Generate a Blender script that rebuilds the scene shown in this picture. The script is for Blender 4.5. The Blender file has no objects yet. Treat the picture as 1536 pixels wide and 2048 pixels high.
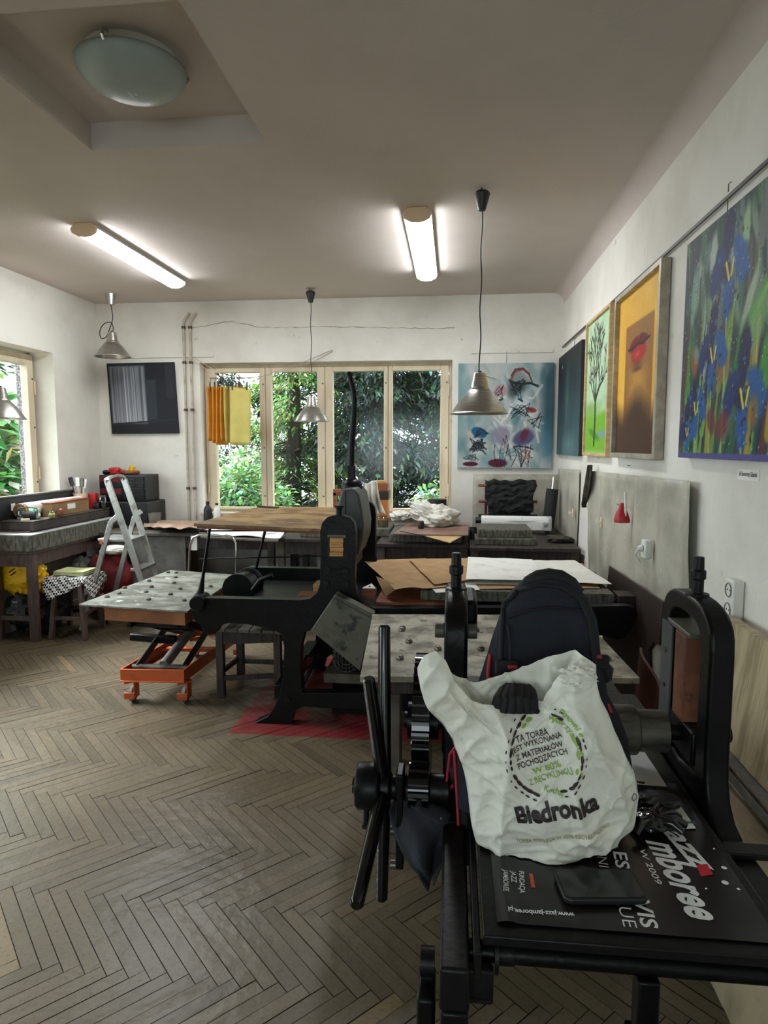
import bpy, bmesh, math, random
import numpy as np
from mathutils import Vector, Matrix, noise
from mathutils.bvhtree import BVHTree

SC = bpy.context.scene
COL = SC.collection
PI = math.pi
rnd = random.Random(7)

# ------------------------------------------------------------------ camera, world, lights
EYE = Vector((0.0, 0.0, 1.55))
FWD = Vector((-0.10523819, 0.98930282, -0.10101904))
cam = bpy.data.cameras.new('camera')
cam.sensor_fit = 'VERTICAL'
cam.sensor_height = 24.0
cam.lens = 1300.0 / 2048.0 * 24.0
cam.clip_start = 0.05
cam_o = bpy.data.objects.new('camera', cam)
cam_o.location = EYE
cam_o.rotation_euler = FWD.to_track_quat('-Z', 'Y').to_euler()
COL.objects.link(cam_o)
SC.camera = cam_o

SKY = 3.8            # overcast sky outside
TUBE = 24.0          # fluorescent diffusers
SC.view_settings.view_transform = 'Standard'
SC.view_settings.look = 'None'
SC.view_settings.exposure = 0.8
SC.view_settings.gamma = 1.0
SC.view_settings.use_curve_mapping = False
SC.cycles.max_bounces = 8
SC.cycles.diffuse_bounces = 5
SC.cycles.glossy_bounces = 4
SC.cycles.transparent_max_bounces = 8
SC.cycles.use_denoising = True
SC.cycles.sample_clamp_indirect = 6.0
SC.cycles.caustics_reflective = False
SC.cycles.caustics_refractive = False

world = bpy.data.worlds.new('overcast_sky')
SC.world = world
world.use_nodes = True
wn = world.node_tree
wn.nodes.clear()
bg = wn.nodes.new('ShaderNodeBackground')
bg.inputs['Color'].default_value = (0.90, 0.96, 1.0, 1)
bg.inputs['Strength'].default_value = SKY
wo = wn.nodes.new('ShaderNodeOutputWorld')
wn.links.new(bg.outputs[0], wo.inputs[0])


sun = bpy.data.lights.new('hazy_sun', 'SUN')
sun.energy = 13.0
sun.angle = math.radians(32)
sun.color = (.96, .94, 1.0)
sun_o = bpy.data.objects.new('hazy_sun', sun)
sun_o.rotation_euler = Vector((.72, -.10, -.68)).to_track_quat('-Z', 'Y').to_euler()
sun_o.location = (-8, 4, 8)
COL.objects.link(sun_o)

YFP = -2.78


def portal(name, loc, rot, sx, sy):
    l = bpy.data.lights.new(name, 'AREA')
    l.shape = 'RECTANGLE'
    l.size, l.size_y = sx, sy
    l.cycles.is_portal = True
    o = bpy.data.objects.new(name, l)
    o.location = loc
    o.rotation_euler = rot
    COL.objects.link(o)


portal('back_window_portal', (-1.3, 6.86, 1.62), (-PI / 2, 0, 0), 2.6, 1.6)
portal('left_window_portal', (-4.03, 4.0, 1.7), (0, -PI / 2, 0), 1.5, 3.5)
portal('added_front_window_portal', (-.95, YFP, 1.55), (PI / 2, 0, 0), 2.8, 1.4)  # guides rays through the added window behind the camera
portal('added_side_window_portal', (-4.03, 0.6, 1.7), (0, -PI / 2, 0), 1.5, 2.4)  # guides rays through the added window beside the camera


# ------------------------------------------------------------------ helpers
_D = Vector((139., 132., 1300.)).normalized()
_P = math.atan2(132, 1300)
_Z = Vector((0, math.cos(_P), -math.sin(_P)))
_X = Vector((0.99438963, -0.01068572, -0.10523819))


def at(px, py, Y=None, X=None, Z=None):
    """world point seen at a pixel, at a known depth Y, side X or height Z"""
    c = Vector((px - 768., 1024. - py, 1300.))
    w = Vector((_X.dot(c), _D.dot(c), _Z.dot(c)))
    if Z is not None:
        t = (Z - EYE.z) / w.z
    elif Y is not None:
        t = Y / w.y
    else:
        t = X / w.x
    return EYE + w * t


def lin(c):
    return tuple((v / 255. / 12.92) if v / 255. <= .04045 else ((v / 255. + .055) / 1.055) ** 2.4 for v in c[:3])


def mat(name, c1, rough=.55, metal=0., c2=None, scale=6., detail=5., lo=.38, hi=.62, bump=0., bscale=None,
        stretch=(1, 1, 1), spec=.5, c3=None, s3=30., lo3=.6, hi3=.7, trans=0., sub=0., coat=0.):
    m = bpy.data.materials.new(name)
    m.use_nodes = True
    nt = m.node_tree
    N, L = nt.nodes, nt.links
    b = N['Principled BSDF']
    b.inputs['Base Color'].default_value = (*lin(c1), 1)
    b.inputs['Roughness'].default_value = rough
    b.inputs['Metallic'].default_value = metal
    b.inputs['Specular IOR Level'].default_value = spec
    if coat:
        b.inputs['Coat Weight'].default_value = coat
        b.inputs['Coat Roughness'].default_value = .15
    tc = N.new('ShaderNodeTexCoord')
    mp = N.new('ShaderNodeMapping')
    mp.inputs['Scale'].default_value = stretch
    L.new(tc.outputs['Object'], mp.inputs[0])

    def ramp(sc, l, h, ca, cb):
        n = N.new('ShaderNodeTexNoise')
        n.inputs['Scale'].default_value = sc
        n.inputs['Detail'].default_value = detail
        n.inputs['Roughness'].default_value = .6
        L.new(mp.outputs[0], n.inputs['Vector'])
        mr = N.new('ShaderNodeMapRange')
        mr.inputs['From Min'].default_value = l
        mr.inputs['From Max'].default_value = h
        L.new(n.outputs['Fac'], mr.inputs['Value'])
        mx = N.new('ShaderNodeMix')
        mx.data_type = 'RGBA'
        L.new(mr.outputs[0], mx.inputs['Factor'])
        if isinstance(ca, tuple):
            mx.inputs['A'].default_value = (*lin(ca), 1)
        else:
            L.new(ca, mx.inputs['A'])
        mx.inputs['B'].default_value = (*lin(cb), 1)
        return mx.outputs['Result'], n
    out = None
    if c2:
        out, _ = ramp(scale, lo, hi, tuple(c1), c2)
    if c3:
        out, _ = ramp(s3, lo3, hi3, out if out is not None else tuple(c1), c3)
    if out is not None:
        L.new(out, b.inputs['Base Color'])
    if bump:
        n = N.new('ShaderNodeTexNoise')
        n.inputs['Scale'].default_value = bscale or scale * 4
        n.inputs['Detail'].default_value = 5
        L.new(mp.outputs[0], n.inputs['Vector'])
        bp = N.new('ShaderNodeBump')
        bp.inputs['Strength'].default_value = min(1, bump)
        bp.inputs['Distance'].default_value = .01
        L.new(n.outputs['Fac'], bp.inputs['Height'])
        L.new(bp.outputs[0], b.inputs['Normal'])
    if trans:
        b.inputs['Transmission Weight'].default_value = trans
    if sub:   # thin translucent sheet
        tr = N.new('ShaderNodeBsdfTranslucent')
        if out is not None:
            L.new(out, tr.inputs['Color'])
        else:
            tr.inputs['Color'].default_value = (*lin(c1), 1)
        ms = N.new('ShaderNodeMixShader')
        ms.inputs[0].default_value = sub
        L.new(b.outputs[0], ms.inputs[1])
        L.new(tr.outputs[0], ms.inputs[2])
        L.new(ms.outputs[0], N['Material Output'].inputs['Surface'])
    return m


def vmat(name, rough=.6, bump=0., bscale=80., spec=.4, trans=0., mul=None):
    """colour read from the mesh's own colour attribute"""
    m = mat(name, (128, 128, 128), rough, bump=bump, bscale=bscale, spec=spec)
    nt = m.node_tree
    a = nt.nodes.new('ShaderNodeAttribute')
    a.attribute_name = 'Col'
    b = nt.nodes['Principled BSDF']
    nt.links.new(a.outputs['Color'], b.inputs['Base Color'])
    if trans:
        tr = nt.nodes.new('ShaderNodeBsdfTranslucent')
        nt.links.new(a.outputs['Color'], tr.inputs['Color'])
        ms = nt.nodes.new('ShaderNodeMixShader')
        ms.inputs[0].default_value = trans
        nt.links.new(b.outputs[0], ms.inputs[1])
        nt.links.new(tr.outputs[0], ms.inputs[2])
        nt.links.new(ms.outputs[0], nt.nodes['Material Output'].inputs['Surface'])
    return m


def emit(name, c, s):
    m = bpy.data.materials.new(name)
    m.use_nodes = True
    nt = m.node_tree
    b = nt.nodes['Principled BSDF']
    b.inputs['Base Color'].default_value = (*lin(c), 1)
    b.inputs['Emission Color'].default_value = (*lin(c), 1)
    b.inputs['Emission Strength'].default_value = s
    return m


def glassmat(name, tint=(245, 250, 250), gl=.06, rough=.02):
    m = bpy.data.materials.new(name)
    m.use_nodes = True
    nt = m.node_tree
    nt.nodes.clear()
    o = nt.nodes.new('ShaderNodeOutputMaterial')
    t = nt.nodes.new('ShaderNodeBsdfTransparent')
    t.inputs[0].default_value = (*lin(tint), 1)
    g = nt.nodes.new('ShaderNodeBsdfGlossy')
    g.inputs['Roughness'].default_value = rough
    mx = nt.nodes.new('ShaderNodeMixShader')
    mx.inputs[0].default_value = gl
    nt.links.new(t.outputs[0], mx.inputs[1])
    nt.links.new(g.outputs[0], mx.inputs[2])
    nt.links.new(mx.outputs[0], o.inputs[0])
    return m


class MB:
    def __init__(s):
        s.v, s.f, s.c, s.m = [], [], [], []
        s.cur = 0

    def add(s, vs, fs):
        k = len(s.v)
        s.v += [Vector(p) for p in vs]
        s.f += [tuple(i + k for i in f) for f in fs]
        s.m += [s.cur] * len(fs)
        return s

    def box(s, c, d, rz=0., R=None):
        h = [Vector((x * d[0] / 2, y * d[1] / 2, z * d[2] / 2)) for z in (-1, 1) for y in (-1, 1) for x in (-1, 1)]
        M = R if R is not None else Matrix.Rotation(rz, 3, 'Z')
        return s.add([Vector(c) + M @ p for p in h],
                     [(0, 2, 3, 1), (4, 5, 7, 6), (0, 1, 5, 4), (2, 6, 7, 3), (0, 4, 6, 2), (1, 3, 7, 5)])

    def bb(s, x0, x1, y0, y1, z0, z1):
        return s.box(((x0 + x1) / 2, (y0 + y1) / 2, (z0 + z1) / 2), (abs(x1 - x0), abs(y1 - y0), abs(z1 - z0)))

    def bar(s, p0, p1, w, h, up=(0, 0, 1)):
        p0, p1 = Vector(p0), Vector(p1)
        d = (p1 - p0).normalized()
        u = Vector(up)
        if abs(u.dot(d)) > .97:
            u = Vector((0, 1, 0))
        sx = d.cross(u).normalized()
        u = sx.cross(d)
        vs = [p + sx * a * w / 2 + u * b * h / 2 for p in (p0, p1) for a, b in ((-1, -1), (1, -1), (1, 1), (-1, 1))]
        return s.add(vs, [(3, 2, 1, 0), (4, 5, 6, 7), (0, 1, 5, 4), (1, 2, 6, 5), (2, 3, 7, 6), (3, 0, 4, 7)])

    def tube(s, pts, r, n=10, cap=True):
        pts = [Vector(p) for p in pts]
        rs = r if isinstance(r, (list, tuple)) else [r] * len(pts)
        k0 = len(s.v)
        vs, u = [], None
        for i, p in enumerate(pts):
            d = (pts[min(i + 1, len(pts) - 1)] - pts[max(i - 1, 0)])
            d = d.normalized() if d.length > 1e-9 else Vector((0, 0, 1))
            if u is None:
                u = d.orthogonal().normalized()
            else:
                u = (u - d * u.dot(d))
                u = u.normalized() if u.length > 1e-6 else d.orthogonal().normalized()
            w = d.cross(u)
            for j in range(n):
                a = 2 * PI * j / n
                vs.append(p + (u * math.cos(a) + w * math.sin(a)) * rs[i])
        fs = []
        for i in range(len(pts) - 1):
            for j in range(n):
                a, b = i * n + j, i * n + (j + 1) % n
                fs.append((a, b, b + n, a + n))
        if cap:
            fs.append(tuple(range(n - 1, -1, -1)))
            fs.append(tuple((len(pts) - 1) * n + j for j in range(n)))
        return s.add(vs, fs)

    def cyl(s, p0, p1, r0, r1=None, n=20):
        return s.tube([p0, p1], [r0, r0 if r1 is None else r1], n)

    def lathe(s, c, prof, n=32, ax=(0, 0, 1), cap0=False, cap1=False):
        c = Vector(c)
        q = Vector(ax).normalized().to_track_quat('Z', 'Y')
        vs = []
        for r, z in prof:
            for j in range(n):
                a = 2 * PI * j / n
                vs.append(c + q @ Vector((r * math.cos(a), r * math.sin(a), z)))
        fs = []
        for i in range(len(prof) - 1):
            for j in range(n):
                a, b = i * n + j, i * n + (j + 1) % n
                fs.append((a, b, b + n, a + n))
        if cap0:
            fs.append(tuple(range(n - 1, -1, -1)))
        if cap1:
            fs.append(tuple((len(prof) - 1) * n + j for j in range(n)))
        return s.add(vs, fs)

    def prism(s, poly, vec):
        vec = Vector(vec)
        n = len(poly)
        vs = [Vector(p) for p in poly] + [Vector(p) + vec for p in poly]
        fs = [tuple(range(n - 1, -1, -1)), tuple(range(n, 2 * n))]
        fs += [(i, (i + 1) % n, n + (i + 1) % n, n + i) for i in range(n)]
        return s.add(vs, fs)

    def ring(s, outer, inner, vec):
        """extruded closed ring; outer and inner have the same number of points"""
        vec = Vector(vec)
        n = len(outer)
        vs = [Vector(p) for p in outer] + [Vector(p) for p in inner]
        vs += [p + vec for p in vs]
        fs = []
        for i in range(n):
            j = (i + 1) % n
            fs += [(i, j, n + j, n + i), (2 * n + j, 2 * n + i, 3 * n + i, 3 * n + j),
                   (j, i, 2 * n + i, 2 * n + j), (n + i, n + j, 3 * n + j, 3 * n + i)]
        return s.add(vs, fs)

    def grid(s, fn, nu, nv):
        vs = [fn(i / nu, j / nv) for j in range(nv + 1) for i in range(nu + 1)]
        w = nu + 1
        fs = [(j * w + i, j * w + i + 1, (j + 1) * w + i + 1, (j + 1) * w + i) for j in range(nv) for i in range(nu)]
        return s.add(vs, fs)

    def slab(s, fn, nu, nv, t):
        """closed thin body: fn(u,v) top surface, t thickness downwards (z) """
        w = nu + 1
        top = [Vector(fn(i / nu, j / nv)) for j in range(nv + 1) for i in range(nu + 1)]
        tv = Vector((0, 0, -t)) if not isinstance(t, Vector) else t
        bot = [p + tv for p in top]
        k = len(top)
        fs = []
        for j in range(nv):
            for i in range(nu):
                a = j * w + i
                fs.append((a, a + 1, a + w + 1, a + w))
                fs.append((k + a + w, k + a + w + 1, k + a + 1, k + a))
        rim = [i for i in range(w)] + [j * w + nu for j in range(1, nv + 1)] + [nv * w + i for i in range(nu - 1, -1, -1)] + [j * w for j in range(nv - 1, 0, -1)]
        for a, b in zip(rim, rim[1:] + rim[:1]):
            fs.append((b, a, k + a, k + b))
        return s.add(top + bot, fs)

    def xf(s, M):
        s.v = [M @ p for p in s.v]
        return s


def obj(name, mb, m, parent=None, smooth=True, ang=40, bevel=0., seg=2, solid=0., subsurf=0, cols=None):
    me = bpy.data.meshes.new(name)
    off = Vector(parent['_o']) if parent is not None else Vector((0, 0, 0))
    me.from_pydata([tuple(p - off) for p in mb.v], [], mb.f)
    ms = m if isinstance(m, (list, tuple)) else [m]
    for q in ms:
        me.materials.append(q)
    if len(ms) > 1:
        me.polygons.foreach_set('material_index', mb.m)
    if cols is not None:
        a = me.color_attributes.new('Col', 'FLOAT_COLOR', 'POINT')
        a.data.foreach_set('color', np.asarray(cols, dtype=np.float32).ravel())
    me.validate()
    me.update()
    if smooth:
        me.shade_smooth()
        me.set_sharp_from_angle(angle=math.radians(ang))
    o = bpy.data.objects.new(name, me)
    COL.objects.link(o)
    if parent is not None:
        o.parent = parent
        o['_o'] = tuple(off)
    else:
        o['_o'] = (0., 0., 0.)
    if bevel:
        md = o.modifiers.new('bevel', 'BEVEL')
        md.width = bevel
        md.segments = seg
        md.limit_method = 'ANGLE'
        md.angle_limit = math.radians(50)
    if solid:
        md = o.modifiers.new('thickness', 'SOLIDIFY')
        md.thickness = solid
        md.offset = 0
    if subsurf:
        md = o.modifiers.new('round', 'SUBSURF')
        md.levels = md.render_levels = subsurf
    return o


def thing(name, label, cat, loc, group=None):
    o = bpy.data.objects.new(name, None)
    o.empty_display_size = .1
    o.location = loc
    COL.objects.link(o)
    o['_o'] = tuple(loc)
    o['label'] = label
    o['category'] = cat
    if group:
        o['group'] = group
    return o


def tag(o, label, cat, group=None, kind=None):
    o['label'] = label
    o['category'] = cat
    if group:
        o['group'] = group
    if kind:
        o['kind'] = kind
    return o


def one(name, label, cat, mb, m, group=None, **k):
    """a thing that is a single mesh, with its origin at its base"""
    base = Vector((sum(p.x for p in mb.v) / len(mb.v), sum(p.y for p in mb.v) / len(mb.v), min(p.z for p in mb.v)))
    mb.v = [p - base for p in mb.v]
    o = obj(name, mb, m, **k)
    o.location = base
    o['_o'] = tuple(base)
    return tag(o, label, cat, group)


def struct(name, mb, m, parent=None, **k):
    o = obj(name, mb, m, parent, **k)
    if parent is None:
        o['kind'] = 'structure'
    return o


def dup(root, loc, rotz=None, label=None, name=None):
    r = root.copy()
    COL.objects.link(r)
    r.location = loc
    if rotz is not None:
        r.rotation_euler = (0, 0, rotz)
    if label:
        r['label'] = label
    for ch in list(root.children):
        c = ch.copy()
        COL.objects.link(c)
        c.parent = r
        for g in ch.children:
            d = g.copy()
            COL.objects.link(d)
            d.parent = c
    return r


_fc = {}


def glyphs(s, bold=0.):
    key = (s, bold)
    if key not in _fc:
        cu = bpy.data.curves.new('txt', 'FONT')
        cu.body = s
        cu.size = 1.
        cu.offset = bold
        cu.resolution_u = 3
        o = bpy.data.objects.new('txt', cu)
        COL.objects.link(o)
        dg = bpy.context.evaluated_depsgraph_get()
        me = o.evaluated_get(dg).to_mesh()
        v = [tuple(p.co) for p in me.vertices]
        f = [tuple(p.vertices) for p in me.polygons]
        o.evaluated_get(dg).to_mesh_clear()
        bpy.data.objects.remove(o)
        bpy.data.curves.remove(cu)
        _fc[key] = (v, f)
    return _fc[key]


def text_into(mb, s, org, d, up, h, bold=0., shear=0., width=None, dice=0., conform=None):
    """flat letters added to a mesh: org start of baseline, d reading direction, up letter-up, h cap height"""
    v, f = glyphs(s, bold)
    if not v:
        return mb
    sc = h / .7
    d, up = Vector(d).normalized(), Vector(up).normalized()
    x0, x1 = min(p[0] for p in v), max(p[0] for p in v)
    sx = width / (x1 - x0) if width else sc
    if dice:
        bm = bmesh.new()
        vv = [bm.verts.new(((p[0] - x0) * sx + shear * p[1] * sc, p[1] * sc, 0)) for p in v]
        for q in f:
            try:
                bm.faces.new([vv[i] for i in q])
            except ValueError:
                pass
        for ax in (0, 1):
            lo = min(p.co[ax] for p in bm.verts)
            hi = max(p.co[ax] for p in bm.verts)
            k = lo + dice
            while k < hi:
                co = [0, 0, 0]
                no = [0, 0, 0]
                co[ax], no[ax] = k, 1
                bmesh.ops.bisect_plane(bm, geom=bm.verts[:] + bm.edges[:] + bm.faces[:], plane_co=co, plane_no=no)
                k += dice
        bm.verts.index_update()
        P = [(p.co.x, p.co.y) for p in bm.verts]
        F = [tuple(q.index for q in fc.verts) for fc in bm.faces]
        bm.free()
    else:
        P = [((p[0] - x0) * sx + shear * p[1] * sc, p[1] * sc) for p in v]
        F = f
    pts = [Vector(org) + d * a + up * b for a, b in P]
    if conform:
        pts = [conform(p) for p in pts]
    return mb.add(pts, F)


class Canvas:
    """a small raster painted with brush strokes and laid on a canvas as vertex colours (row 0 = top)"""

    def __init__(s, w, h, c):
        s.w, s.h = w, h
        s.a = np.empty((h, w, 3))
        s.a[:] = np.array(c) / 255.
        s.Y, s.X = np.mgrid[0:h, 0:w]
        s.X = s.X / (w - 1)
        s.Y = s.Y / (h - 1)
        s.r = np.random.RandomState(3)
        s.asp = h / w

    def mix(s, m, c):
        m = np.clip(m, 0, 1)[..., None]
        s.a = s.a * (1 - m) + np.array(c) / 255. * m

    def grad(s, c0, c1, vert=True):
        t = s.Y if vert else s.X
        s.a = np.array(c0) / 255. * (1 - t[..., None]) + np.array(c1) / 255. * t[..., None]

    def rect(s, x0, y0, x1, y1, c, soft=.004, al=1.):
        m = np.clip((s.X - x0) / soft + .5, 0, 1) * np.clip((x1 - s.X) / soft + .5, 0, 1) * np.clip((s.Y - y0) / soft + .5, 0, 1) * np.clip((y1 - s.Y) / soft + .5, 0, 1)
        s.mix(m * al, c)

    def ell(s, cx, cy, rx, ry, c, soft=.15, al=1., rot=0., wob=0.):
        dx, dy = s.X - cx, (s.Y - cy) * s.asp
        a = math.cos(rot) * dx + math.sin(rot) * dy
        b = -math.sin(rot) * dx + math.cos(rot) * dy
        q = np.sqrt((a / rx) ** 2 + (b / ry) ** 2)
        if wob:
            an = np.arctan2(b, a)
            q = q * (1 + wob * np.sin(an * 5 + cx * 40) + wob * .6 * np.sin(an * 9 + cy * 30))
        s.mix(np.clip((1 - q) / soft, 0, 1) * al, c)

    def line(s, pts, w, c, al=1., taper=False):
        for (x0, y0), (x1, y1) in zip(pts[:-1], pts[1:]):
            dx, dy = x1 - x0, (y1 - y0) * s.asp
            L2 = dx * dx + dy * dy + 1e-12
            px, py = s.X - x0, (s.Y - y0) * s.asp
            t = np.clip((px * dx + py * dy) / L2, 0, 1)
            d = np.sqrt((px - t * dx) ** 2 + (py - t * dy) ** 2)
            ww = w * (1 - t * .7) if taper else w
            s.mix(np.clip((ww - d) / (.4 * w) + .5, 0, 1) * al, c)

    def streaks(s, amt, sx=1, sy=40):
        n = s.r.rand(s.h // sy + 2, s.w // sx + 2)
        yi = np.clip((s.Y * (s.h - 1) / sy), 0, n.shape[0] - 2)
        xi = np.clip((s.X * (s.w - 1) / sx), 0, n.shape[1] - 2)
        y0, x0 = yi.astype(int), xi.astype(int)
        fy, fx = yi - y0, xi - x0
        v = (n[y0, x0] * (1 - fx) + n[y0, x0 + 1] * fx) * (1 - fy) + (n[y0 + 1, x0] * (1 - fx) + n[y0 + 1, x0 + 1] * fx) * fy
        s.a = np.clip(s.a * (1 + amt * (v[..., None] - .5) * 2), 0, 1)
        return v

    def cols(s):
        a = np.clip(s.a, 0, 1)
        l = np.where(a <= .04045, a / 12.92, ((a + .055) / 1.055) ** 2.4)
        return l


def canvas_mesh(cv, tl, du, dv):
    """front sheet: tl top-left corner, du full width vector, dv full downward vector"""
    mb = MB()
    tl, du, dv = Vector(tl), Vector(du), Vector(dv)
    mb.grid(lambda u, v: tl + du * u + dv * v, cv.w - 1, cv.h - 1)
    mb.f = [tuple(reversed(f)) for f in mb.f]
    c = np.ones((cv.h * cv.w, 4), dtype=np.float32)
    c[:, :3] = cv.cols().reshape(-1, 3)
    return mb, c


def wob(p, s, a, seed=0.):
    return noise.noise(Vector(p) * s + Vector((seed, seed * 1.7, -seed))) * a


def crumple(p, s, a, seed=0.):
    q = Vector(p) * s + Vector((seed, -seed, seed * .5))
    return (abs(noise.noise(q)) * 1.3 + abs(noise.noise(q * 2.3)) * .55 - .35) * a


def ridge(p, sx, sz, a, ang, seed):
    c, s_ = math.cos(ang), math.sin(ang)
    x, z = p.x * c + p.z * s_, -p.x * s_ + p.z * c
    q = noise.noise(Vector((x * sx + seed, p.y * sx * .3, z * sz - seed)))
    return (max(0, 1 - abs(q) * 3.2) ** 2 - .25) * a


def bundle(c, r, seed, mb=None, amp=.25, nu=36, nv=24, flat=.0):
    """crumpled soft heap: squashed ball with folds"""
    mb = mb or MB()
    c = Vector(c)

    def fn(u, v):
        a, b = u * 2 * PI, (v - .5) * PI
        d = Vector((math.cos(a) * math.cos(b), math.sin(a) * math.cos(b), math.sin(b)))
        k = 1 + crumple(d, 1.6, amp, seed) + crumple(d, 4, amp * .4, seed + 3)
        p = Vector((d.x * r[0] * k, d.y * r[1] * k, d.z * r[2] * k))
        p.z = max(p.z, -r[2] * (1 - flat))
        return c + p
    mb.grid(fn, nu, nv)
    return mb

# ------------------------------------------------------------------ materials
M = {}
M['wall'] = mat('plaster_wall', (227, 224, 216), .9, c2=(206, 201, 191), scale=1.3, lo=.42, hi=.72, bump=.25, bscale=60, c3=(150, 146, 136), s3=9, lo3=.68, hi3=.80)
M['ceil'] = mat('ceiling_paint', (202, 191, 185), .95, c2=(190, 180, 173), scale=.8, lo=.4, hi=.7, bump=.12, bscale=50)
M['pebble'] = mat('pebbledash', (150, 148, 150), .95, c2=(96, 94, 98), scale=60, lo=.45, hi=.55, bump=1, bscale=70)
M['cream'] = mat('cream_window_paint', (208, 194, 168), .5, c2=(186, 170, 142), scale=7, stretch=(1, 1, .25), lo=.45, hi=.7, c3=(120, 100, 74), s3=26, lo3=.68, hi3=.76)
M['glass'] = glassmat('window_glass', gl=.02, rough=.12)
M['iron'] = mat('black_cast_iron', (9, 9, 10), .36, c2=(15, 15, 15), scale=12, bump=.15, bscale=55, spec=.18)
M['iron2'] = mat('worn_black_iron', (15, 15, 15), .42, c2=(36, 34, 31), scale=9, lo=.55, hi=.8, bump=.15, bscale=70, spec=.22)
M['steel'] = mat('worn_steel', (120, 116, 108), .4, .8, c2=(70, 66, 60), scale=9, bump=.1)
M['dsteel'] = mat('dull_roller_steel', (98, 95, 84), .5, .3, c2=(58, 56, 48), scale=8, stretch=(1, 4, 4), lo=.4, hi=.65)
M['alu'] = mat('brushed_aluminium', (188, 186, 180), .30, .92, c2=(164, 162, 156), scale=30, stretch=(.3, .3, 8))
M['ladder'] = mat('scuffed_aluminium', (176, 176, 172), .38, .85, c2=(120, 118, 112), scale=16, lo=.5, hi=.75)
M['chrome'] = mat('chrome_tube', (200, 200, 198), .16, 1.)
M['plate'] = mat('stained_steel_sheet', (170, 166, 148), .6, .05, c2=(104, 99, 82), scale=7, lo=.40, hi=.60, c3=(66, 56, 42), s3=15, lo3=.57, hi3=.68, bump=.2, bscale=30)
M['plate2'] = mat('zinc_sheet', (134, 136, 124), .5, .15, c2=(90, 91, 80), scale=6, stretch=(1, 1.6, 1), lo=.42, hi=.58, c3=(206, 206, 198), s3=13, lo3=.62, hi3=.68, bump=.15)
M['orange'] = mat('orange_lift_paint', (186, 84, 34), .5, c2=(146, 62, 28), scale=12, lo=.5, hi=.8, c3=(70, 40, 26), s3=24, lo3=.68, hi3=.74)
M['brownbox'] = mat('brown_painted_board', (146, 92, 54), .6, c2=(120, 72, 40), scale=6)
M['oak'] = mat('light_pine', (196, 150, 92), .6, c2=(164, 116, 62), scale=6, stretch=(1, 1, 12))
M['packing'] = mat('pine_packing', (206, 158, 96), .65, c2=(160, 110, 56), scale=5, stretch=(1, 1, 30), lo=.4, hi=.6)
M['redwood'] = mat('red_brown_wood', (142, 80, 48), .6, c2=(104, 52, 30), scale=8, stretch=(1, 1, 6))
M['tympan'] = mat('varnished_plywood', (164, 130, 80), .5, c2=(102, 74, 38), scale=5, stretch=(1, 1.8, 1), lo=.42, hi=.58, c3=(74, 56, 34), s3=12, lo3=.6, hi3=.72)
M['dwood'] = mat('dark_bench_wood', (62, 53, 46), .6, c2=(36, 30, 27), scale=5, stretch=(6, 1, 1), bump=.25)
M['gwood'] = mat('grey_weathered_wood', (96, 88, 76), .7, c2=(60, 54, 46), scale=6, stretch=(1, 7, 1), lo=.4, hi=.6)
M['pwood'] = mat('purple_brown_wood', (92, 74, 70), .55, c2=(64, 50, 46), scale=6, stretch=(5, 5, 1))
M['stone'] = mat('litho_stone', (106, 104, 92), .75, c2=(60, 60, 54), scale=14, stretch=(4, 4, 1), lo=.42, hi=.6, bump=.5, bscale=60)
M['stonetop'] = mat('ground_stone_top', (216, 218, 216), .6, c2=(186, 188, 184), scale=6)
M['slab'] = mat('veined_stone_slab', (188, 172, 140), .5, c2=(150, 134, 104), scale=4, stretch=(1, 9, .9), lo=.4, hi=.6, c3=(120, 106, 84), s3=10, lo3=.62, hi3=.74, bump=.1)
M['slab2'] = mat('pale_stone_blank', (166, 150, 122), .65, c2=(128, 114, 90), scale=5, lo=.45, hi=.65, bump=.4, bscale=12)
M['kraft'] = mat('kraft_paper', (188, 152, 108), .8, c2=(172, 136, 94), scale=10, bump=.08, sub=.1)
M['kraft2'] = mat('crumpled_brown_paper', (176, 148, 128), .85, c2=(140, 112, 92), scale=7, bump=.4, bscale=20)
M['paper'] = mat('white_proof_paper', (232, 232, 226), .8, c2=(222, 220, 212), scale=5)
M['inkpaper'] = mat('ink_smudged_paper', (230, 230, 228), .8, c2=(120, 120, 120), scale=6, lo=.56, hi=.74)
M['marked'] = mat('proof_paper_with_marks', (234, 234, 230), .8, c2=(206, 204, 198), scale=7, lo=.5, hi=.75, c3=(120, 116, 110), s3=19, lo3=.66, hi3=.72)
M['black'] = mat('black_plastic', (20, 20, 22), .45)
M['gloss'] = mat('glossy_black', (10, 10, 11), .14, spec=.6)
M['rubber'] = mat('black_rubber', (30, 30, 30), .8, bump=.2, bscale=50)
M['white'] = mat('white_plastic', (226, 226, 220), .45)
M['sheet'] = mat('grey_polythene', (184, 180, 166), .45, c2=(150, 146, 132), scale=3.5, lo=.42, hi=.62, c3=(206, 204, 194), s3=14, lo3=.62, hi3=.74, bump=.15, bscale=9, spec=.5)
M['rag'] = mat('white_rag', (224, 222, 214), .9, c2=(206, 202, 192), scale=9, bump=.5, bscale=22)
M['darkrag'] = mat('olive_dark_rag', (72, 66, 52), .9, c2=(44, 40, 34), scale=14, bump=.3)
M['greyrag'] = mat('dark_grey_cloth', (44, 46, 54), .85, c2=(30, 31, 37), scale=12, c3=(150, 150, 150), s3=70, lo3=.70, hi3=.73, bump=.3)
M['yellow1'] = mat('orange_yellow_cloth', (232, 170, 62), .85, c2=(214, 146, 46), scale=5, bump=.1, sub=.35)
M['yellow2'] = mat('pale_yellow_cloth', (218, 206, 122), .85, c2=(206, 192, 106), scale=5, bump=.1, sub=.3)
M['red'] = mat('red_plastic', (176, 30, 34), .4)
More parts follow.
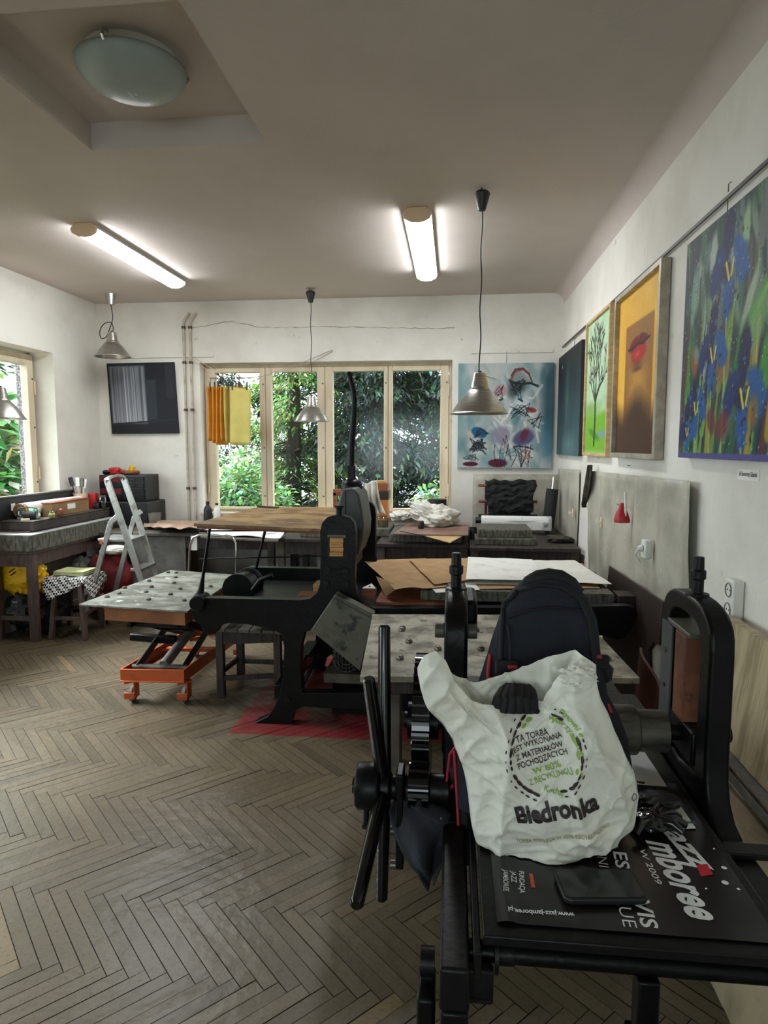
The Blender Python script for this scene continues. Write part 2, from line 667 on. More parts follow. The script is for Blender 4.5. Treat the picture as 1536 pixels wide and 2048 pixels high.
M['redcloth'] = mat('dark_red_cloth', (120, 26, 34), .85, c2=(84, 18, 24), scale=9, bump=.3)
M['ybag'] = mat('yellow_bag_plastic', (240, 196, 24), .35, c2=(226, 176, 16), scale=8, bump=.4, bscale=14)
M['bbag'] = mat('black_bag_plastic', (22, 24, 30), .28, c2=(40, 42, 50), scale=9, bump=.8, bscale=16)
M['blue'] = mat('light_blue_plastic', (120, 178, 208), .4)
M['green'] = mat('green_sponge', (120, 190, 160), .8, c2=(190, 214, 200), scale=14)
M['palegreen'] = mat('pale_green_towel', (196, 200, 150), .9, bump=.3, bscale=60)
M['card'] = mat('cardboard', (150, 120, 82), .8, c2=(130, 100, 66), scale=7)
M['clay'] = mat('terracotta', (150, 92, 66), .8)
M['grey'] = mat('grey_paint', (120, 118, 112), .6, c2=(96, 94, 88), scale=8)
M['guard'] = mat('grey_green_machine_paint', (92, 91, 78), .5, c2=(64, 64, 54), scale=9, lo=.45, hi=.62, c3=(26, 26, 22), s3=14, lo3=.56, hi3=.66)
M['hood'] = mat('grey_machine_cover', (78, 80, 80), .5, c2=(62, 64, 64), scale=6)
M['leather'] = mat('red_brown_leather', (74, 38, 30), .3, c2=(44, 22, 18), scale=6)
M['darkboard'] = mat('dark_brown_board', (52, 36, 28), .55, c2=(38, 26, 21), scale=3)
M['navy'] = mat('navy_backpack_fabric', (15, 21, 34), .85, c2=(10, 15, 25), scale=20, bump=.25, bscale=180)
M['navy2'] = mat('black_backpack_trim', (7, 8, 11), .75)
M['redpipe'] = mat('crimson_piping', (168, 32, 54), .6)
M['bag'] = mat('white_carrier_film', (240, 240, 230), .36, c2=(230, 228, 214), scale=5, bump=.7, bscale=16, sub=.12, spec=.5)
M['inkb'] = mat('brown_black_print', (40, 28, 30), .5)
M['inkg'] = mat('green_print', (142, 176, 70), .5)
M['inko'] = mat('olive_print', (150, 148, 100), .5)
M['poster'] = mat('dark_poster', (24, 20, 19), .26, c2=(30, 25, 23), scale=4, bump=.08, bscale=6, spec=.5)
M['pwhite'] = mat('poster_white_print', (238, 238, 238), .4)
M['pred'] = mat('poster_red_print', (206, 34, 52), .4)
M['porange'] = mat('poster_orange_print', (206, 84, 44), .4)
M['pblue'] = mat('blue_print', (70, 96, 140), .5)
M['silver'] = mat('silver_frame', (186, 178, 162), .4, .4, c2=(150, 140, 124), scale=8)
M['lightwood'] = mat('pale_wood_frame', (206, 176, 126), .5, c2=(186, 152, 104), scale=6, stretch=(1, 1, 8))
M['purple'] = mat('purple_painted_edge', (88, 80, 140), .6)
M['canvasdark'] = mat('dark_canvas_edge', (24, 26, 32), .7)
M['canvasteal'] = mat('teal_canvas_edge', (96, 134, 140), .7)
M['wire'] = mat('wire', (60, 56, 50), .5)
M['cord'] = mat('black_cord', (18, 18, 18), .5)
M['string'] = mat('pale_string', (176, 164, 146), .8)
M['pipe'] = mat('painted_pipe', (188, 180, 164), .5, c2=(150, 132, 108), scale=12, lo=.5, hi=.7)
M['copper'] = mat('tarnished_clamp', (90, 74, 60), .5, .5)
M['tube'] = emit('lit_diffuser', (250, 253, 255), TUBE)
M['cap'] = mat('beige_endcap', (226, 198, 166), .5)
M['frost'] = mat('frosted_glass', (176, 188, 184), .35, c2=(164, 176, 172), scale=3, spec=.6, sub=.25)
M['jar'] = glassmat('jar_glass', (206, 214, 210), .16, .05)
M['bark'] = mat('bark', (58, 46, 38), .9, c2=(36, 30, 26), scale=9, stretch=(1, 1, .2), bump=.6)
M['soil'] = mat('garden_ground', (58, 62, 40), .95, c2=(40, 36, 28), scale=3)
M['leaf'] = vmat('leaves', .45, trans=.35, spec=.4)
M['paint'] = vmat('oil_paint', .55, bump=.3, bscale=90, spec=.25)
M['paintmatt'] = vmat('matt_oil_paint', .7, bump=.1, bscale=90)

XL, XR, YB, ZC = -3.67, 1.03, 6.5, 3.0
YF = -2.6

# ------------------------------------------------------------------ floor: individual herringbone blocks in one mesh
m = bpy.data.materials.new('herringbone_parquet')
m.use_nodes = True
nt = m.node_tree
N, L = nt.nodes, nt.links
b = N['Principled BSDF']
b.inputs['Roughness'].default_value = .36
b.inputs['Specular IOR Level'].default_value = .6
at_ = N.new('ShaderNodeAttribute')
at_.attribute_name = 'Col'
tc = N.new('ShaderNodeTexCoord')
n1 = N.new('ShaderNodeTexNoise')
n1.inputs['Scale'].default_value = 1.1
n1.inputs['Detail'].default_value = 6
L.new(tc.outputs['Object'], n1.inputs['Vector'])
mr = N.new('ShaderNodeMapRange')
mr.inputs['From Min'].default_value = .35
mr.inputs['From Max'].default_value = .7
mr.inputs['To Min'].default_value = 1.12
mr.inputs['To Max'].default_value = .66
L.new(n1.outputs['Fac'], mr.inputs['Value'])
hs = N.new('ShaderNodeHueSaturation')
L.new(mr.outputs[0], hs.inputs['Value'])
L.new(at_.outputs['Color'], hs.inputs['Color'])
n2 = N.new('ShaderNodeTexNoise')
n2.inputs['Scale'].default_value = 70
n2.inputs['Detail'].default_value = 6
L.new(tc.outputs['Object'], n2.inputs['Vector'])
mr2 = N.new('ShaderNodeMapRange')
mr2.inputs['From Min'].default_value = .52
mr2.inputs['From Max'].default_value = .72
mr2.inputs['To Max'].default_value = .5
L.new(n2.outputs['Fac'], mr2.inputs['Value'])
mx = N.new('ShaderNodeMix')
mx.data_type = 'RGBA'
L.new(mr2.outputs[0], mx.inputs['Factor'])
L.new(hs.outputs[0], mx.inputs['A'])
mx.inputs['B'].default_value = (*lin((60, 53, 41)), 1)
# the painted red zone under the big press: x -1.22..0.1, y 3.27..4.5
sp = N.new('ShaderNodeSeparateXYZ')
L.new(tc.outputs['Object'], sp.inputs[0])


def mnode(op, a, bb_):
    q = N.new('ShaderNodeMath')
    q.operation = op
    for i, v in enumerate((a, bb_)):
        if isinstance(v, (int, float)):
            q.inputs[i].default_value = v
        else:
            L.new(v, q.inputs[i])
    return q.outputs[0]


rx = mnode('MULTIPLY', mnode('GREATER_THAN', sp.outputs[0], -1.2), mnode('LESS_THAN', sp.outputs[0], .12))
ry = mnode('MULTIPLY', mnode('GREATER_THAN', sp.outputs[1], 3.28), mnode('LESS_THAN', sp.outputs[1], 4.62))
ix = mnode('MULTIPLY', mnode('GREATER_THAN', sp.outputs[0], -.98), mnode('LESS_THAN', sp.outputs[0], -.1))
iy = mnode('MULTIPLY', mnode('GREATER_THAN', sp.outputs[1], 3.62), mnode('LESS_THAN', sp.outputs[1], 3.86))
rm = mnode('MULTIPLY', mnode('MULTIPLY', rx, ry), mnode('SUBTRACT', 1.0, mnode('MULTIPLY', mnode('MULTIPLY', ix, iy), .8)))
n3 = N.new('ShaderNodeTexNoise')
n3.inputs['Scale'].default_value = 7
n3.inputs['Detail'].default_value = 6
L.new(tc.outputs['Object'], n3.inputs['Vector'])
mr3 = N.new('ShaderNodeMapRange')
mr3.inputs['From Min'].default_value = .38
mr3.inputs['From Max'].default_value = .62
mr3.inputs['To Min'].default_value = .95
mr3.inputs['To Max'].default_value = .6
L.new(n3.outputs['Fac'], mr3.inputs['Value'])
mx2 = N.new('ShaderNodeMix')
mx2.data_type = 'RGBA'
L.new(mnode('MULTIPLY', rm, mr3.outputs[0]), mx2.inputs['Factor'])
L.new(mx.outputs['Result'], mx2.inputs['A'])
mx2.inputs['B'].default_value = (*lin((116, 25, 35)), 1)
L.new(mx2.outputs['Result'], b.inputs['Base Color'])
bp = N.new('ShaderNodeBump')
bp.inputs['Strength'].default_value = .6
bp.inputs['Distance'].default_value = .006
n4 = N.new('ShaderNodeTexNoise')
n4.inputs['Scale'].default_value = 18
n4.inputs['Detail'].default_value = 6
L.new(tc.outputs['Object'], n4.inputs['Vector'])
L.new(n4.outputs['Fac'], bp.inputs['Height'])
L.new(bp.outputs[0], b.inputs['Normal'])
M['parquet'] = m
M['gap'] = mat('dark_floor_joint', (50, 43, 34), .9)

mb = MB()
cols = []
PL, PW = .43, .0478
g = .0013
c45 = math.sqrt(.5)
fr = random.Random(11)
for i in range(-190, 190):
    for j in range(-15, 15):
        ox, oy = i * PW + j * PL, i * PW - j * PL
        for hv in (0, 1):
            if hv == 0:
                x0, x1, y0, y1 = ox, ox + PL, oy, oy + PW
            else:
                x0, x1, y0, y1 = ox + PL, ox + PL + PW, oy + PW - PL, oy + PW
            cx, cy = (x0 + x1) / 2, (y0 + y1) / 2
            wx, wy = (cx + cy) * c45 - 1.3, (cy - cx) * c45 + 1.97
            if not (XL - .1 < wx < XR + .1 and YF < wy < YB + .1):
                continue
            q = [(x0 + g, y0 + g), (x1 - g, y0 + g), (x1 - g, y1 - g), (x0 + g, y1 - g)]
            dz = fr.uniform(-.0007, .0007)
            mb.add([((a + b_) * c45 - 1.3, (b_ - a) * c45 + 1.97, dz + fr.uniform(-.0009, .0009)) for a, b_ in q], [(0, 1, 2, 3)])
            t = fr.random()
            base = (85 + 13 * t, 75 + 11 * t, 57 + 9 * t)
            if fr.random() < .022:
                base = (116, 100, 70)
            elif fr.random() < .022:
                base = (80, 71, 55)
            k = lin(base)
            cols += [(*k, 1)] * 4
n_pl = len(mb.f)
mb.cur = 1
mb.add([(XL - .3, YF - .2, -.004), (XR + .3, YF - .2, -.004), (XR + .3, YB + .3, -.004), (XL - .3, YB + .3, -.004)], [(0, 1, 2, 3)])
mb.add([(XL - .3, YF - .2, -.1), (XR + .3, YF - .2, -.1), (XR + .3, YB + .3, -.1), (XL - .3, YB + .3, -.1)], [(3, 2, 1, 0)])
cols += [(.02, .02, .02, 1)] * 8
struct('floor', mb, [M['parquet'], M['gap']], smooth=False, cols=cols)

# ------------------------------------------------------------------ ceiling with the sunken panel and the rounded right edge
mb = MB()
rx0, rx1, ry0, ry1 = -1.79, -.91, 2.2, 3.2
mb.bb(XL - .4, rx0, YF - .3, YB + .4, ZC, ZC + .13)
mb.bb(rx1, XR + .2, YF - .3, YB + .4, ZC, ZC + .13)
mb.bb(rx0, rx1, YF - .3, ry0, ZC, ZC + .13)
mb.bb(rx0, rx1, ry1, YB + .4, ZC, ZC + .13)
mb.bb(XL - .4, XR + .2, YF - .3, YB + .4, ZC + .13, ZC + .3)
R_ = .10
struct('ceiling', mb, M['ceil'], smooth=False)
mb = MB()
mb.grid(lambda u, v: Vector((XR - R_ + R_ * math.sin(v * PI / 2), YF + (YB - YF) * u, ZC - R_ + R_ * math.cos(v * PI / 2) - .0005)), 2, 10)
struct('trim_8', mb, M['ceil'], ang=60)

# ------------------------------------------------------------------ walls
WX0, WX1, WZ0, WZ1 = -2.58, -.02, .86, 2.39
mb = MB()
mb.bb(XL - .35, WX0, YB, YB + .34, -.05, ZC)
mb.bb(WX1, XR + .2, YB, YB + .34, -.05, ZC)
mb.bb(WX0, WX1, YB, YB + .34, WZ1, ZC)
mb.bb(WX0, WX1, YB, YB + .34, -.05, WZ0)
wb = struct('wall_back', mb, M['wall'], smooth=False)
cr = MB()
pts = []
for k in range(60):
    px = 385 + 525 * k / 59
    y = 655 - 14 * math.exp(-((px - 460) / 45) ** 2) + 6 * math.sin(px / 60) * .3
    p = at(px, y, Y=YB - .001)
    pts.append((p.x, YB - .0005, p.z + rnd.uniform(-.006, .006)))
cr.tube(pts, [.0015 + .004 * rnd.random() for _ in pts], 5)
obj('crack', cr, mat('crack_grey', (176, 168, 154), .9), wb)

LY0, LY1, LZ0, LZ1 = 2.3, 5.735, 1.0, 2.40
SY0, SY1 = -.6, 1.8
mb = MB()
for a, b_ in ((YF - .2, SY0), (SY1, LY0), (LY1, YB)):
    mb.bb(XL - .35, XL, a, b_, -.05, ZC)
for a, b_ in ((SY0, SY1), (LY0, LY1)):
    mb.bb(XL - .35, XL, a, b_, -.05, LZ0)
    mb.bb(XL - .35, XL, a, b_, LZ1, ZC)
struct('wall_left', mb, M['wall'], smooth=False)
mb = MB()
mb.bb(XL - .36, XL - .235, LY1 - .03, LY1 - .002, LZ0, LZ1)
struct('trim_1', mb, M['pebble'], bevel=.004)
mb = MB()
mb.bb(XR, XR + .2, YF - .2, YB, -.05, ZC)
struct('wall_right', mb, M['wall'])
mb = MB()
FX0, FX1, FZ0, FZ1 = -2.3, .4, .9, 2.25
mb.bb(XL, FX0, YF - .2, YF, -.05, ZC)
mb.bb(FX1, XR, YF - .2, YF, -.05, ZC)
mb.bb(FX0, FX1, YF - .2, YF, -.05, FZ0)
mb.bb(FX0, FX1, YF - .2, YF, FZ1, ZC)
struct('wall_front', mb, M['wall'], smooth=False)


def window(name, xs, z0, z1, y, axis, sill=None):
    """casement window; xs = list of (pane0, pane1) along the wall"""
    def B(mb_, a0, a1, d0, d1, c0, c1):
        if axis == 'x':
            mb_.bb(a0, a1, d0, d1, c0, c1)
        else:
            mb_.bb(-d1, -d0, a0, a1, c0, c1)
    lo, hi = xs[0][0] - .085, xs[-1][1] + .085
    w = MB()
    B(w, lo - .03, lo, y, y + .09, z0 - .06, z1 + .1)
    B(w, hi, hi + .03, y, y + .09, z0 - .06, z1 + .1)
    B(w, lo, hi, y, y + .09, z1 + .05, z1 + .1)
    B(w, lo, hi, y, y + .09, z0 - .06, z0 - .03)
    root = struct(name, w, M['cream'], bevel=.005)
    n = len(xs)
    for i, (a, b_) in enumerate(xs):
        left = lo + .002 if i == 0 else (xs[i - 1][1] + a) / 2 + .002
        right = hi - .002 if i == n - 1 else (b_ + xs[i + 1][0]) / 2 - .002
        c = MB()
        B(c, left, a, y - .02, y + .05, z0 - .028, z1 + .048)
        B(c, b_, right, y - .02, y + .05, z0 - .028, z1 + .048)
        B(c, a, b_, y - .02, y + .05, z0 - .028, z0)
        B(c, a, b_, y - .02, y + .05, z1, z1 + .048)
        co = obj('casement', c, M['cream'], root, bevel=.005)
        p = MB()
        B(p, a - .005, b_ + .005, y + .01, y + .014, z0 - .005, z1 + .005)
        obj('pane', p, M['glass'], co, smooth=False)
        # hinges and a handle
        if i in (0, n - 1):
            hx = left if i == 0 else right
            for hz in (z0 + .2, z1 - .2):
                h = MB()
                if axis == 'x':
                    h.cyl((hx, y - .028, hz - .06), (hx, y - .028, hz + .06), .009, n=8)
                else:
                    h.cyl((-y + .028, hx, hz - .06), (-y + .028, hx, hz + .06), .009, n=8)
                obj('hinge', h, M['cream'], co)
        for hz in (z0 + .12, z0 + .62, z1 - .12):
            s_ = MB()
            hx = right - .02
            if axis == 'x':
                s_.cyl((hx, y - .026, hz), (hx, y - .018, hz), .008, n=8)
            else:
                s_.cyl((-y + .026, hx, hz), (-y + .018, hx, hz), .008, n=8)
            obj('screw', s_, M['copper'], co)
    return root


ypx = lambda px, Y: at(px, 880, Y=Y).x
yw = 6.62
xs = [(ypx(434, yw), ypx(522, yw)), (ypx(545, yw), ypx(636, yw)), (ypx(667, yw), ypx(768, yw)), (ypx(785, yw), ypx(880, yw))]
window('window_1', xs, at(700, 1016, Y=yw).z, at(700, 743, Y=yw).z, yw, 'x')
mb = MB()
mb.bb(WX0 - .02, WX1 + .02, YB - .05, yw + .02, WZ0 - .03, WZ0 + .004)
struct('trim_2', mb, M['cream'], bevel=.006)
window('window_2', [(2.43, 3.38), (3.50, 4.50), (4.62, 5.60)], 1.1, 2.28, 3.86, 'y')  # near end, out of view, lengthened to throw more light on the floor
window('added_side_window', [(-.48, .54), (.66, 1.68)], 1.1, 2.28, 3.86, 'y')  # unseen window added beside the camera to brighten the foreground
window('added_front_window', [(-2.2, -1.03), (-.91, .3)], 1.0, 2.15, -2.7, 'x')  # unseen window added behind the camera as fill light for the foreground
mb = MB()
mb.bb(XL - .22, XL + .06, LY0 - .02, LY1 + .02, LZ0 - .01, LZ0 + .03)
struct('trim_3', mb, M['cream'], bevel=.006)

# picture rails
mb = MB()
p0, p1 = at(262, 714, Y=YB - .01), at(427, 714, Y=YB - .01)
mb.bb(p0.x, p1.x, YB - .014, YB, p0.z - .012, p0.z + .018)
struct('trim_4', mb, M['wall'], bevel=.002)
p0, p1 = at(943, 704, Y=YB), at(1105, 704, Y=YB)
mb = MB()
mb.bb(p0.x, p1.x, YB - .014, YB, p0.z - .016, p0.z + .016)
struct('trim_5', mb, M['wall'], bevel=.002)
mb = MB()
mb.bb(XR - .014, XR, -1.5, YB - .1, 2.470, 2.500)
struct('trim_6', mb, M['wall'], bevel=.002)
mb = MB()
mb.bb(XR - .022, XR - .014, -1.5, YB - .1, 2.470, 2.484)
struct('trim_7', mb, M['wire'])

# ------------------------------------------------------------------ heating pipes
for k, px in enumerate((371, 384)):
    x = at(px, 800, Y=YB - .03).x
    zt = at(372, 652, Y=YB).z
    t = thing('heating_pipe', ('left-hand' if k == 0 else 'right-hand') + ' of the two painted pipes running down beside the back window', 'pipe', (x, YB - .03, 0.0))
    mb = MB()
    mb.tube([(x, YB - .03, .0), (x, YB - .03, zt), (x + .01, YB - .03, zt + .05), (x + .07, YB - .035, zt + .12)], .0125, 12)
    obj('tube', mb, M['pipe'], t)
    for cz in (zt - .02, at(372, 726, Y=YB).z, at(372, 820, Y=YB).z, at(372, 976, Y=YB).z):
        mb = MB()
        mb.cyl((x, YB - .03, cz - .012), (x, YB - .03, cz + .012), .02, n=12)
        mb.cyl((x, YB - .045, cz), (x, YB, cz), .007, n=8)
        obj('clamp', mb, M['copper'], t)

# ------------------------------------------------------------------ outside
mb = MB()
mb.grid(lambda u, v: Vector((-16 + 26 * u, -8 + 34 * v, -.45 + wob((u * 9, v * 9, 0), 1, .1))), 30, 30)
o = struct('garden_ground', mb, M['soil'])


def leaves(cx, n, size, fn, ramp, seed, aspect=.45, droop=.3, curl=0.):
    """n leaf blades; fn(r) gives a position and outward direction"""
    r = random.Random(seed)
    mb_ = MB()
    col = []
    for _ in range(n):
        p, d = fn(r)
        d = (d + Vector((r.uniform(-.7, .7), r.uniform(-.7, .7), r.uniform(-.5, .5) - droop))).normalized()
        s = size * r.uniform(.6, 1.35)
        side = d.cross(Vector((r.uniform(-.4, .4), r.uniform(-.4, .4), 1))).normalized() * s * aspect
        a, b_ = p, p + d * s
        mid = p + d * s * .5 + Vector((0, 0, s * .08))
        mb_.add([a, mid + side, b_, mid - side], [(0, 1, 2, 3)])
        k = lin([v * r.uniform(.75, 1.2) for v in r.choice(ramp)])
        col += [(*[min(1, q) for q in k], 1)] * 4
    return mb_, col


def conifer(name, label, x, y, h, rad, n, seed, ramp, size=.16, group=None):
    t = thing(name, label, 'tree', (x, y, -.45), group)
    mb_ = MB()
    mb_.tube([(x, y, -.45), (x + .05, y, h * .5), (x, y, h * .95)], [.14, .09, .02], 10)
    obj('trunk', mb_, M['bark'], t)
    r0 = random.Random(seed)
    br = []
    for k in range(130):
        z = h * (r0.random() ** 1.1)
        a = r0.uniform(0, 2 * PI)
        rr = rad * (1 - z / h) ** .6 + .15
        br.append((z, a, rr))

    def fn(r):
        z, a, rr = r.choice(br)
        q = r.random() ** .6
        sp_ = r.gauss(0, .13)
        px_ = x + math.cos(a) * rr * q - math.sin(a) * sp_ * rr
        py_ = y + math.sin(a) * rr * q + math.cos(a) * sp_ * rr
        pz = z - .28 * rr * q * q + r.gauss(0, .04) - .3
        return Vector((px_, py_, pz)), Vector((math.cos(a), math.sin(a), -.25))
    lm, lc = leaves(None, n, size, fn, ramp, seed, .15, .35)
    obj('foliage', lm, M['leaf'], t, smooth=False, cols=lc)
    mb2 = MB()
    for z, a, rr in br[::2]:
        mb2.tube([(x, y, z - .3), (x + math.cos(a) * rr * .9, y + math.sin(a) * rr * .9, z - .3 - .25 * rr)], [.018, .006], 5)
    obj('branches', mb2, M['bark'], t)
    return t


def shrub(name, label, x, y, z0, rx_, ry_, h, n, seed, ramp, size=.11, aspect=.32, group=None, cat='shrub'):
    t = thing(name, label, cat, (x, y, -.45), group)
    r0 = random.Random(seed)
    cl = [(r0.uniform(-1, 1), r0.uniform(-1, 1), r0.uniform(0, 1)) for _ in range(60)]
    cl = [c for c in cl if c[0] ** 2 + c[1] ** 2 < 1]

    def fn(r):
        c = r.choice(cl)
        d = Vector((r.gauss(0, 1), r.gauss(0, 1), r.gauss(0, .7)))
        d = d.normalized()
        k = .24 * r.random() ** .4
        return Vector((x + c[0] * rx_ + d.x * k, y + c[1] * ry_ + d.y * k, z0 + c[2] * h * (1 - .4 * (c[0] ** 2)) + d.z * k)), d
    lm, lc = leaves(None, n, size, fn, ramp, seed, aspect, .25)
    obj('foliage', lm, M['leaf'], t, smooth=False, cols=lc)
    mb_ = MB()
    for c in cl[::3]:
        mb_.tube([(x + c[0] * rx_ * .3, y + c[1] * ry_ * .3, -.45), (x + c[0] * rx_, y + c[1] * ry_, z0 + c[2] * h * .9)], [.014, .005], 5)
    obj('stems', mb_, M['bark'], t)
    return t


BR = [(122, 156, 76), (98, 130, 66), (156, 182, 106), (66, 98, 52)]
DK = [(34, 52, 42), (52, 74, 56), (30, 44, 36), (84, 104, 86)]
GY = [(70, 90, 76), (50, 68, 56), (104, 122, 108), (38, 54, 44)]
LT = [(150, 190, 130), (190, 214, 176), (104, 150, 78), (78, 122, 60)]
conifer('thuja', 'bright green conifer outside the second pane of the back window', -2.25, 8.9, 4.6, .85, 20000, 21, BR, .085)
conifer('conifer', 'dark feathery conifer outside the third pane of the back window', -1.15, 9.6, 6.2, 1.35, 26000, 22, GY, .13)
conifer('conifer', 'tall grey-green conifer outside the rightmost pane of the back window', .15, 9.8, 6.6, 1.5, 24000, 23, GY, .13)
conifer('conifer', 'very dark conifer behind the yellow cloths, outside the leftmost pane', -4.1, 10.6, 6.0, 1.5, 18000, 24, DK, .14)
conifer('conifer', 'dark conifer furthest back between the bright conifer and its neighbour', -2.3, 11.4, 6.0, 1.5, 18000, 25, DK, .15)
shrub('leafy_shrub', 'pale broad-leaved shrub low outside the leftmost pane of the back window', -2.62, 7.75, .2, .5, .35, 1.15, 5200, 26, LT, .075, .36)
shrub('leafy_shrub', 'small light green shrub low outside the rightmost pane of the back window', -.12, 7.9, .1, .3, .25, .95, 1100, 27, LT, .09, .36)
shrub('leafy_shrub', 'large-leaved shrub outside the left side window', -5.5, 6.6, .6, .7, .9, 2.6, 3600, 28, LT, .17, .4)
shrub('leafy_shrub', 'dark hedge outside the left side window under the large leaves', -6.4, 7.4, -.4, 1.0, 1.2, 1.9, 3500, 29, DK, .16, .4, cat='hedge')
shrub('dense_hedge', 'dark tree line furthest back across the whole back window', -1.6, 13.4, -.3, 5.2, .8, 6.8, 16000, 30, DK, .26, .4, cat='hedge')
t = thing('garden_railing', 'thin metal railing outside the left side window', 'railing', (-4.9, 6.6, -.45))
mb = MB()
mb.tube([(-4.9, 3.2, 1.12), (-4.9, 7.2, 1.12)], .014, 8)
mb.tube([(-4.9, 3.2, 1.3), (-4.9, 7.2, 1.3)], .014, 8)
obj('rail', mb, M['steel'], t)
for yy in (3.4, 4.6, 5.8, 7.0):
    mb = MB()
    mb.tube([(-4.9, yy, -.45), (-4.9, yy, 1.31)], .016, 8)
    obj('post', mb, M['steel'], t)

# ------------------------------------------------------------------ lamps
lamp_c = at(264, 150, Z=3.06)
t = thing('ceiling_lamp', 'round frosted glass bowl lamp in the sunken square of the ceiling', 'lamp', (lamp_c.x, lamp_c.y, 3.13))
mb = MB()
mb.lathe((lamp_c.x, lamp_c.y, 3.13), [(0, 0), (.18, 0), (.18, -.03), (0, -.03)], 40)
obj('base', mb, M['white'], t)
mb = MB()
prof = [(.215 * math.sin(a), -.04 - .10 * (math.cos(a))) for a in [k * PI / 2 / 14 for k in range(15)]]
mb.lathe((lamp_c.x, lamp_c.y, 3.125), prof, 56)
obj('glass_bowl', mb, M['frost'], t, solid=.005, ang=60)
for a in (.5, 2.6, 4.7):
    mb = MB()
    e = Vector((math.cos(a), math.sin(a), 0))
    c = lamp_c.copy()
    c.z = 3.085
    mb.tube([c + e * .17 + Vector((0, 0, .04)), c + e * .21 + Vector((0, 0, .03)), c + e * .224, c + e * .214 + Vector((0, 0, -.012))], .006, 8)
    obj('clip', mb, M['chrome'], t)

for k, (x, y0, y1) in enumerate(((-.237, 4.12, 5.61), (-2.42, 4.17, 5.63))):
    t = thing('fluorescent_lamp', ['lit tube lamp on the ceiling beside the nearest hanging pendant', 'lit tube lamp on the ceiling at the left, near the looped-cord pendant'][k], 'lamp', (x, (y0 + y1) / 2, 3.0), 'tube lamps on the ceiling')
    cs = [(-.055, 0), (-.085, -.035), (-.075, -.06), (-.04, -.078), (0, -.083), (.04, -.078), (.075, -.06), (.085, -.035), (.055, 0)]
    mb = MB()
    mb.prism([(x + a, y0 + .03, 3.0 + b_ - .0) for a, b_ in [(-.084, -.036)] + cs[2:-2] + [(.084, -.036)]], (0, y1 - y0 - .06, 0))
    obj('diffuser', mb, M['tube'], t, ang=50)
    mb = MB()
    mb.prism([(x + a, y0 + .031, 3.0 + b_) for a, b_ in ((-.055, -.0005), (-.088, -.034), (-.0855, -.0355), (.0855, -.0355), (.088, -.034), (.055, -.0005))], (0, y1 - y0 - .062, 0))
    obj('housing', mb, M['white'], t)
    for yy, d in ((y0, .032), (y1 - .032, .032)):
        mb = MB()
        mb.prism([(x + a * 1.06, yy, 3.0 + b_ * 1.05) for a, b_ in cs], (0, d, 0))
        obj('end_cap', mb, M['cap'] if yy == y0 else M['white'], t, bevel=.006)


def pendant(x, y, zb, label, loop=False, cap=None, black=True):
    t = thing('pendant_lamp', label, 'lamp', (x, y, 3.0), 'brushed metal pendant lamps')
    cm = M['black'] if black else M['alu']
    mb = MB()
    if black:
        mb.lathe((x, y, 3.0), [(0, -.125), (.02, -.124), (.024, -.11), (.045, -.035), (.036, -.022), (0, -.022)], 18)
    else:
        mb.lathe((x, y, 3.0), [(0, -.10), (.033, -.10), (.047, -.0005), (0, -.0005)], 24)
    obj('ceiling_rose', mb, cm, t)
    if black:
        mb = MB()
        mb.tube([(x, y, 3.0), (x - .012, y, 2.985), (x - .012, y, 2.968), (x + .01, y, 2.968), (x + .012, y, 2.985)], .004, 6)
        obj('hook', mb, M['steel'], t)
    zt = zb + .235
    mb = MB()
    if loop:
        pts = [(x, y, 2.9), (x + .012, y, 2.82), (x + .012, y, 2.76), (x - .02, y, 2.68), (x - .06, y, 2.60), (x - .11, y, 2.585),
               (x - .125, y, 2.64), (x - .10, y, 2.70), (x - .05, y, 2.735), (x - .0, y, 2.73), (x + .012, y + .004, 2.68), (x + .01, y, zt)]
        pts = [(a - .0, b_, c - .0) for a, b_, c in pts]
        sm = []
        for i in range(len(pts) - 1):
            P = [Vector(pts[max(0, i - 1)]), Vector(pts[i]), Vector(pts[i + 1]), Vector(pts[min(len(pts) - 1, i + 2)])]
            for q in range(5):
                u = q / 5
                sm.append(.5 * ((2 * P[1]) + (P[2] - P[0]) * u + (2 * P[0] - 5 * P[1] + 4 * P[2] - P[3]) * u * u + (3 * P[1] - P[0] - 3 * P[2] + P[3]) * u ** 3))
        mb.tube(sm, .0042, 8)
    else:
        n = 20
        mb.tube([(x + .004 * math.sin(k * .9), y, 2.9 + (zt - 2.9) * k / n) for k in range(n + 1)], .0036, 8)
    obj('cord', mb, M['cord'], t)
    mb = MB()
    mb.lathe((x, y, zt), [(.0, .012), (.011, .012), (.013, -.01), (0, -.01)], 12)
    obj('cord_grip', mb, M['black'], t)
    mb = MB()
    mb.lathe((x, y, zb), [(.030, .235), (.036, .232), (.052, .152), (.057, .150)], 48)
    obj('neck', mb, M['alu'], t, solid=.002, ang=30)
    mb = MB()
    mb.lathe((x, y, zb), [(.057, .150), (.058, .138), (.062, .136), (.085, .112), (.118, .072), (.142, .036), (.158, .008), (.166, .004), (.168, 0)], 64)
    obj('shade', mb, M['alu'], t, solid=.002, ang=30)
    mb = MB()
    mb.lathe((x, y, zb + .09), [(0, .055), (.014, .05), (.016, .02), (.030, -.005), (.034, -.03), (.024, -.055), (0, -.064)], 20)
    obj('bulb', mb, M['white'], t)


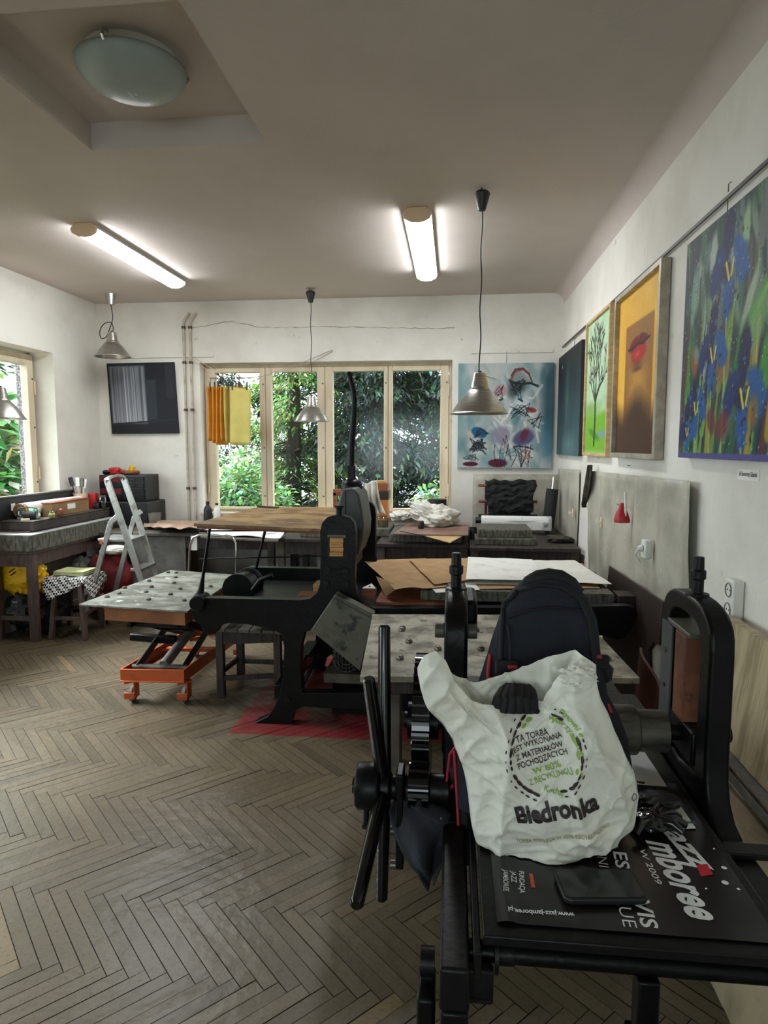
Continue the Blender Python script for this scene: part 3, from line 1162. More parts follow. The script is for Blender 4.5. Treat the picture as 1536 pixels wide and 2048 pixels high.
pz = lambda px, py, Y: at(px, py, Y=Y).z
pendant(at(958, 830, Y=3.87).x, 3.87, pz(958, 828, 3.87), 'nearest pendant lamp, hanging in front of the blue-green portrait painting')
pendant(at(624, 845, Y=6.1).x, 6.1, pz(624, 843, 6.1), 'small pendant lamp hanging in front of the back window')
pendant(at(226, 715, Y=6.1).x, 6.1, pz(228, 714, 6.1), 'pendant lamp with a looped cord in the left back corner', loop=True, black=False)
pendant(at(4, 840, Y=4.6).x, 4.6, pz(4, 838, 4.6), 'pendant lamp cut by the left frame edge, in front of the side window')


# ------------------------------------------------------------------ paintings
def hang(name, label, cv, tl, du, dv, nrm, th, edge, frame=None, fm=None, fd=.04, paint='paint', group=None, inner=None):
    """canvas: tl/du/dv describe the front picture plane, nrm points into the room"""
    tl, du, dv, nrm = Vector(tl), Vector(du), Vector(dv), Vector(nrm).normalized()
    base = tl + du * .5 + dv - nrm * th
    t = thing(name, label, 'painting', base, group)
    e1 = MB()
    b0 = tl - nrm * .0008
    e1.prism([b0, b0 + du, b0 + du + dv, b0 + dv], -nrm * th)
    obj('stretcher', e1, M[edge], t, smooth=False)
    mb_, c = canvas_mesh(cv, tl, du, dv)
    obj('canvas', mb_, M[paint], t, smooth=False, cols=c)
    if frame:
        u, v = du.normalized(), dv.normalized()
        f = frame
        o_ = [tl - u * f - v * f, tl + du + u * f - v * f, tl + du + dv + u * f + v * f, tl + dv - u * f + v * f]
        i_ = [tl, tl + du, tl + du + dv, tl + dv]
        fb = MB()
        fb.ring([p - nrm * (th + .002) for p in o_], [p - nrm * (th + .002) for p in i_], nrm * (th + fd))
        obj('frame', fb, M[fm], t, smooth=False, bevel=.004)
    return t


# dark painting with a grey veil, left of the pipes (hangs slightly askew)
cv = Canvas(110, 110, (22, 25, 33))
cv.rect(.03, .04, .56, .86, (96, 100, 108), .03)
v = cv.streaks(.0)
cv.r = np.random.RandomState(5)
n = cv.r.rand(1, 110)
st = (n - .5) * 2 * np.ones((110, 1))
mask = np.clip((cv.X - .03) / .02, 0, 1) * np.clip((.56 - cv.X) / .015, 0, 1) * np.clip((cv.Y - .04) / .04, 0, 1) * np.clip((.86 - .03 * cv.X - cv.Y) / .02, 0, 1)
cv.a = np.clip(cv.a + (mask * (st * .14 + .18 * np.clip(cv.Y * 1.3 - .35, 0, 1) + .10 * np.exp(-((cv.X - .27) / .06) ** 2)))[..., None], 0, 1)
cv.rect(.56, .24, .71, .80, (40, 47, 55), .02)
cv.rect(.86, .02, .99, .5, (34, 38, 46), .03)
cv.rect(.57, .0, .86, .23, (14, 20, 32), .02, .7)
cv.line([(0, .86), (.55, .83), (1, .80)], .012, (30, 36, 44))
cv.rect(0, .87, 1, 1, (17, 20, 26), .04)
tl, tr, bl = at(213, 727, Y=YB - .035), at(347, 724, Y=YB - .035), at(224, 868, Y=YB - .035)
hang('painting', 'dark painting with a pale grey hanging veil, left of the pipes', cv, tl, tr - tl, bl - tl, (0, -1, 0), .03, 'canvasdark', paint='paintmatt')

# blue-green painting with figures in hats
cv = Canvas(170, 186, (176, 184, 184))
cv.r = np.random.RandomState(9)
TE = [(104, 140, 144), (190, 192, 186), (84, 120, 126), (150, 160, 162), (196, 186, 178), (120, 154, 158)]
for k in range(170):
    cv.ell(cv.r.rand(), cv.r.rand(), .02 + .08 * cv.r.rand(), .05 + .16 * cv.r.rand(), TE[k % 6], .5, .5, cv.r.uniform(-.5, .5))
cv.ell(.0, .35, .14, .8, (86, 128, 134), .8, .7)
cv.ell(1.0, .35, .17, .75, (42, 80, 90), .6, .85)
cv.ell(.97, .75, .15, .3, (58, 112, 136), .7, .6)
cv.ell(.30, .18, .16, .22, (188, 188, 178), .7, .6)
for k in range(60):
    x0, y0_ = cv.r.uniform(.38, .85), cv.r.uniform(.25, .95)
    cv.line([(x0, y0_), (x0 + cv.r.uniform(-.1, .1), y0_ + cv.r.uniform(-.12, .12))], .012, [(216, 218, 216), (178, 190, 198), (226, 222, 214), (128, 150, 160)][k % 4], .6)
cv.ell(.62, .22, .12, .17, (52, 66, 66), .5, .8, .3)
cv.ell(.64, .14, .10, .085, (132, 148, 144), .5, .85)
cv.line([(.55, .17), (.60, .08), (.68, .06), (.74, .1)], .012, (140, 58, 62), .8)
cv.ell(.45, .26, .075, .075, (178, 128, 140), .3, .8, .2)
cv.ell(.42, .33, .05, .05, (216, 206, 196), .4, .8)
cv.ell(.68, .38, .12, .14, (212, 216, 220), .6, .8)
cv.ell(.66, .31, .05, .05, (120, 156, 172), .5, .7)
cv.ell(.78, .445, .06, .032, (150, 48, 54), .3, .9, .2)
cv.ell(.23, .66, .095, .06, (24, 84, 124), .2, .95, .35)
cv.ell(.22, .80, .12, .12, (200, 206, 204), .6, .8)
cv.ell(.46, .69, .11, .12, (140, 128, 150), .35, .8, .5)
cv.ell(.70, .71, .14, .09, (72, 70, 112), .3, .85, -.4)
cv.ell(.71, .68, .05, .1, (108, 38, 60), .5, .85, .4)
cv.ell(.43, .955, .11, .05, (84, 28, 50), .2, .97)
cv.ell(.14, .965, .09, .028, (76, 20, 36), .2, .97)
cv.ell(.73, .87, .08, .12, (220, 190, 172), .6, .7)


def scribble(x, y, rx_, ry_, n, w, c, al=.85):
    p = []
    for k in range(n):
        p.append((x + rx_ * math.cos(k * 1.9 + x * 9) * cv.r.uniform(.4, 1), y + ry_ * math.sin(k * 2.3 + y * 7) * cv.r.uniform(.4, 1)))
    cv.line(p, w, c, al)


ink = (26, 34, 40)
for a in ((.22, .79, .10, .09, 26, .007), (.24, .66, .12, .07, 10, .006), (.68, .45, .16, .08, 20, .005), (.62, .22, .1, .12, 16, .006),
          (.83, .55, .1, .1, 10, .005), (.44, .28, .08, .1, 8, .005), (.7, .86, .12, .14, 12, .004), (.52, .82, .06, .14, 8, .004), (.16, .9, .12, .05, 8, .005)):
    scribble(*a[:5], a[5] * .7, ink)
for x0 in (.40, .47, .54, .60, .66, .72, .78):
    cv.line([(x0, .78), (x0 + cv.r.uniform(-.03, .04), .88), (x0 + cv.r.uniform(-.05, .06), .99)], .0045, ink, .75)
cv.line([(.56, .12), (.6, .06), (.68, .05), (.74, .1), (.78, .18)], .007, (90, 36, 44))
cv.line([(.56, .18), (.66, .2), (.76, .19), (.84, .22)], .012, (30, 44, 44))
cv.line([(.38, .33), (.42, .36), (.47, .34)], .012, (60, 70, 60))
cv.line([(.64, .34), (.68, .36)], .010, (30, 50, 66))
cv.line([(.60, .8), (.64, .79), (.74, .80), (.80, .82)], .007, (30, 30, 60))
tl, tr, bl = at(917, 727, Y=YB - .035), at(1108, 725, Y=YB - .035), at(915, 935, Y=YB - .035)
hang('painting', 'blue-green painting of sketched figures in hats on the back wall', cv, tl, tr - tl, Vector((0, 0, bl.z - tl.z)), (0, -1, 0), .03, 'canvasteal')

XW = XR


def right_painting(label, cv, y_far, y_near, z0, z1, th, edge, **k):
    x = XW - th - .004
    tl_ = Vector((x, y_far, z1))
    return hang('painting', label, cv, tl_, Vector((0, y_near - y_far, 0)), Vector((0, 0, z0 - z1)), (-1, 0, 0), th, edge, **k)


# dark teal painting
cv = Canvas(90, 80, (22, 34, 40))
cv.grad((20, 26, 34), (70, 100, 104))
cv.ell(.45, .45, .16, .4, (74, 96, 92), .9, .7)
cv.ell(.45, .30, .05, .2, (60, 84, 80), .8, .7)
cv.rect(.43, .42, .48, .50, (96, 110, 100), .02, .5)
cv.rect(.43, .60, .48, .68, (96, 110, 100), .02, .5)
cv.ell(.55, .9, .4, .14, (110, 136, 138), .9, .6)
cv.ell(.2, .12, .02, .02, (200, 210, 214), .4, .9)
cv.streaks(.12, 2, 14)
right_painting('dark teal misty painting on the right wall, nearest the back corner', cv, at(1123, 800, X=XW).y, at(1169, 800, X=XW).y, 1.47, 2.385, .03, 'canvasdark')

# bare tree painting
cv = Canvas(110, 140, (176, 206, 170))
cv.r = np.random.RandomState(4)
for k in range(90):
    cv.ell(cv.r.rand(), cv.r.rand() * .8, .03 + .08 * cv.r.rand(), .05 + .1 * cv.r.rand(), [(196, 214, 188), (132, 178, 132), (208, 220, 204), (150, 190, 150)][k % 4], .9, .5, cv.r.rand() * 3)
cv.rect(0, .70, 1, 1, (116, 174, 48), .06)
cv.ell(.3, .66, .5, .1, (110, 160, 62), .7, .7)
cv.ell(.75, .86, .2, .05, (120, 150, 170), .5, .9)
cv.ell(.4, .86, .3, .05, (64, 124, 40), .5, .8, .2)
tr_c = (58, 56, 48)
cv.line([(.42, .93), (.44, .75), (.43, .6)], .03, tr_c)


def branch(x, y, a, l, w, d):
    if d == 0 or l < .02:
        return
    p = [(x, y)]
    for k in range(3):
        x += math.sin(a) * l / 3
        y -= math.cos(a) * l / 3 * .82
        a += cv.r.uniform(-.35, .35)
        p.append((x, y))
    cv.line(p, max(w * 1.4, .0085), tr_c, .95)
    for s_ in (-1, 1):
        branch(x, y, a * .75 + s_ * cv.r.uniform(.2, .65), l * cv.r.uniform(.62, .86), w * .72, d - 1)


for a, l in ((-.55, .2), (-.15, .24), (.2, .24), (.6, .2), (-.9, .14), (.95, .14)):
    branch(.43, .62, a, l, .011, 5)
right_painting('green painting of a bare twisted tree in a pale wooden frame', cv, at(1180, 800, X=XW).y, at(1226, 800, X=XW).y - .0, 1.50, 2.445, .022, 'lightwood', frame=.022, fm='lightwood', fd=.02)

# lips painting
cv = Canvas(120, 170, (224, 172, 62))
cv.r = np.random.RandomState(8)
for k in range(70):
    cv.ell(cv.r.rand(), cv.r.rand(), .05 + .1 * cv.r.rand(), .05 + .1 * cv.r.rand(), [(232, 184, 74), (212, 158, 54), (240, 196, 92)][k % 3], .9, .4)
cv.rect(.2, .2, .84, 1.0, (144, 98, 46), .015, .95)
cv.ell(.52, .55, .3, .2, (200, 146, 66), .9, .85)
cv.ell(.52, .66, .28, .16, (206, 152, 70), .9, .8)
m_ = np.clip((cv.Y - .62 - .06 * np.sin(cv.X * 9)) / .16, 0, 1)
cv.mix(m_ * .96, (66, 42, 26))
cv.ell(.50, .46, .2, .07, (88, 52, 30), .9, .7)
cv.ell(.50, .34, .24, .055, (96, 22, 24), .3, .95, -.12)
cv.ell(.41, .32, .13, .042, (104, 24, 26), .4, .95, -.28)
cv.ell(.62, .315, .12, .042, (96, 20, 24), .4, .95, .25)
cv.ell(.52, .395, .20, .085, (168, 30, 34), .3, .97, -.1)
cv.ell(.50, .40, .09, .03, (214, 66, 60), .7, .9, -.1)
cv.line([(.27, .35), (.4, .355), (.5, .34), (.62, .35), (.76, .33)], .010, (40, 12, 14))
cv.ell(.5, .49, .16, .03, (80, 44, 24), .8, .7)
right_painting('golden painting of red lips in a silver frame', cv, at(1242, 800, X=XW).y, at(1334, 800, X=XW).y + .04, 1.51, 2.42, .02, 'silver', frame=.030, fm='silver', fd=.03)

# iris painting
cv = Canvas(230, 250, (44, 60, 58))
cv.r = R = np.random.RandomState(12)
pal = [(44, 84, 64), (136, 160, 140), (60, 66, 74), (86, 120, 84), (170, 184, 166), (30, 42, 58), (108, 106, 90), (52, 96, 60)]
for k in range(130):
    x0, y0_ = R.rand(), R.rand() * .9
    cv.ell(x0, y0_, .02 + .03 * R.rand(), .07 + .12 * R.rand(), pal[k % 8], .4, .6, R.uniform(-.3, .3), .05)
for k in range(34):
    x0 = R.rand()
    y1 = R.uniform(.25, .85)
    dx = R.uniform(-.05, .22)
    cv.line([(x0, 1), (x0 + dx * .35, (1 + y1) / 2), (x0 + dx, y1)], .026, [(58, 128, 44), (124, 166, 74), (26, 62, 78), (128, 138, 58), (38, 92, 56), (170, 150, 50), (92, 46, 46), (22, 34, 66)][k % 8], .85, True)
for a in ((.66, .02, .04, .24, (160, 196, 144)), (.34, .04, .05, .2, (186, 192, 184)), (.80, .02, .05, .25, (110, 116, 114)), (.93, .06, .04, .2, (84, 104, 96)), (.12, .12, .04, .3, (124, 158, 138)), (.9, .2, .06, .1, (170, 180, 176))):
    cv.ell(a[0], a[1] + a[3] / 2, a[2], a[3] * .6, a[4], .4, .85, .08, .06)
for k in range(26):
    x0, y0_ = R.rand(), R.rand() * .5
    cv.line([(x0, y0_), (x0 + R.uniform(-.02, .05), y0_ + R.uniform(.08, .25))], .008, [(196, 206, 200), (24, 32, 36), (120, 170, 90)][k % 3], .7, True)
cv.line([(.66, .66), (.76, .46), (.92, .32)], .045, (50, 130, 44), .92, True)
cv.line([(.70, .60), (.80, .44), (.95, .30)], .015, (130, 180, 90), .8, True)
cv.line([(.94, .9), (.95, .6), (.99, .4)], .04, (166, 150, 40), .85, True)
cv.line([(.6, .98), (.7, .8), (.98, .6)], .035, (42, 92, 62), .9, True)
cv.ell(.50, .62, .09, .09, (140, 92, 52), .5, .8, .4)
cv.ell(.14, .55, .03, .08, (150, 84, 44), .5, .8)
cv.ell(.80, .48, .10, .16, (120, 160, 96), .5, .8, .5)
cv.ell(.72, .40, .04, .16, (176, 196, 160), .5, .8, .5)
cv.ell(.88, .66, .06, .2, (66, 140, 56), .4, .85, .2)
cv.ell(.55, .84, .10, .12, (92, 130, 96), .5, .7, .5)
cv.ell(.30, .36, .07, .10, (120, 150, 120), .5, .7, .2)
for (x, y, s_) in ((.50, .22, 1.2), (.37, .54, 1.0), (.20, .76, .85), (.70, .74, 1.2), (.10, .87, .6)):
    b1, b2, b3 = (30, 46, 104), (36, 84, 150), (20, 28, 70)
    cv.ell(x, y - .11 * s_, .05 * s_, .12 * s_, b3, .25, .97, .15, .06)
    cv.ell(x - .09 * s_, y, .055 * s_, .11 * s_, b1, .25, .97, .5, .08)
    cv.ell(x + .10 * s_, y + .005, .06 * s_, .11 * s_, b2, .25, .95, -.5, .08)
    cv.ell(x + .01, y + .10 * s_, .05 * s_, .12 * s_, b2, .3, .95, 0, .08)
    cv.ell(x - .02, y + .02, .05 * s_, .05 * s_, b3, .4, .9)
    for k in range(16):
        cv.ell(x + R.uniform(-.12, .12) * s_, y + R.uniform(-.14, .16) * s_, .012, .02, [(60, 120, 190), (24, 34, 90), (14, 20, 56)][k % 3], .5, .7, R.rand() * 3)
    cv.line([(x - .015 * s_, y - .01), (x + .012 * s_, y + .05 * s_)], .007 * s_, (222, 190, 50))
    cv.line([(x + .045 * s_, y - .01), (x + .03 * s_, y + .04 * s_)], .006 * s_, (226, 196, 70))
    cv.line([(x + .01, y + .18 * s_), (x + .02, .99)], .008, (150, 176, 120), .85)
cv.ell(.52, .86, .07, .09, (118, 44, 56), .4, .8, .6)
cv.ell(.40, .84, .05, .08, (104, 40, 52), .4, .8, -.5)
cv.ell(.18, .60, .04, .06, (150, 84, 44), .5, .8)
cv.ell(.80, .82, .06, .09, (150, 104, 48), .5, .7)
for k in range(240):
    cv.ell(R.rand(), R.rand(), .006, .008, (206, 214, 206) if k % 2 else (20, 26, 34), .5, .55, R.rand() * 3)
cv.rect(0, .975, 1, 1, (84, 78, 140), .006)
cv.rect(0, 0, .012, 1, (70, 70, 112), .006, .8)
right_painting('large painting of blue irises with a purple edge, nearest on the right wall', cv, at(1363, 800, X=XW - .04).y, 2.12, 1.50, 2.405, .04, 'purple')

# suspension wires of the pictures
def hangwire(y, z0, z1, x=XR - .012):
    mb_ = MB()
    mb_.tube([(x, y, z0), (x, y, z1), (x + .01, y, z1 + .008)], .0018, 6)
    return one('picture_wire', 'thin wire holding a painting from the rail above it', 'wire', mb_, M['wire'], 'picture wires on the right wall')


for q, lab in (((1465, 350, 2.44), 'thin wire above the iris painting'), ((1298, 520, 2.46), 'thin wire above the lips painting'),
               ((1208, 625, 2.467), 'thin wire above the tree painting'), ((1152, 683, 2.385), 'thin wire above the dark teal painting')):
    o = hangwire(at(q[0], q[1], X=XR).y, q[2] - .01, 2.53 if q[0] > 1400 else 2.50)
    o['label'] = lab
    del o['group']
p = at(1013, 705, Y=YB)
mb = MB()
mb.tube([(p.x, YB - .016, p.z + .01), (p.x, YB - .016, at(1013, 730, Y=YB).z)], .0018, 6)
one('picture_wire', 'thin wire above the painting of figures in hats', 'wire', mb, M['wire'])
mb = MB()
p0, p1 = at(955, 745, Y=YB - .05), at(992, 757, Y=YB - .05)
mb.bar(p0, p1, .02, .004)
one('picture_hook_strip', 'tilted pale metal strip above the nearest pendant, over the hat painting', 'strip', mb, M['white'])

# caption cards
def card(px, py, w, h, label, wall='r', txt=None):
    t = None
    mb_ = MB()
    if wall == 'r':
        p_ = at(px, py, X=XR - .001)
        mb_.bb(XR - .002, XR - .0003, p_.y - w / 2, p_.y + w / 2, p_.z - h / 2, p_.z + h / 2)
    else:
        p_ = at(px, py, Y=YB - .001)
        mb_.bb(p_.x - w / 2, p_.x + w / 2, YB - .002, YB - .0003, p_.z - h / 2, p_.z + h / 2)
    base = Vector((p_.x, p_.y, p_.z - h / 2))
    t = thing('caption_card', label, 'label', base)
    obj('card', mb_, M['paper'], t, smooth=False)
    mb_ = MB()
    if wall == 'r':
        if txt:
            text_into(mb_, txt, (XR - .0026, p_.y + w * .42, p_.z - h * .12), (0, -1, 0), (0, 0, 1), h * .42, .012, width=w * .84)
        else:
            for a_, b__ in ((-.3, .1), (.16, .32)):
                mb_.bb(XR - .0027, XR - .0022, p_.y + w * a_, p_.y + w * b__, p_.z - h * .12, p_.z + h * .16)
    else:
        for a_, b__ in ((-.35, -.05), (.0, .35)):
            mb_.bb(p_.x + w * a_, p_.x + w * b__, YB - .0027, YB - .0022, p_.z - h * .12, p_.z + h * .16)
    obj('lettering', mb_, M['inkb'], t, smooth=False)


card(1496, 950, .17, .038, 'caption card under the iris painting', 'r', 'Jol Szewertay Gdanski')
card(1258, 931, .09, .022, 'caption card under the lips painting', 'r')
card(1197, 916, .09, .02, 'caption card under the tree painting', 'r')
card(1018, 940, .09, .02, 'caption card under the hat painting', 'b')
card(353, 912, .08, .014, 'tiny caption card under the dark veil painting', 'b')

# ------------------------------------------------------------------ things on the right and back walls
def wall_sheet(name, label, y0, y1, z0, z1, folds, amp, seed):
    mb_ = MB()

    def fn(u, v):
        y = y0 + (y1 - y0) * u
        d = .012 + amp * (.5 + .5 * math.sin(u * folds * 6.3 + v * 1.4 + seed)) * (.25 + .9 * (1 - v)) + wob((u * 5, v * 5, seed), 1, .006)
        return Vector((XR - d, y + .02 * math.sin(v * 5 + seed) * (1 if u < .1 or u > .9 else 0), z1 + (z0 - z1) * v + .03 * u * (1 - v)))
    mb_.grid(fn, 60, 26)
    return one(name, label, 'sheet', mb_, M['sheet'], solid=.0015)


wall_sheet('plastic_sheet', 'wrinkled grey plastic sheet pinned to the right wall behind the red nozzle', 4.90, 2.82, .35, 1.37, 5, .03, 1.)
wall_sheet('plastic_sheet', 'grey plastic sheet on the right wall in the back corner beside the black roller', 6.46, 5.42, .45, 1.33, 2, .03, 4.)
mb = MB()
p0, p1 = at(946, 948, Y=YB), at(1122, 1090, Y=YB)
mb.grid(lambda u, v: Vector((p0.x + (XR - .01 - p0.x) * u, YB - .004 - .006 * math.sin(u * 9 + v * 2) ** 2, p0.z + (.62 - p0.z) * v)), 20, 10)
one('plastic_sheet', 'flat pale grey sheet on the back wall behind the black roller rack', 'sheet', mb, M['sheet'], solid=.001)


def hook(px, py, label, n='wall_hook'):
    p_ = at(px, py, X=XR - .04)
    t = thing(n, label, 'hook', (XR - .03, p_.y, p_.z - .05))
    mb_ = MB()
    mb_.box((XR - .042, p_.y, p_.z), (.008, .03, .07))
    obj('plate', mb_, M['cap'], t, bevel=.003)
    mb_ = MB()
    mb_.tube([(XR - .046, p_.y, p_.z + .01), (XR - .075, p_.y, p_.z - .01), (XR - .072, p_.y, p_.z + .02)], .004, 8)
    obj('peg', mb_, M['white'], t)


hook(1146, 1026, 'small cream plastic hook on the sheet in the back corner')
hook(1203, 1045, 'small cream plastic hook on the wrinkled sheet left of the red nozzle')

# red spray head hanging by its trigger
p = at(1250, 1015, X=.97)
t = thing('spray_nozzle', 'red plastic spray head hanging on the wrinkled wall sheet', 'nozzle', (.97, p.y, p.z - .09))
mb = MB()
mb.lathe((.955, p.y, p.z - .085), [(0, 0), (.042, 0), (.044, .012), (.034, .05), (.018, .085), (.014, .11), (0, .112)], 20)
obj('body', mb, M['red'], t)
mb = MB()
mb.tube([(.965, p.y - .02, p.z + .09), (.968, p.y - .02, p.z + .0), (.962, p.y - .035, p.z - .09)], .008, 8)
obj('tube', mb, M['white'], t)
mb = MB()
mb.tube([(.955, p.y + .02, p.z + .0), (.95, p.y + .09, p.z + .012)], .003, 6)
obj('trigger', mb, M['steel'], t)

# dark rag on a nail
p0, p1 = at(1186, 930, X=.99), at(1172, 1010, X=.99)
mb = MB()
prof = [(0, .008), (.12, .03), (.3, .05), (.55, .06), (.78, .045), (.9, .022), (1.0, .006)]


def rag(u, v):
    z = p0.z + (p1.z - p0.z) * v
    k = v * (len(prof) - 1)
    w = np.interp(v, [a for a, _ in prof], [b_ for _, b_ in prof])
    y = p0.y + (p1.y - p0.y) * v + (u - .5) * 2 * w * 1.6
    return Vector((.985 - .02 * math.cos((u - .5) * PI) - .012 * math.sin(u * 14 + v * 3), y, z - .02 * (u > .5) * v))


mb.grid(rag, 18, 18)
one('hanging_rag', 'dark olive rag hanging from a nail on the right wall', 'rag', mb, M['darkrag'], solid=.004)

# sockets
p = at(1297, 1098, X=XR - .05)
t = thing('wall_socket', 'single white socket with a plug on the wrinkled wall sheet', 'socket', (XR - .05, p.y, p.z - .05))
mb = MB()
mb.box((XR - .06, p.y, p.z), (.035, .075, .095))
obj('plate', mb, M['white'], t, bevel=.008, seg=3)
mb = MB()
mb.cyl((XR - .078, p.y, p.z + .005), (XR - .10, p.y + .004, p.z + .0), .019, .013)
mb.tube([(XR - .10, p.y + .004, p.z), (XR - .112, p.y + .01, p.z - .03), (XR - .085, p.y + .012, p.z - .07)], .005, 8)
obj('plug', mb, M['white'], t)
p = at(1480, 1200, X=XR)
t = thing('wall_socket', 'old double socket in a raised white box above the stone slab', 'socket', (XR - .03, p.y, p.z - .08))
mb = MB()
mb.box((XR - .0205, p.y, p.z), (.04, .075, .15))
obj('plate', mb, M['white'], t, bevel=.007, seg=3)
for dz in (.036, -.036):
    mb = MB()
    mb.lathe((XR - .0415, p.y, p.z + dz), [(.027, 0), (.024, -.003), (.022, .012), (0, .012)], 24, ax=(1, 0, 0))
    o = obj('socket_well', mb, M['grey'], t)
    mb = MB()
    for s_ in (-1, 1):
        mb.cyl((XR - .0415, p.y + s_ * .01, p.z + dz), (XR - .0395, p.y + s_ * .01, p.z + dz), .0035, n=8)
    obj('pin_hole', mb, M['black'], o)

# ------------------------------------------------------------------ leaning boards and slabs by the right wall
t = thing('leaning_board', 'dark brown sheet standing flat against the right wall at the end of the big press', 'board', (.99, 3.7, 0))
mb = MB()
q = [at(1218, 1132, X=.985), at(1326, 1205, X=.985), at(1318, 1290, X=.985), at(1306, 1284, X=.985), at(1296, 1300, X=.985)]
q = [Vector(v) for v in q]
q += [Vector((.985, 3.25, .003)), Vector((.985, 4.35, .003))]
mb.prism(q, (.010, 0, 0))
obj('sheet', mb, M['darkboard'], t)
t = thing('leather_roll', 'folded red-brown leather leaning below the dark board', 'leather', (.80, 2.72, 0))
mb = MB()
a, b_ = at(1278, 1295, X=.86), at(1320, 1345, X=.86)
mb.slab(lambda u, v: Vector((.80 + .06 * v + .012 * math.sin(u * 11 + v * 3), a.y + (b_.y - .25 - a.y) * u, .02 + (a.z - .02 - .16 * u) * v + .01 * math.sin(u * 9))), 20, 14, Vector((.012, 0, 0)))
obj('hide', mb, M['leather'], t)

# big veined stone slab leaning, on a dark rail
t = thing('stone_slab', 'large veined beige stone slab leaning against the right wall', 'slab', (.93, 2.0, .5))
tp0, tp1 = at(1432, 1212, X=.955), at(1545, 1252, X=.955)
bt0, bt1 = at(1424, 1448, X=.90), at(1540, 1592, X=.90)
mb = MB()
yA, yB_ = tp0.y + .0, 1.2
zt0 = 1.0


def slabfn(u, v):
    y = yA + (yB_ - yA) * u
    ztop = tp0.z - .02 + .035 * u
    zbot = .585
    z = zbot + (ztop - zbot) * v
    x = .885 + .06 * v + .0018 * noise.noise(Vector((y * 9, z * 9, 0)))
    # rounded hollow near the far top corner
    d = math.hypot((y - yA + .13) / .10, (z - ztop + .05) / .09)
    if d < 1:
        x += .012 * (1 - d * d)
    return Vector((x, y, z - (.012 * max(0, 1 - u * 22) if v > .9 else 0)))


mb.slab(slabfn, 90, 50, Vector((.035, 0, 0)))
obj('slab', mb, M['slab'], t, ang=50)
t = thing('support_rail', 'dark grey square rail the beige stone slab stands on', 'rail', (.88, 1.8, .5))
mb = MB()
mb.bb(.835, .925, 1.1, 2.36, .545, .58)
obj('bar', mb, M['grey'], t, bevel=.004)
mb = MB()
mb.bb(.835, .84, 1.1, 2.36, .58, .592)
obj('lip', mb, M['steel'], t)
for yy in (1.3, 2.2):
    mb = MB()
    mb.bb(.93, XR, yy - .02, yy + .02, .53, .565)
    obj('bracket', mb, M['iron2'], t)
mb = MB()
mb.cyl((.842, at(1437, 1455, X=.84).y, .583), (.842, at(1437, 1455, X=.84).y, .615), .006, n=8)
mb.cyl((.842, at(1437, 1455, X=.84).y, .612), (.842, at(1437, 1455, X=.84).y, .62), .011, n=8)
obj('bolt', mb, M['steel'], t)
t = thing('stone_slab', 'rough pale stone blank standing on the floor below the veined slab', 'slab', (.83, 1.8, 0))
mb = MB()


def blank(u, v):
    y = 2.36 + (.9 - 2.36) * u
    z = .0 + (.52 - .03 * abs(noise.noise(Vector((u * 6, 0, 0)))) - .02 * u) * v
    return Vector((.76 + .05 * v + .006 * noise.noise(Vector((y * 6, z * 6, 3))) + .004 * noise.noise(Vector((y * 20, z * 20, 3))), y, z))


mb.slab(blank, 70, 30, Vector((.06, 0, 0)))
obj('blank', mb, M['slab2'], t, ang=60)

# ------------------------------------------------------------------ orange lift table
def bolt_into(mb_, x, y, z, r=.012, h=.012):
    mb_.lathe((x, y, z), [(0, h), (r * .55, h), (r * .9, h * .75), (r, h * .3), (r, 0)], 8)


fl, frr, br_, bl_ = at(158, 1208, Z=.6), at(375, 1222, Z=.6), at(482, 1150, Z=.6), at(340, 1140, Z=.6)
t = thing('lift_table', 'orange wheeled scissor lift table with a bolted steel sheet top', 'lift table', (-1.85, 4.15, 0))
mb = MB()
mb.prism([v + Vector((0, 0, -.012)) for v in (fl, frr, br_, bl_)], (0, 0, .012))
top = obj('steel_top', mb, M['plate2'], t, smooth=False, bevel=.002)
for px, py in ((214, 1193), (238, 1186), (297, 1198), (292, 1183), (249, 1175), (303, 1173), (341, 1188), (368, 1200), (360, 1177), (348, 1165), (351, 1154), (298, 1161), (352, 1145), (336, 1144), (393, 1189), (421, 1172), (453, 1159), (475, 1148)):
    p_ = at(px, py, Z=.606)
    mb = MB()
    bolt_into(mb, p_.x, p_.y, .600, .016, .014)
    obj('bolt', mb, M['dsteel'], top)


def inset(a, b_, c, d, k):
    c0 = (a + b_ + c + d) / 4
    return [c0 + (v - c0) * k for v in (a, b_, c, d)]


I = [at(205, 1212, Z=.588), at(368, 1222, Z=.588)]
u_ = (frr - fl).normalized()
w_ = (br_ - frr).normalized()
A0 = fl + u_ * .155 + w_ * .03
A1 = frr - u_ * .03 + w_ * .03
mb = MB()
mb.prism([Vector((v.x, v.y, .502)) for v in (A0, A1, A1 + w_ * .92, A0 + w_ * .92)], (0, 0, .085))
obj('top_box', mb, M['brownbox'], t, smooth=False, bevel=.003)
# base frame: px corners at z .19
b0, b1 = at(241, 1350, Z=.185), at(369, 1352, Z=.185)
ub = (b1 - b0).normalized()
wb_ = Vector((-ub.y, ub.x, 0))
wb_ = (wb_ + ub * .12).normalized()
BW = (b1 - b0).length
BL = .95


def bp_(a, c, z):
    v = b0 + ub * a + wb_ * c
    return Vector((v.x, v.y, z))


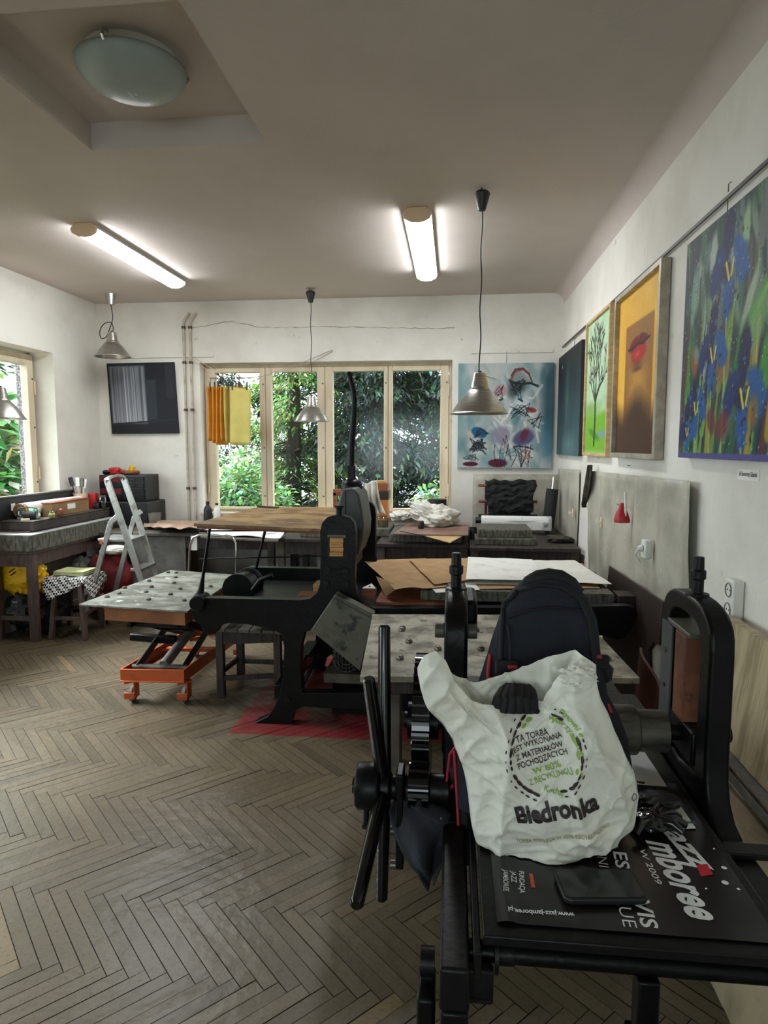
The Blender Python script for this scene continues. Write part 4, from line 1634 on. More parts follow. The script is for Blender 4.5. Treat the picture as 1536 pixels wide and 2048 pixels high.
mb = MB()
mb.bar(bp_(0, 0, .185), bp_(BW, 0, .185), .012, .075)
mb.bar(bp_(0, .0, .150), bp_(BW, 0, .150), .03, .008)
obj('front_beam', mb, M['orange'], t, bevel=.002)
for a, n_ in ((.006, 'side_beam'), (BW - .006, 'side_beam')):
    mb = MB()
    mb.bar(bp_(a, 0, .185), bp_(a, BL, .185), .012, .075)
    mb.bar(bp_(a + (.014 if a < .1 else -.014), 0, .150), bp_(a + (.014 if a < .1 else -.014), BL, .150), .03, .006)
    obj(n_, mb, M['orange'], t, bevel=.002)
mb = MB()
mb.bar(bp_(0, BL, .185), bp_(BW, BL, .185), .012, .075)
obj('rear_beam', mb, M['orange'], t, bevel=.002)
mb = MB()
mb.bar(bp_(0, .5, .19), bp_(BW, .5, .19), .05, .02)
obj('cross_member', mb, M['orange'], t)
for a in (.02, BW - .045):
    for c in (.015, BL - .07):
        f = MB()
        f.bar(bp_(a + .05, c, .09), bp_(a + .05, c + .055, .09), .008, .11)
        f.bar(bp_(a - .012, c, .05), bp_(a + .052, c, .05), .01, .04)
        f.bar(bp_(a - .012, c + .0, .135), bp_(a + .054, c + .05, .135), .05, .012)
        fk = obj('caster_fork', f, M['orange'], t, bevel=.002)
        wl = MB()
        p_ = bp_(a + .02, c + .045, .0505)
        wl.lathe(p_ - ub * .013, [(0, 0), (.04, 0), (.05, .004), (.05, .022), (.04, .026), (0, .026)], 28, ax=ub)
        obj('wheel', wl, M['grey'], fk)
# scissor arms
za, zb2 = .2, .49
for a in (.05, BW - .05):
    mb = MB()
    mb.bar(bp_(a, .10, za), bp_(a, .82, zb2), .014, .05)
    obj('scissor_arm', mb, M['iron2'], t, bevel=.003)
    k = .022 if a < .1 else -.022
    mb = MB()
    mb.bar(bp_(a + k, .10, zb2), bp_(a + k, .82, za), .014, .05)
    obj('scissor_arm', mb, M['iron2'], t, bevel=.003)
for c, z in ((.10, za), (.46, .345), (.10, .47), (.82, .47)):
    mb = MB()
    mb.cyl(bp_(.02, c, z), bp_(BW - .02, c, z), .02, n=14)
    obj('cross_shaft', mb, M['steel'] if c == .10 and z == za else M['iron2'], t)
mb = MB()
mb.cyl(bp_(BW * .5, .14, .20), bp_(BW * .5, .55, .33), .032, n=18)
mb.cyl(bp_(BW * .5, .55, .33), bp_(BW * .5, .72, .385), .016, n=12)
obj('hydraulic_ram', mb, M['grey'], t)
mb = MB()
q0, q1 = at(262, 1273, Y=3.95), at(352, 1280, Y=3.95)
mb.bar(q0, q1, .05, .05)
obj('upper_carriage_bar', mb, M['iron'], t, bevel=.008)
for a in (.05, BW - .05):
    mb = MB()
    mb.bar(bp_(a, .02, .485), bp_(a, .86, .485), .03, .03)
    obj('upper_rail', mb, M['iron'], t, bevel=.003)
# ------------------------------------------------------------------ left table with its slab and tray
XTL = XL + .015
t = thing('work_table', 'purple-brown wooden table along the left wall under the side window', 'table', (-3.45, 5.3, 0))
TX1, TY0, TY1 = -3.275, 4.72, 6.0
for (x, y) in ((TX1 - .035, TY0 + .035), (XTL + .035, TY0 + .035), (TX1 - .035, TY1 - .035), (XTL + .035, TY1 - .035)):
    mb = MB()
    mb.bar((x, y, 0), (x, y, .70), .062, .062)
    obj('leg', mb, M['pwood'], t, bevel=.004)
mb = MB()
mb.bb(TX1 - .06, TX1 - .015, TY0 + .06, TY1 - .05, .60, .70)
mb.bb(XTL + .06, TX1 - .06, TY0 + .01, TY0 + .045, .60, .70)
obj('apron', mb, M['pwood'], t, bevel=.003)
mb = MB()
mb.bb(XTL, TX1, TY0, TY1, .70, .722)
obj('tabletop', mb, M['pwood'], t, bevel=.004)
mb = MB()
mb.bb(XTL + .05, TX1 - .06, TY0 + .02, TY0 + .05, .16, .20)
mb.bb(TX1 - .05, TX1 - .02, TY0 + .06, TY1 - .06, .16, .20)
obj('stretcher', mb, M['gwood'], t, bevel=.003)


def stone(name, label, x0, x1, y0, y1, z0, z1, top='stonetop', side='stone', cham=.0, cat='stone', group=None, rz=0):
    t_ = thing(name, label, cat, ((x0 + x1) / 2, (y0 + y1) / 2, z0), group)
    mb_ = MB()

    def ring_(z, k):
        return [Vector((x0 + k, y0 + k, z)), Vector((x1 - k, y0 + k, z)), Vector((x1 - k, y1 - k, z)), Vector((x0 + k, y1 - k, z))]
    mb_.bb(x0, x1, y0, y1, z0, z1 - .004)
    obj('body', mb_, M[side], t_, bevel=.006)
    mb_ = MB()
    mb_.bb(x0 + .004, x1 - .004, y0 + .004, y1 - .004, z1 - .0035, z1)
    obj('ground_face', mb_, M[top], t_, bevel=.001)
    if rz:
        t_.rotation_euler = (0, 0, rz)
    return t_


stone('litho_stone', 'thick printing stone with a white top on the left table', XTL + .003, TX1 + .01, TY0 - .01, 6.02, .722, .858)
t = thing('drawer_tray', 'dark wooden tray on the white-topped stone of the left table', 'tray', (-3.47, 5.3, .858))
TX, TYa, TYb = at(70, 1040, Y=4.86).x, 4.84, 6.0
zt_ = .942
mb = MB()
mb.bb(XTL + .002, TX, TYa, TYb, .872, zt_)
obj('body', mb, M['dwood'], t, bevel=.006)
mb = MB()
mb.bb(XTL + .002, TX - .03, TYa - .012, TYb - .05, .859, .872)
obj('base_board', mb, M['pwood'], t, bevel=.003)
mb = MB()
mb.bb(XTL + .002, TX + .004, TYa - .004, TYb, zt_ + .0005, zt_ + .009)
obj('top_rim', mb, M['gwood'], t, bevel=.003)
zt_ += .0095

# things on the tray
t = thing('black_case', 'long black open case with a pale lining against the side window', 'case', (-3.58, 5.3, zt_))
mb = MB()
p0 = at(118, 985, Y=5.75)
mb.bb(XTL + .004, XTL + .05, 4.75, 5.85, zt_, 1.13)
obj('back_panel', mb, M['black'], t, bevel=.004)
mb = MB()
mb.bb(XTL + .004, XTL + .055, 4.74, 5.86, 1.1305, 1.142)
obj('top_edge', mb, M['grey'], t, bevel=.003)
mb = MB()
mb.box((XTL + .0525, 4.98, 1.05), (.003, .05, .06))
obj('paper_tag', mb, M['paper'], t)
t = thing('print_roll', 'grey-white rolled sheet lying along the black case', 'roll', (-3.52, 5.35, zt_))
mb = MB()
mb.tube([(-3.545, 4.98, zt_ + .066), (-3.54, 5.3, zt_ + .067), (-3.535, 5.82, zt_ + .066)], .062, 20)
obj('sheet', mb, M['paper'], t)
mb = MB()
mb.lathe((-3.5452, 4.975, zt_ + .066), [(0, 0), (.058, 0), (.064, .01), (.064, .03)], 20, ax=(0, 1, 0))
obj('end_rim', mb, M['card'], t)

t = thing('wooden_box', 'brown wooden box with a white paper tag on the tray', 'box', (-3.40, 5.45, zt_))
bx = at(178, 1010, Y=5.75).x
mb = MB()
bxx = TX - .045
mb.bb(bxx - .09, bxx, 5.16, 5.72, zt_, zt_ + .11)
obj('body', mb, M['card'], t, bevel=.003)
mb = MB()
mb.bb(bxx - .095, bxx + .004, 5.155, 5.725, zt_ + .1105, zt_ + .12)
obj('lid', mb, M['redwood'], t, bevel=.002)
mb = MB()
mb.bb(bxx + .0002, bxx + .0016, 5.38, 5.50, zt_ + .045, zt_ + .09)
obj('paper_tag', mb, M['paper'], t)
t = thing('roller_brayer', 'small dark ink roller lying in front of the rolled sheet on the tray', 'roller', (-3.44, 4.95, zt_))
mb = MB()
mb.cyl((-3.52, 4.93, zt_ + .032), (-3.40, 4.97, zt_ + .032), .03, n=20)
obj('drum', mb, M['rubber'], t)
mb = MB()
mb.tube([(-3.53, 4.925, zt_ + .032), (-3.53, 4.925, zt_ + .09), (-3.46, 4.95, zt_ + .10), (-3.39, 4.975, zt_ + .09), (-3.39, 4.975, zt_ + .032)], .005, 8)
obj('yoke', mb, M['steel'], t)


def jar(name, label, x, y, z, r, h, m, lid=None, fill=None, fm='white', cat='jar', group=None):
    t_ = thing(name, label, cat, (x, y, z), group)
    mb_ = MB()
    mb_.lathe((x, y, z), [(0, 0.001), (r * .92, 0.001), (r, .006), (r, h * .82), (r * .86, h * .9), (r * .86, h)], 22)
    obj('body', mb_, M[m], t_)
    if lid:
        mb_ = MB()
        mb_.lathe((x, y, z + h * .9), [(r * .9, 0), (r * .93, 0), (r * .93, h * .14), (0, h * .14)], 22)
        obj('lid', mb_, M[lid], t_)
    if fill:
        mb_ = MB()
        mb_.lathe((x, y, z + .004), [(0, 0), (r * .9, 0), (r * .9, h * fill), (0, h * fill)], 20)
        obj('contents', mb_, M[fm], t_)
    return t_


pt = lambda px, Y: at(px, 1000, Y=Y).x
jar('glass_jar', 'empty glass jar near the front corner of the tray', pt(40, 4.93), 4.93, zt_, .032, .075, 'jar', fill=.2)
jar('glass_jar', 'glass jar holding a brush and yellow liquid on the tray', pt(99, 5.06), 5.08, zt_, .028, .06, 'jar', fill=.5, fm='yellow2')
jar('ink_jar', 'small dark ink jar with a pale band right of the wooden box', pt(187, 5.82), 5.86, zt_, .026, .06, 'black', lid='black')
jar('spice_jar', 'clear jar with a metal lid behind the tray, beside the red tin', pt(207, 5.95), 5.93, zt_, .04, .12, 'jar', lid='steel', fill=.5, fm='black')
t = thing('sponge', 'mint green sponge bundled in clear film on the tray', 'sponge', (pt(68, 5.0), 5.0, zt_))
obj('sponge', bundle((pt(68, 5.0), 5.0, zt_ + .062), (.034, .034, .03), 3), M['green'], t)
obj('wrapping', bundle((pt(68, 5.0), 5.0, zt_ + .03), (.04, .04, .03), 5), M['paper'], t)
mb = MB()
x_, y_ = pt(52, 4.9), 4.88
mb.lathe((x_, y_, zt_), [(.018, 0), (.032, 0), (.032, .014), (.018, .014), (.018, 0)], 26)
one('tape_roll', 'pale roll of tape at the front corner of the tray', 'tape', mb, M['cap'])
obj_p = bundle((pt(105, 5.1), 5.2, zt_ + .035), (.028, .03, .033), 9)
one('clay_lump', 'brown crumpled lump between the jars and the wooden box', 'lump', obj_p, M['redwood'])
t = thing('brush_pot', 'pale pot of brushes behind the wooden box', 'pot', (pt(161, 5.9), 5.86, zt_))
x_, y_ = pt(160, 5.86), 5.86
mb = MB()
mb.lathe((x_, y_, zt_), [(0, .001), (.05, .001), (.062, .15), (.056, .15), (.046, .01), (0, .01)], 28)
obj('pot', mb, M['cap'], t)
for k, (dx, dz, m_, w) in enumerate(((-.075, .20, 'black', .022), (-.01, .19, 'white', .02), (.03, .17, 'steel', .02), (.055, .14, 'white', .016), (-.02, .16, 'white', .018))):
    mb = MB()
    a_ = Vector((x_ + dx * .1, y_ + .01 * (k - 2), zt_ + .02))
    b_ = Vector((x_ + dx * .75, y_ + .01 * (k - 2), zt_ + .15 + dz * .35))
    mb.tube([a_, b_], .005, 8)
    e_ = b_ + (b_ - a_).normalized() * .085
    mb.bar(b_, e_, w * 2, .010)
    o = obj('brush', mb, M[m_], t, bevel=.003)
mb = MB()
x_ = pt(184, 5.9)
mb.bb(x_ - .04, x_ + .035, 5.90, 5.96, zt_ + .0, zt_ + .145)
one('red_tin', 'red box standing behind the tray beside the brush pot', 'tin', mb, M['red'], bevel=.004)
t = thing('blue_bottle', 'light blue plastic bottle beside the step ladder top', 'bottle', (pt(222, 6.05), 6.05, .77))
x_ = pt(222, 6.05)
mb = MB()
mb.lathe((x_, 6.1, .775), [(0, 0), (.045, 0), (.048, .01), (.048, .19), (.03, .23), (.02, .25)], 24)
obj('body', mb, M['blue'], t)
mb = MB()
mb.lathe((x_, 6.1, 1.02), [(.022, 0), (.022, .03), (0, .03)], 20)
obj('cap', mb, M['white'], t)

# below the table
def bagheap(name, label, c, r, seed, m_, amp=.3, cat='bag', flat=.15, **k):
    return one(name, label, cat, bundle(c, r, seed, amp=amp, nu=48, nv=32, flat=flat), M[m_], **k)


bagheap('rubbish_bag', 'shiny black plastic bag on the floor under the left table', (-3.45, 5.02, .215), (.20, .26, .24), 14, 'bbag')
t = thing('carrier_bag', 'crumpled yellow plastic bag with black marks under the left table', 'bag', (-3.42, 4.86, .40))
yb = bundle((-3.47, 4.88, .50), (.19, .11, .17), 22, amp=.36, nu=56, nv=36)
yo = obj('bag', yb, M['ybag'], t)
mb = MB()
bv = BVHTree.FromPolygons([tuple(v) for v in yb.v], yb.f)


def conf(p_):
    h_, n_, i_, d_ = bv.ray_cast(Vector((p_.x, 3.5, p_.z)), Vector((0, 1, 0)))
    return Vector((p_.x, (h_.y if h_ else 4.8) - .003, p_.z))


text_into(mb, 'KOLOR', (-3.52, 4.7, .56), (.8, 0, .6), (-.6, 0, .8), .022, .02, dice=.01, conform=conf)
text_into(mb, 'SKLEP', (-3.50, 4.7, .53), (.8, 0, .6), (-.6, 0, .8), .022, .02, dice=.01, conform=conf)
mb = MB()
for (a, c, w_2, h2) in ((-3.50, .56, .05, .012), (-3.49, .535, .05, .012), (-3.36, .52, .03, .07), (-3.34, .50, .05, .02)):
    v, f = [], []
    mm = MB()
    mm.grid(lambda u, w: conf(Vector((a + (u - .5) * w_2, 0, c + (w - .5) * h2 + (u - .5) * w_2 * .6))), 6, 4)
    mb.add(mm.v, mm.f)
obj('printed_marks', mb, M['black'], t)
bagheap('paper_bag', 'dark bag with brown paper behind the left table leg', (-3.10, 5.55, .16), (.13, .2, .17), 17, 'kraft2')
bagheap('white_bag', 'pale plastic bag against the wall under the left table', (-3.45, 5.75, .25), (.17, .16, .26), 19, 'rag')

# square stool with checked cloth
t = thing('wooden_stool', 'dark wooden stool carrying a checked cloth', 'stool', (-3.02, 4.95, 0))
legs = [(at(103, 1278, Z=0), at(112, 1165, Y=4.86)), (at(171, 1280, Z=0), at(160, 1165, Y=4.83)), (at(207, 1256, Z=0), at(188, 1150, Y=5.12)), (at(140, 1250, Z=0), at(140, 1150, Y=5.16))]
for a, c in legs:
    mb = MB()
    tp = Vector((c.x, c.y, .46))
    mb.bar(a, tp, .036, .036)
    obj('leg', mb, M['pwood'], t, bevel=.003)
for (i, j, z) in ((0, 1, .17), (1, 2, .2), (2, 3, .17), (3, 0, .2), (0, 1, .43), (1, 2, .43), (2, 3, .43), (3, 0, .43)):
    P = []
    for q in (i, j):
        a, c = legs[q]
        k_ = z / .46
        P.append(Vector((a.x + (c.x - a.x) * k_, a.y + (c.y - a.y) * k_, z)))
    mb = MB()
    mb.bar(P[0], P[1], .02, .03 if z < .3 else .05)
    obj('stretcher' if z < .3 else 'seat_rail', mb, M['pwood'], t, bevel=.002)
mb = MB()
mb.prism([Vector((c.x, c.y, .462)) for a, c in legs], (0, 0, .02))
obj('seat', mb, M['pwood'], t, bevel=.004)
# checked cloth draped
ck = mat('checked_cloth', (226, 224, 220), .9)
nt = ck.node_tree
tcx = nt.nodes.new('ShaderNodeTexCoord')
mpx = nt.nodes.new('ShaderNodeMapping')
mpx.inputs['Rotation'].default_value = (0, 0, .5)
cx_ = nt.nodes.new('ShaderNodeTexChecker')
cx_.inputs['Scale'].default_value = 60
cx_.inputs['Color1'].default_value = (*lin((228, 226, 222)), 1)
cx_.inputs['Color2'].default_value = (*lin((26, 26, 30)), 1)
nt.links.new(tcx.outputs['Object'], mpx.inputs[0])
nt.links.new(mpx.outputs[0], cx_.inputs['Vector'])
nt.links.new(cx_.outputs['Color'], nt.nodes['Principled BSDF'].inputs['Base Color'])
cc = Vector(((legs[0][1].x + legs[2][1].x) / 2, (legs[0][1].y + legs[2][1].y) / 2, .487))
mb = MB()
hw = .165


def drape(u, v):
    a, c = (u - .5) * 2 * .27, (v - .5) * 2 * .27
    ca, sa = math.cos(.5), math.sin(.5)
    a, c = a * ca - c * sa, a * sa + c * ca
    dx, dy = max(0, abs(a) - hw), max(0, abs(c) - hw)
    d = math.hypot(dx, dy)
    x = math.copysign(min(abs(a), hw) + dx * .25, a)
    y = math.copysign(min(abs(c), hw) + dy * .25, c)
    z = -d * .85 + .006 * math.sin(a * 40) * math.cos(c * 33) + .006
    return cc + Vector((x, y, z + (0 if d > 0 else .002)))


mb.grid(drape, 44, 44)
one('checked_cloth', 'black and white checked cloth draped over the wooden stool', 'cloth', mb, ck, solid=.003)
mb = MB()
for k in range(3):
    mb.slab(lambda u, v, k=k: cc + Vector((-.13 + .26 * u + .003 * k, -.10 + .2 * v, .024 + k * .011 + .003 * math.sin(u * 6 + k) + .002)), 14, 10, .009)
one('folded_towel', 'folded pale green towel on top of the checked cloth', 'towel', mb, M['palegreen'])
bagheap('red_bag', 'dark red fabric bag standing behind the checked stool', (-3.08, 5.52, .30), (.2, .14, .30), 31, 'redcloth', amp=.22)
o = bundle((-3.02, 5.5, .62), (.13, .1, .04), 33)
one('white_wadding', 'white wadding in the top of the dark red bag', 'wadding', o, M['rag'])

# ------------------------------------------------------------------ step ladders
t = thing('step_ladder', 'tall aluminium step ladder left of the lift table', 'ladder', (-2.55, 5.0, 0))
yN, yR = 4.98, 5.28
zt2 = at(225, 946, Y=5.1).z
topN, topR = at(215, 962, Y=yN), at(248, 958, Y=yR)
botN = at(322, 1300, Y=yN)
botN.z = 0
d = botN - topN
botR = Vector((topR.x + d.x * (topR.z / topN.z), yR, 0))
mb = MB()
arc = [topN + Vector((0, 0, -.0))]
for k in range(9):
    a = PI * k / 8
    c = topN.lerp(topR, (1 - math.cos(a)) / 2)
    arc.append(c + Vector((-.006, 0, .035 * math.sin(a))))
arc.append(topR)


def flat_rail(pts, w, h, name, m_, par):
    for a, b_ in zip(pts[:-1], pts[1:]):
        pass
    mb_ = MB()
    for a, b_ in zip(pts[:-1], pts[1:]):
        mb_.bar(a, b_ + (b_ - a).normalized() * .004, w, h, up=(1, 0, .2))
    return obj(name, mb_, m_, par, bevel=.003)


flat_rail(arc, .022, .045, 'top_bow', M['ladder'], t)
for a, b_ in ((topN, botN), (topR, botR)):
    flat_rail([a, b_], .022, .05, 'front_rail', M['ladder'], t)
for (a, c) in ((topN, botN), (topR, botR)):
    pass


def onrail(a, b_, z):
    k = (a.z - z) / (a.z - b_.z)
    return a.lerp(b_, k)


pl = at(270, 1080, Y=5.1).z
for z, n_ in ((.25, 'step'), (pl - .23, 'step')):
    A, B = onrail(topN, botN, z), onrail(topR, botR, z)
    mb = MB()
    mb.bar(A + Vector((-.02, .012, 0)), B + Vector((-.02, -.012, 0)), .10, .02)
    obj('step', mb, M['ladder'], t, bevel=.002)
A, B = onrail(topN, botN, pl), onrail(topR, botR, pl)
mb = MB()
mb.prism([A + Vector((.02, .012, 0)), A + Vector((-.27, .012, 0)), B + Vector((-.27, -.012, 0)), B + Vector((.02, -.012, 0))], (0, 0, .022))
obj('platform', mb, M['ladder'], t, bevel=.003)
for a, y_, px0, py0 in ((A, yN, 236, 1032), (B, yR, 283, 1022)):
    r0 = at(px0, py0, Y=y_)
    j = at(px0 - 14, py0 + 12, Y=y_)
    e = at(190 if y_ == yN else 236, 1160, Y=y_)
    foot = j.lerp(e, (j.z) / (j.z - e.z))
    flat_rail([r0, j, foot], .02, .04, 'rear_leg', M['ladder'], t)
    mb = MB()
    mb.bar((foot.x, foot.y, 0), (foot.x, foot.y, .03), .045, .03)
    obj('foot', mb, M['black'], t)
mb = MB()
k1 = at(204, 1085, Y=yN)
mb.cyl(k1 + Vector((0, -.018, 0)), k1 + Vector((0, -.008, 0)), .014, n=14)
obj('rivet', mb, M['orange'], t)

t = thing('folding_stool', 'chrome tube back of a folding step between the lift table and bench', 'step stool', (-2.05, 5.1, 0))
yq = 5.15
pts = [at(374, 1300, Y=yq), at(378, 1130, Y=yq), at(380, 1090, Y=yq), at(386, 1075, Y=yq), at(398, 1070, Y=yq), at(450, 1070, Y=yq), at(464, 1074, Y=yq), at(472, 1086, Y=yq), at(472, 1130, Y=yq), at(470, 1300, Y=yq)]
pts[0].z = pts[-1].z = 0
mb = MB()
mb.tube(pts, .0105, 12)
obj('tube_frame', mb, M['chrome'], t, ang=60)
mb = MB()
a, b_ = at(383, 1100, Y=yq + .01), at(394, 1072, Y=yq + .01)
mb.bb(a.x, b_.x, yq, yq + .012, a.z, b_.z)
obj('plate', mb, M['white'], t)
mb = MB()
mb.bb(pts[1].x + .02, pts[-2].x - .02, yq - .02, yq + .2, .42, .44)
obj('step', mb, M['black'], t, bevel=.003)
for x in (pts[1].x + .03, pts[-2].x - .03):
    mb = MB()
    mb.tube([(x, yq + .19, .42), (x, yq + .3, 0)], .0105, 10)
    obj('rear_leg', mb, M['chrome'], t)

# ------------------------------------------------------------------ benches along the back wall
def bench(label, x0, x1, y0, y1, z, topm='gwood', panel=None, name='workbench', dep=.03):
    t_ = thing(name, label, 'workbench', ((x0 + x1) / 2, (y0 + y1) / 2, 0))
    mb_ = MB()
    mb_.bb(x0, x1, y0, y1, z - dep, z)
    obj('worktop', mb_, M[topm], t_, bevel=.004)
    for x in (x0 + .04, x1 - .04):
        for y in (y0 + .05, y1 - .05):
            mb_ = MB()
            mb_.bb(x - .03, x + .03, y - .03, y + .03, 0, z - dep)
            obj('leg', mb_, M['gwood'], t_, bevel=.003)
    mb_ = MB()
    mb_.bb(x0 + .07, x1 - .07, y0 + .03, y0 + .055, z - .14, z - dep - .001)
    obj('apron', mb_, M['dwood'], t_, bevel=.002)
    mb_ = MB()
    mb_.bb(x0 + .07, x1 - .07, y0 + .06, y1 - .06, .16, .18)
    obj('shelf', mb_, M['gwood'], t_)
    if panel:
        mb_ = MB()
        mb_.bb(panel[0], panel[1], y0 + .025, y0 + .045, .05, z - dep - .001)
        obj('front_panel', mb_, M['grey'], t_)
    return t_


X = lambda px, Y: at(px, 1060, Y=Y).x
bench('grey workbench under the looped-cord pendant, papers on its top', -3.2, X(548, 5.55), 5.55, 6.46, .77, 'gwood', (X(262, 5.6), X(372, 5.6)))
bench('workbench below the window behind the big press', X(550, 5.4), X(752, 5.4) - .01, 5.4, 6.44, .76, 'dwood')
bench('dark workbench under the window, right of the big press', X(752, 5.2), X(940, 5.2) - .006, 5.2, 6.44, .76, 'dwood')
bench('dark workbench in the right back corner below the black roller rack', X(940, 5.15), 1.0, 5.15, 6.47, .75, 'dwood')
ZB = .7705
SIDE = mat('open_shelf_dark', (30, 28, 26), .8)

# crumpled brown papers on the left bench
for k, (px0, px1, py0, py1, lab) in enumerate(((288, 372, 1036, 1058, 'crumpled brown paper sheet on the left workbench, farther one'), (305, 408, 1044, 1064, 'crumpled brown paper sheet at the front edge of the left workbench'))):
    a, b_, c, d = at(px0 + 12, py0, Z=ZB + .02), at(px1, py0 + 2, Z=ZB + .02), at(px1 + 6, py1, Z=ZB + .02), at(px0, py1 - 2, Z=ZB + .02)
    a.y, b_.y = min(a.y, 6.4), min(b_.y, 6.4)
    mb = MB()

    def fn(u, v, k=k):
        p_ = a.lerp(b_, u).lerp(d.lerp(c, u), v)
        p_.z = ZB + .014 + .022 * k + .018 * (1 + noise.noise(Vector((u * 5, v * 4, k * 7)))) * (.3 + .7 * v)
        p_.y += .03 * noise.noise(Vector((u * 6, k, 0)))
        p_.y = max(5.5, min(p_.y, 6.42))
        return p_
    mb.slab(fn, 40, 20, .004)
    one('brown_paper', lab, 'paper', mb, M['kraft2'])

# drawers, tubes and boxes
def drawers():
    x0, x1 = at(199, 980, Y=6.15).x, at(291, 980, Y=6.15).x
    z0, z1 = at(240, 1002, Y=6.15).z, at(240, 950, Y=6.15).z
    t_ = thing('drawer_cabinet', 'black cabinet of small drawers in the left back corner', 'cabinet', ((x0 + x1) / 2, 6.3, z0))
    mb_ = MB()
    mb_.bb(x0, x1, 6.15, 6.45, z0, z1)
    obj('body', mb_, M['black'], t_, bevel=.005)
    for i in range(2):
        for j in range(4):
            w = (x1 - x0 - .03) / 2
            h = (z1 - z0 - .03) / 4
            mb_ = MB()
            xx, zz = x0 + .012 + i * (w + .006), z0 + .012 + j * (h + .002)
            mb_.bb(xx, xx + w, 6.138, 6.1495, zz, zz + h - .006)
            d_ = obj('drawer', mb_, M['redcloth'] if (i == 0 and j in (1, 3)) else M['iron2'], t_, bevel=.002)
            mb_ = MB()
            mb_.box((xx + w / 2, 6.132, zz + h * .4), (.05, .012, .01))
            obj('handle', mb_, M['black'], d_, bevel=.002)
    return x0, x1, z0, z1


dx0, dx1, dz0, dz1 = drawers()
mb = MB()
mb.bb(dx0 + .12, dx1 + .06, 6.05, 6.46, ZB, dz0 - .001)
one('storage_box', 'black storage box under the drawer cabinet', 'box', mb, M['black'], bevel=.01)
mb = MB()
mb.bb(dx0 - .1, dx0 + .1, 6.1, 6.42, ZB, dz0 - .001)
one('storage_box', 'dark box beside the black storage box, left under the drawer cabinet', 'box', mb, M['iron2'], bevel=.01)
jar('tape_dispenser', 'small steel cup on the black box behind the ladder', at(245, 1004, Y=6.0).x, 5.9, ZB, .03, .12, 'steel', cat='cup')
mb = MB()
p = at(309, 1040, Y=6.1)
mb.lathe((p.x, p.y, ZB), [(0, .001), (.05, .001), (.064, .125), (.058, .125), (.046, .01), (0, .01)], 24)
one('grey_pot', 'grey round pot on the left workbench beside the black box', 'pot', mb, M['grey'])
zc = dz1
for (px0, px1, py, m_, lab, r) in ((206, 226, 942, 'iron2', 'dark tube lying on the left end of the drawer cabinet', .022), (226, 250, 941, 'clay', 'rust coloured tube lying on the drawer cabinet', .024), (246, 280, 943, 'redwood', 'brown tube lying at the right on the drawer cabinet', .02)):
    mb = MB()
    a, b_ = at(px0, py, Y=6.22), at(px1, py + 2, Y=6.3)
    a.z = b_.z = zc + r + .001
    mb.tube([a, a.lerp(b_, .1), a.lerp(b_, .9), b_], [r * .7, r, r, r * .6], 14)
    one('tube', lab, 'tube', mb, M[m_])
o = bundle((at(232, 941, Y=6.2).x, 6.18, zc + .038), (.055, .04, .036), 41, amp=.5)
one('rubber_glove', 'crumpled red glove on top of the drawer cabinet', 'glove', o, M['red'])
t = thing('yellow_flap', 'folded yellow plastic flap standing on the drawer cabinet', 'plastic', (at(260, 935, Y=6.24).x, 6.26, zc))
mb = MB()
px_ = at(258, 935, Y=6.26).x
mb.slab(lambda u, v: Vector((px_ - .03 + .07 * u + .04 * v, 6.26 + .012 * math.sin(u * 9), zc + .001 + .085 * v + .012 * math.sin(u * 7) * v)), 12, 10, Vector((0, .004, 0)))
obj('flap', mb, M['ybag'], t)
# little socket on the back wall
p = at(305, 996, Y=YB)
mb = MB()
mb.box((p.x, YB - .012, p.z), (.045, .022, .07))
one('wall_socket', 'small pale socket on the back wall right of the drawer cabinet', 'socket', mb, M['white'], bevel=.005)

# bottles by the window
def bottle(px, label, m_, capm, h, r, Y=6.36):
    x = at(px, 1030, Y=Y).x
    t_ = thing('bottle', label, 'bottle', (x, Y, ZB))
    mb_ = MB()
    mb_.lathe((x, Y, ZB), [(0, .001), (r, .001), (r, h * .6), (r * .75, h * .74), (r * .38, h * .82), (r * .38, h * .9), (0, h * .9)], 22)
    obj('body', mb_, M[m_], t_)
    mb_ = MB()
    mb_.lathe((x, Y, ZB + h * .9), [(r * .45, 0), (r * .45, h * .1), (0, h * .1)], 16)
    obj('cap', mb_, M[capm], t_)


bottle(416, 'black plastic bottle at the left end of the window', 'black', 'black', at(416, 1003, Y=6.36).z - ZB, .042)
bottle(434, 'white plastic bottle with a black cap by the window', 'white', 'black', at(434, 1006, Y=6.36).z - ZB, .036)

# papers and boards on the middle bench
for k, (a, b_, c, d, m_, lab) in enumerate((((398, 1064), (560, 1072), (556, 1084), (402, 1076), 'gwood', 'flat grey board on the workbench under the plywood table, lowest'),
                                            ((405, 1058), (570, 1064), (560, 1076), (420, 1070), 'paper', 'white proof sheets on the workbench behind the chrome tube'))):
    P = [at(*q, Z=ZB + .006 + .02 * k) for q in (a, b_, c, d)]
    mb = MB()
    if m_ == 'gwood':
        mb.prism([Vector((v.x, v.y, ZB + .002)) for v in (P[3], P[2], P[1], P[0])], (0, 0, .014))
        one('flat_board', lab, 'board', mb, M[m_], bevel=.002)
    else:
        mb.slab(lambda u, v: P[0].lerp(P[1], u).lerp(P[3].lerp(P[2], u), v) + Vector((0, 0, .004 + .008 * math.sin(u * 9 + v * 3))), 24, 8, .004)
        one('proof_sheets', lab, 'paper', mb, M['inkpaper'])
a, b_ = at(576, 1074, Z=ZB + .05), at(700, 1074, Z=ZB + .05)
stone('litho_stone', 'dark printing stone with a wooden board on it, behind the big press column', a.x, b_.x, 5.5, 6.1, .761, .83)
mb = MB()
mb.bb(a.x - .01, b_.x + .03, 5.52, 6.05, .8305, .856)
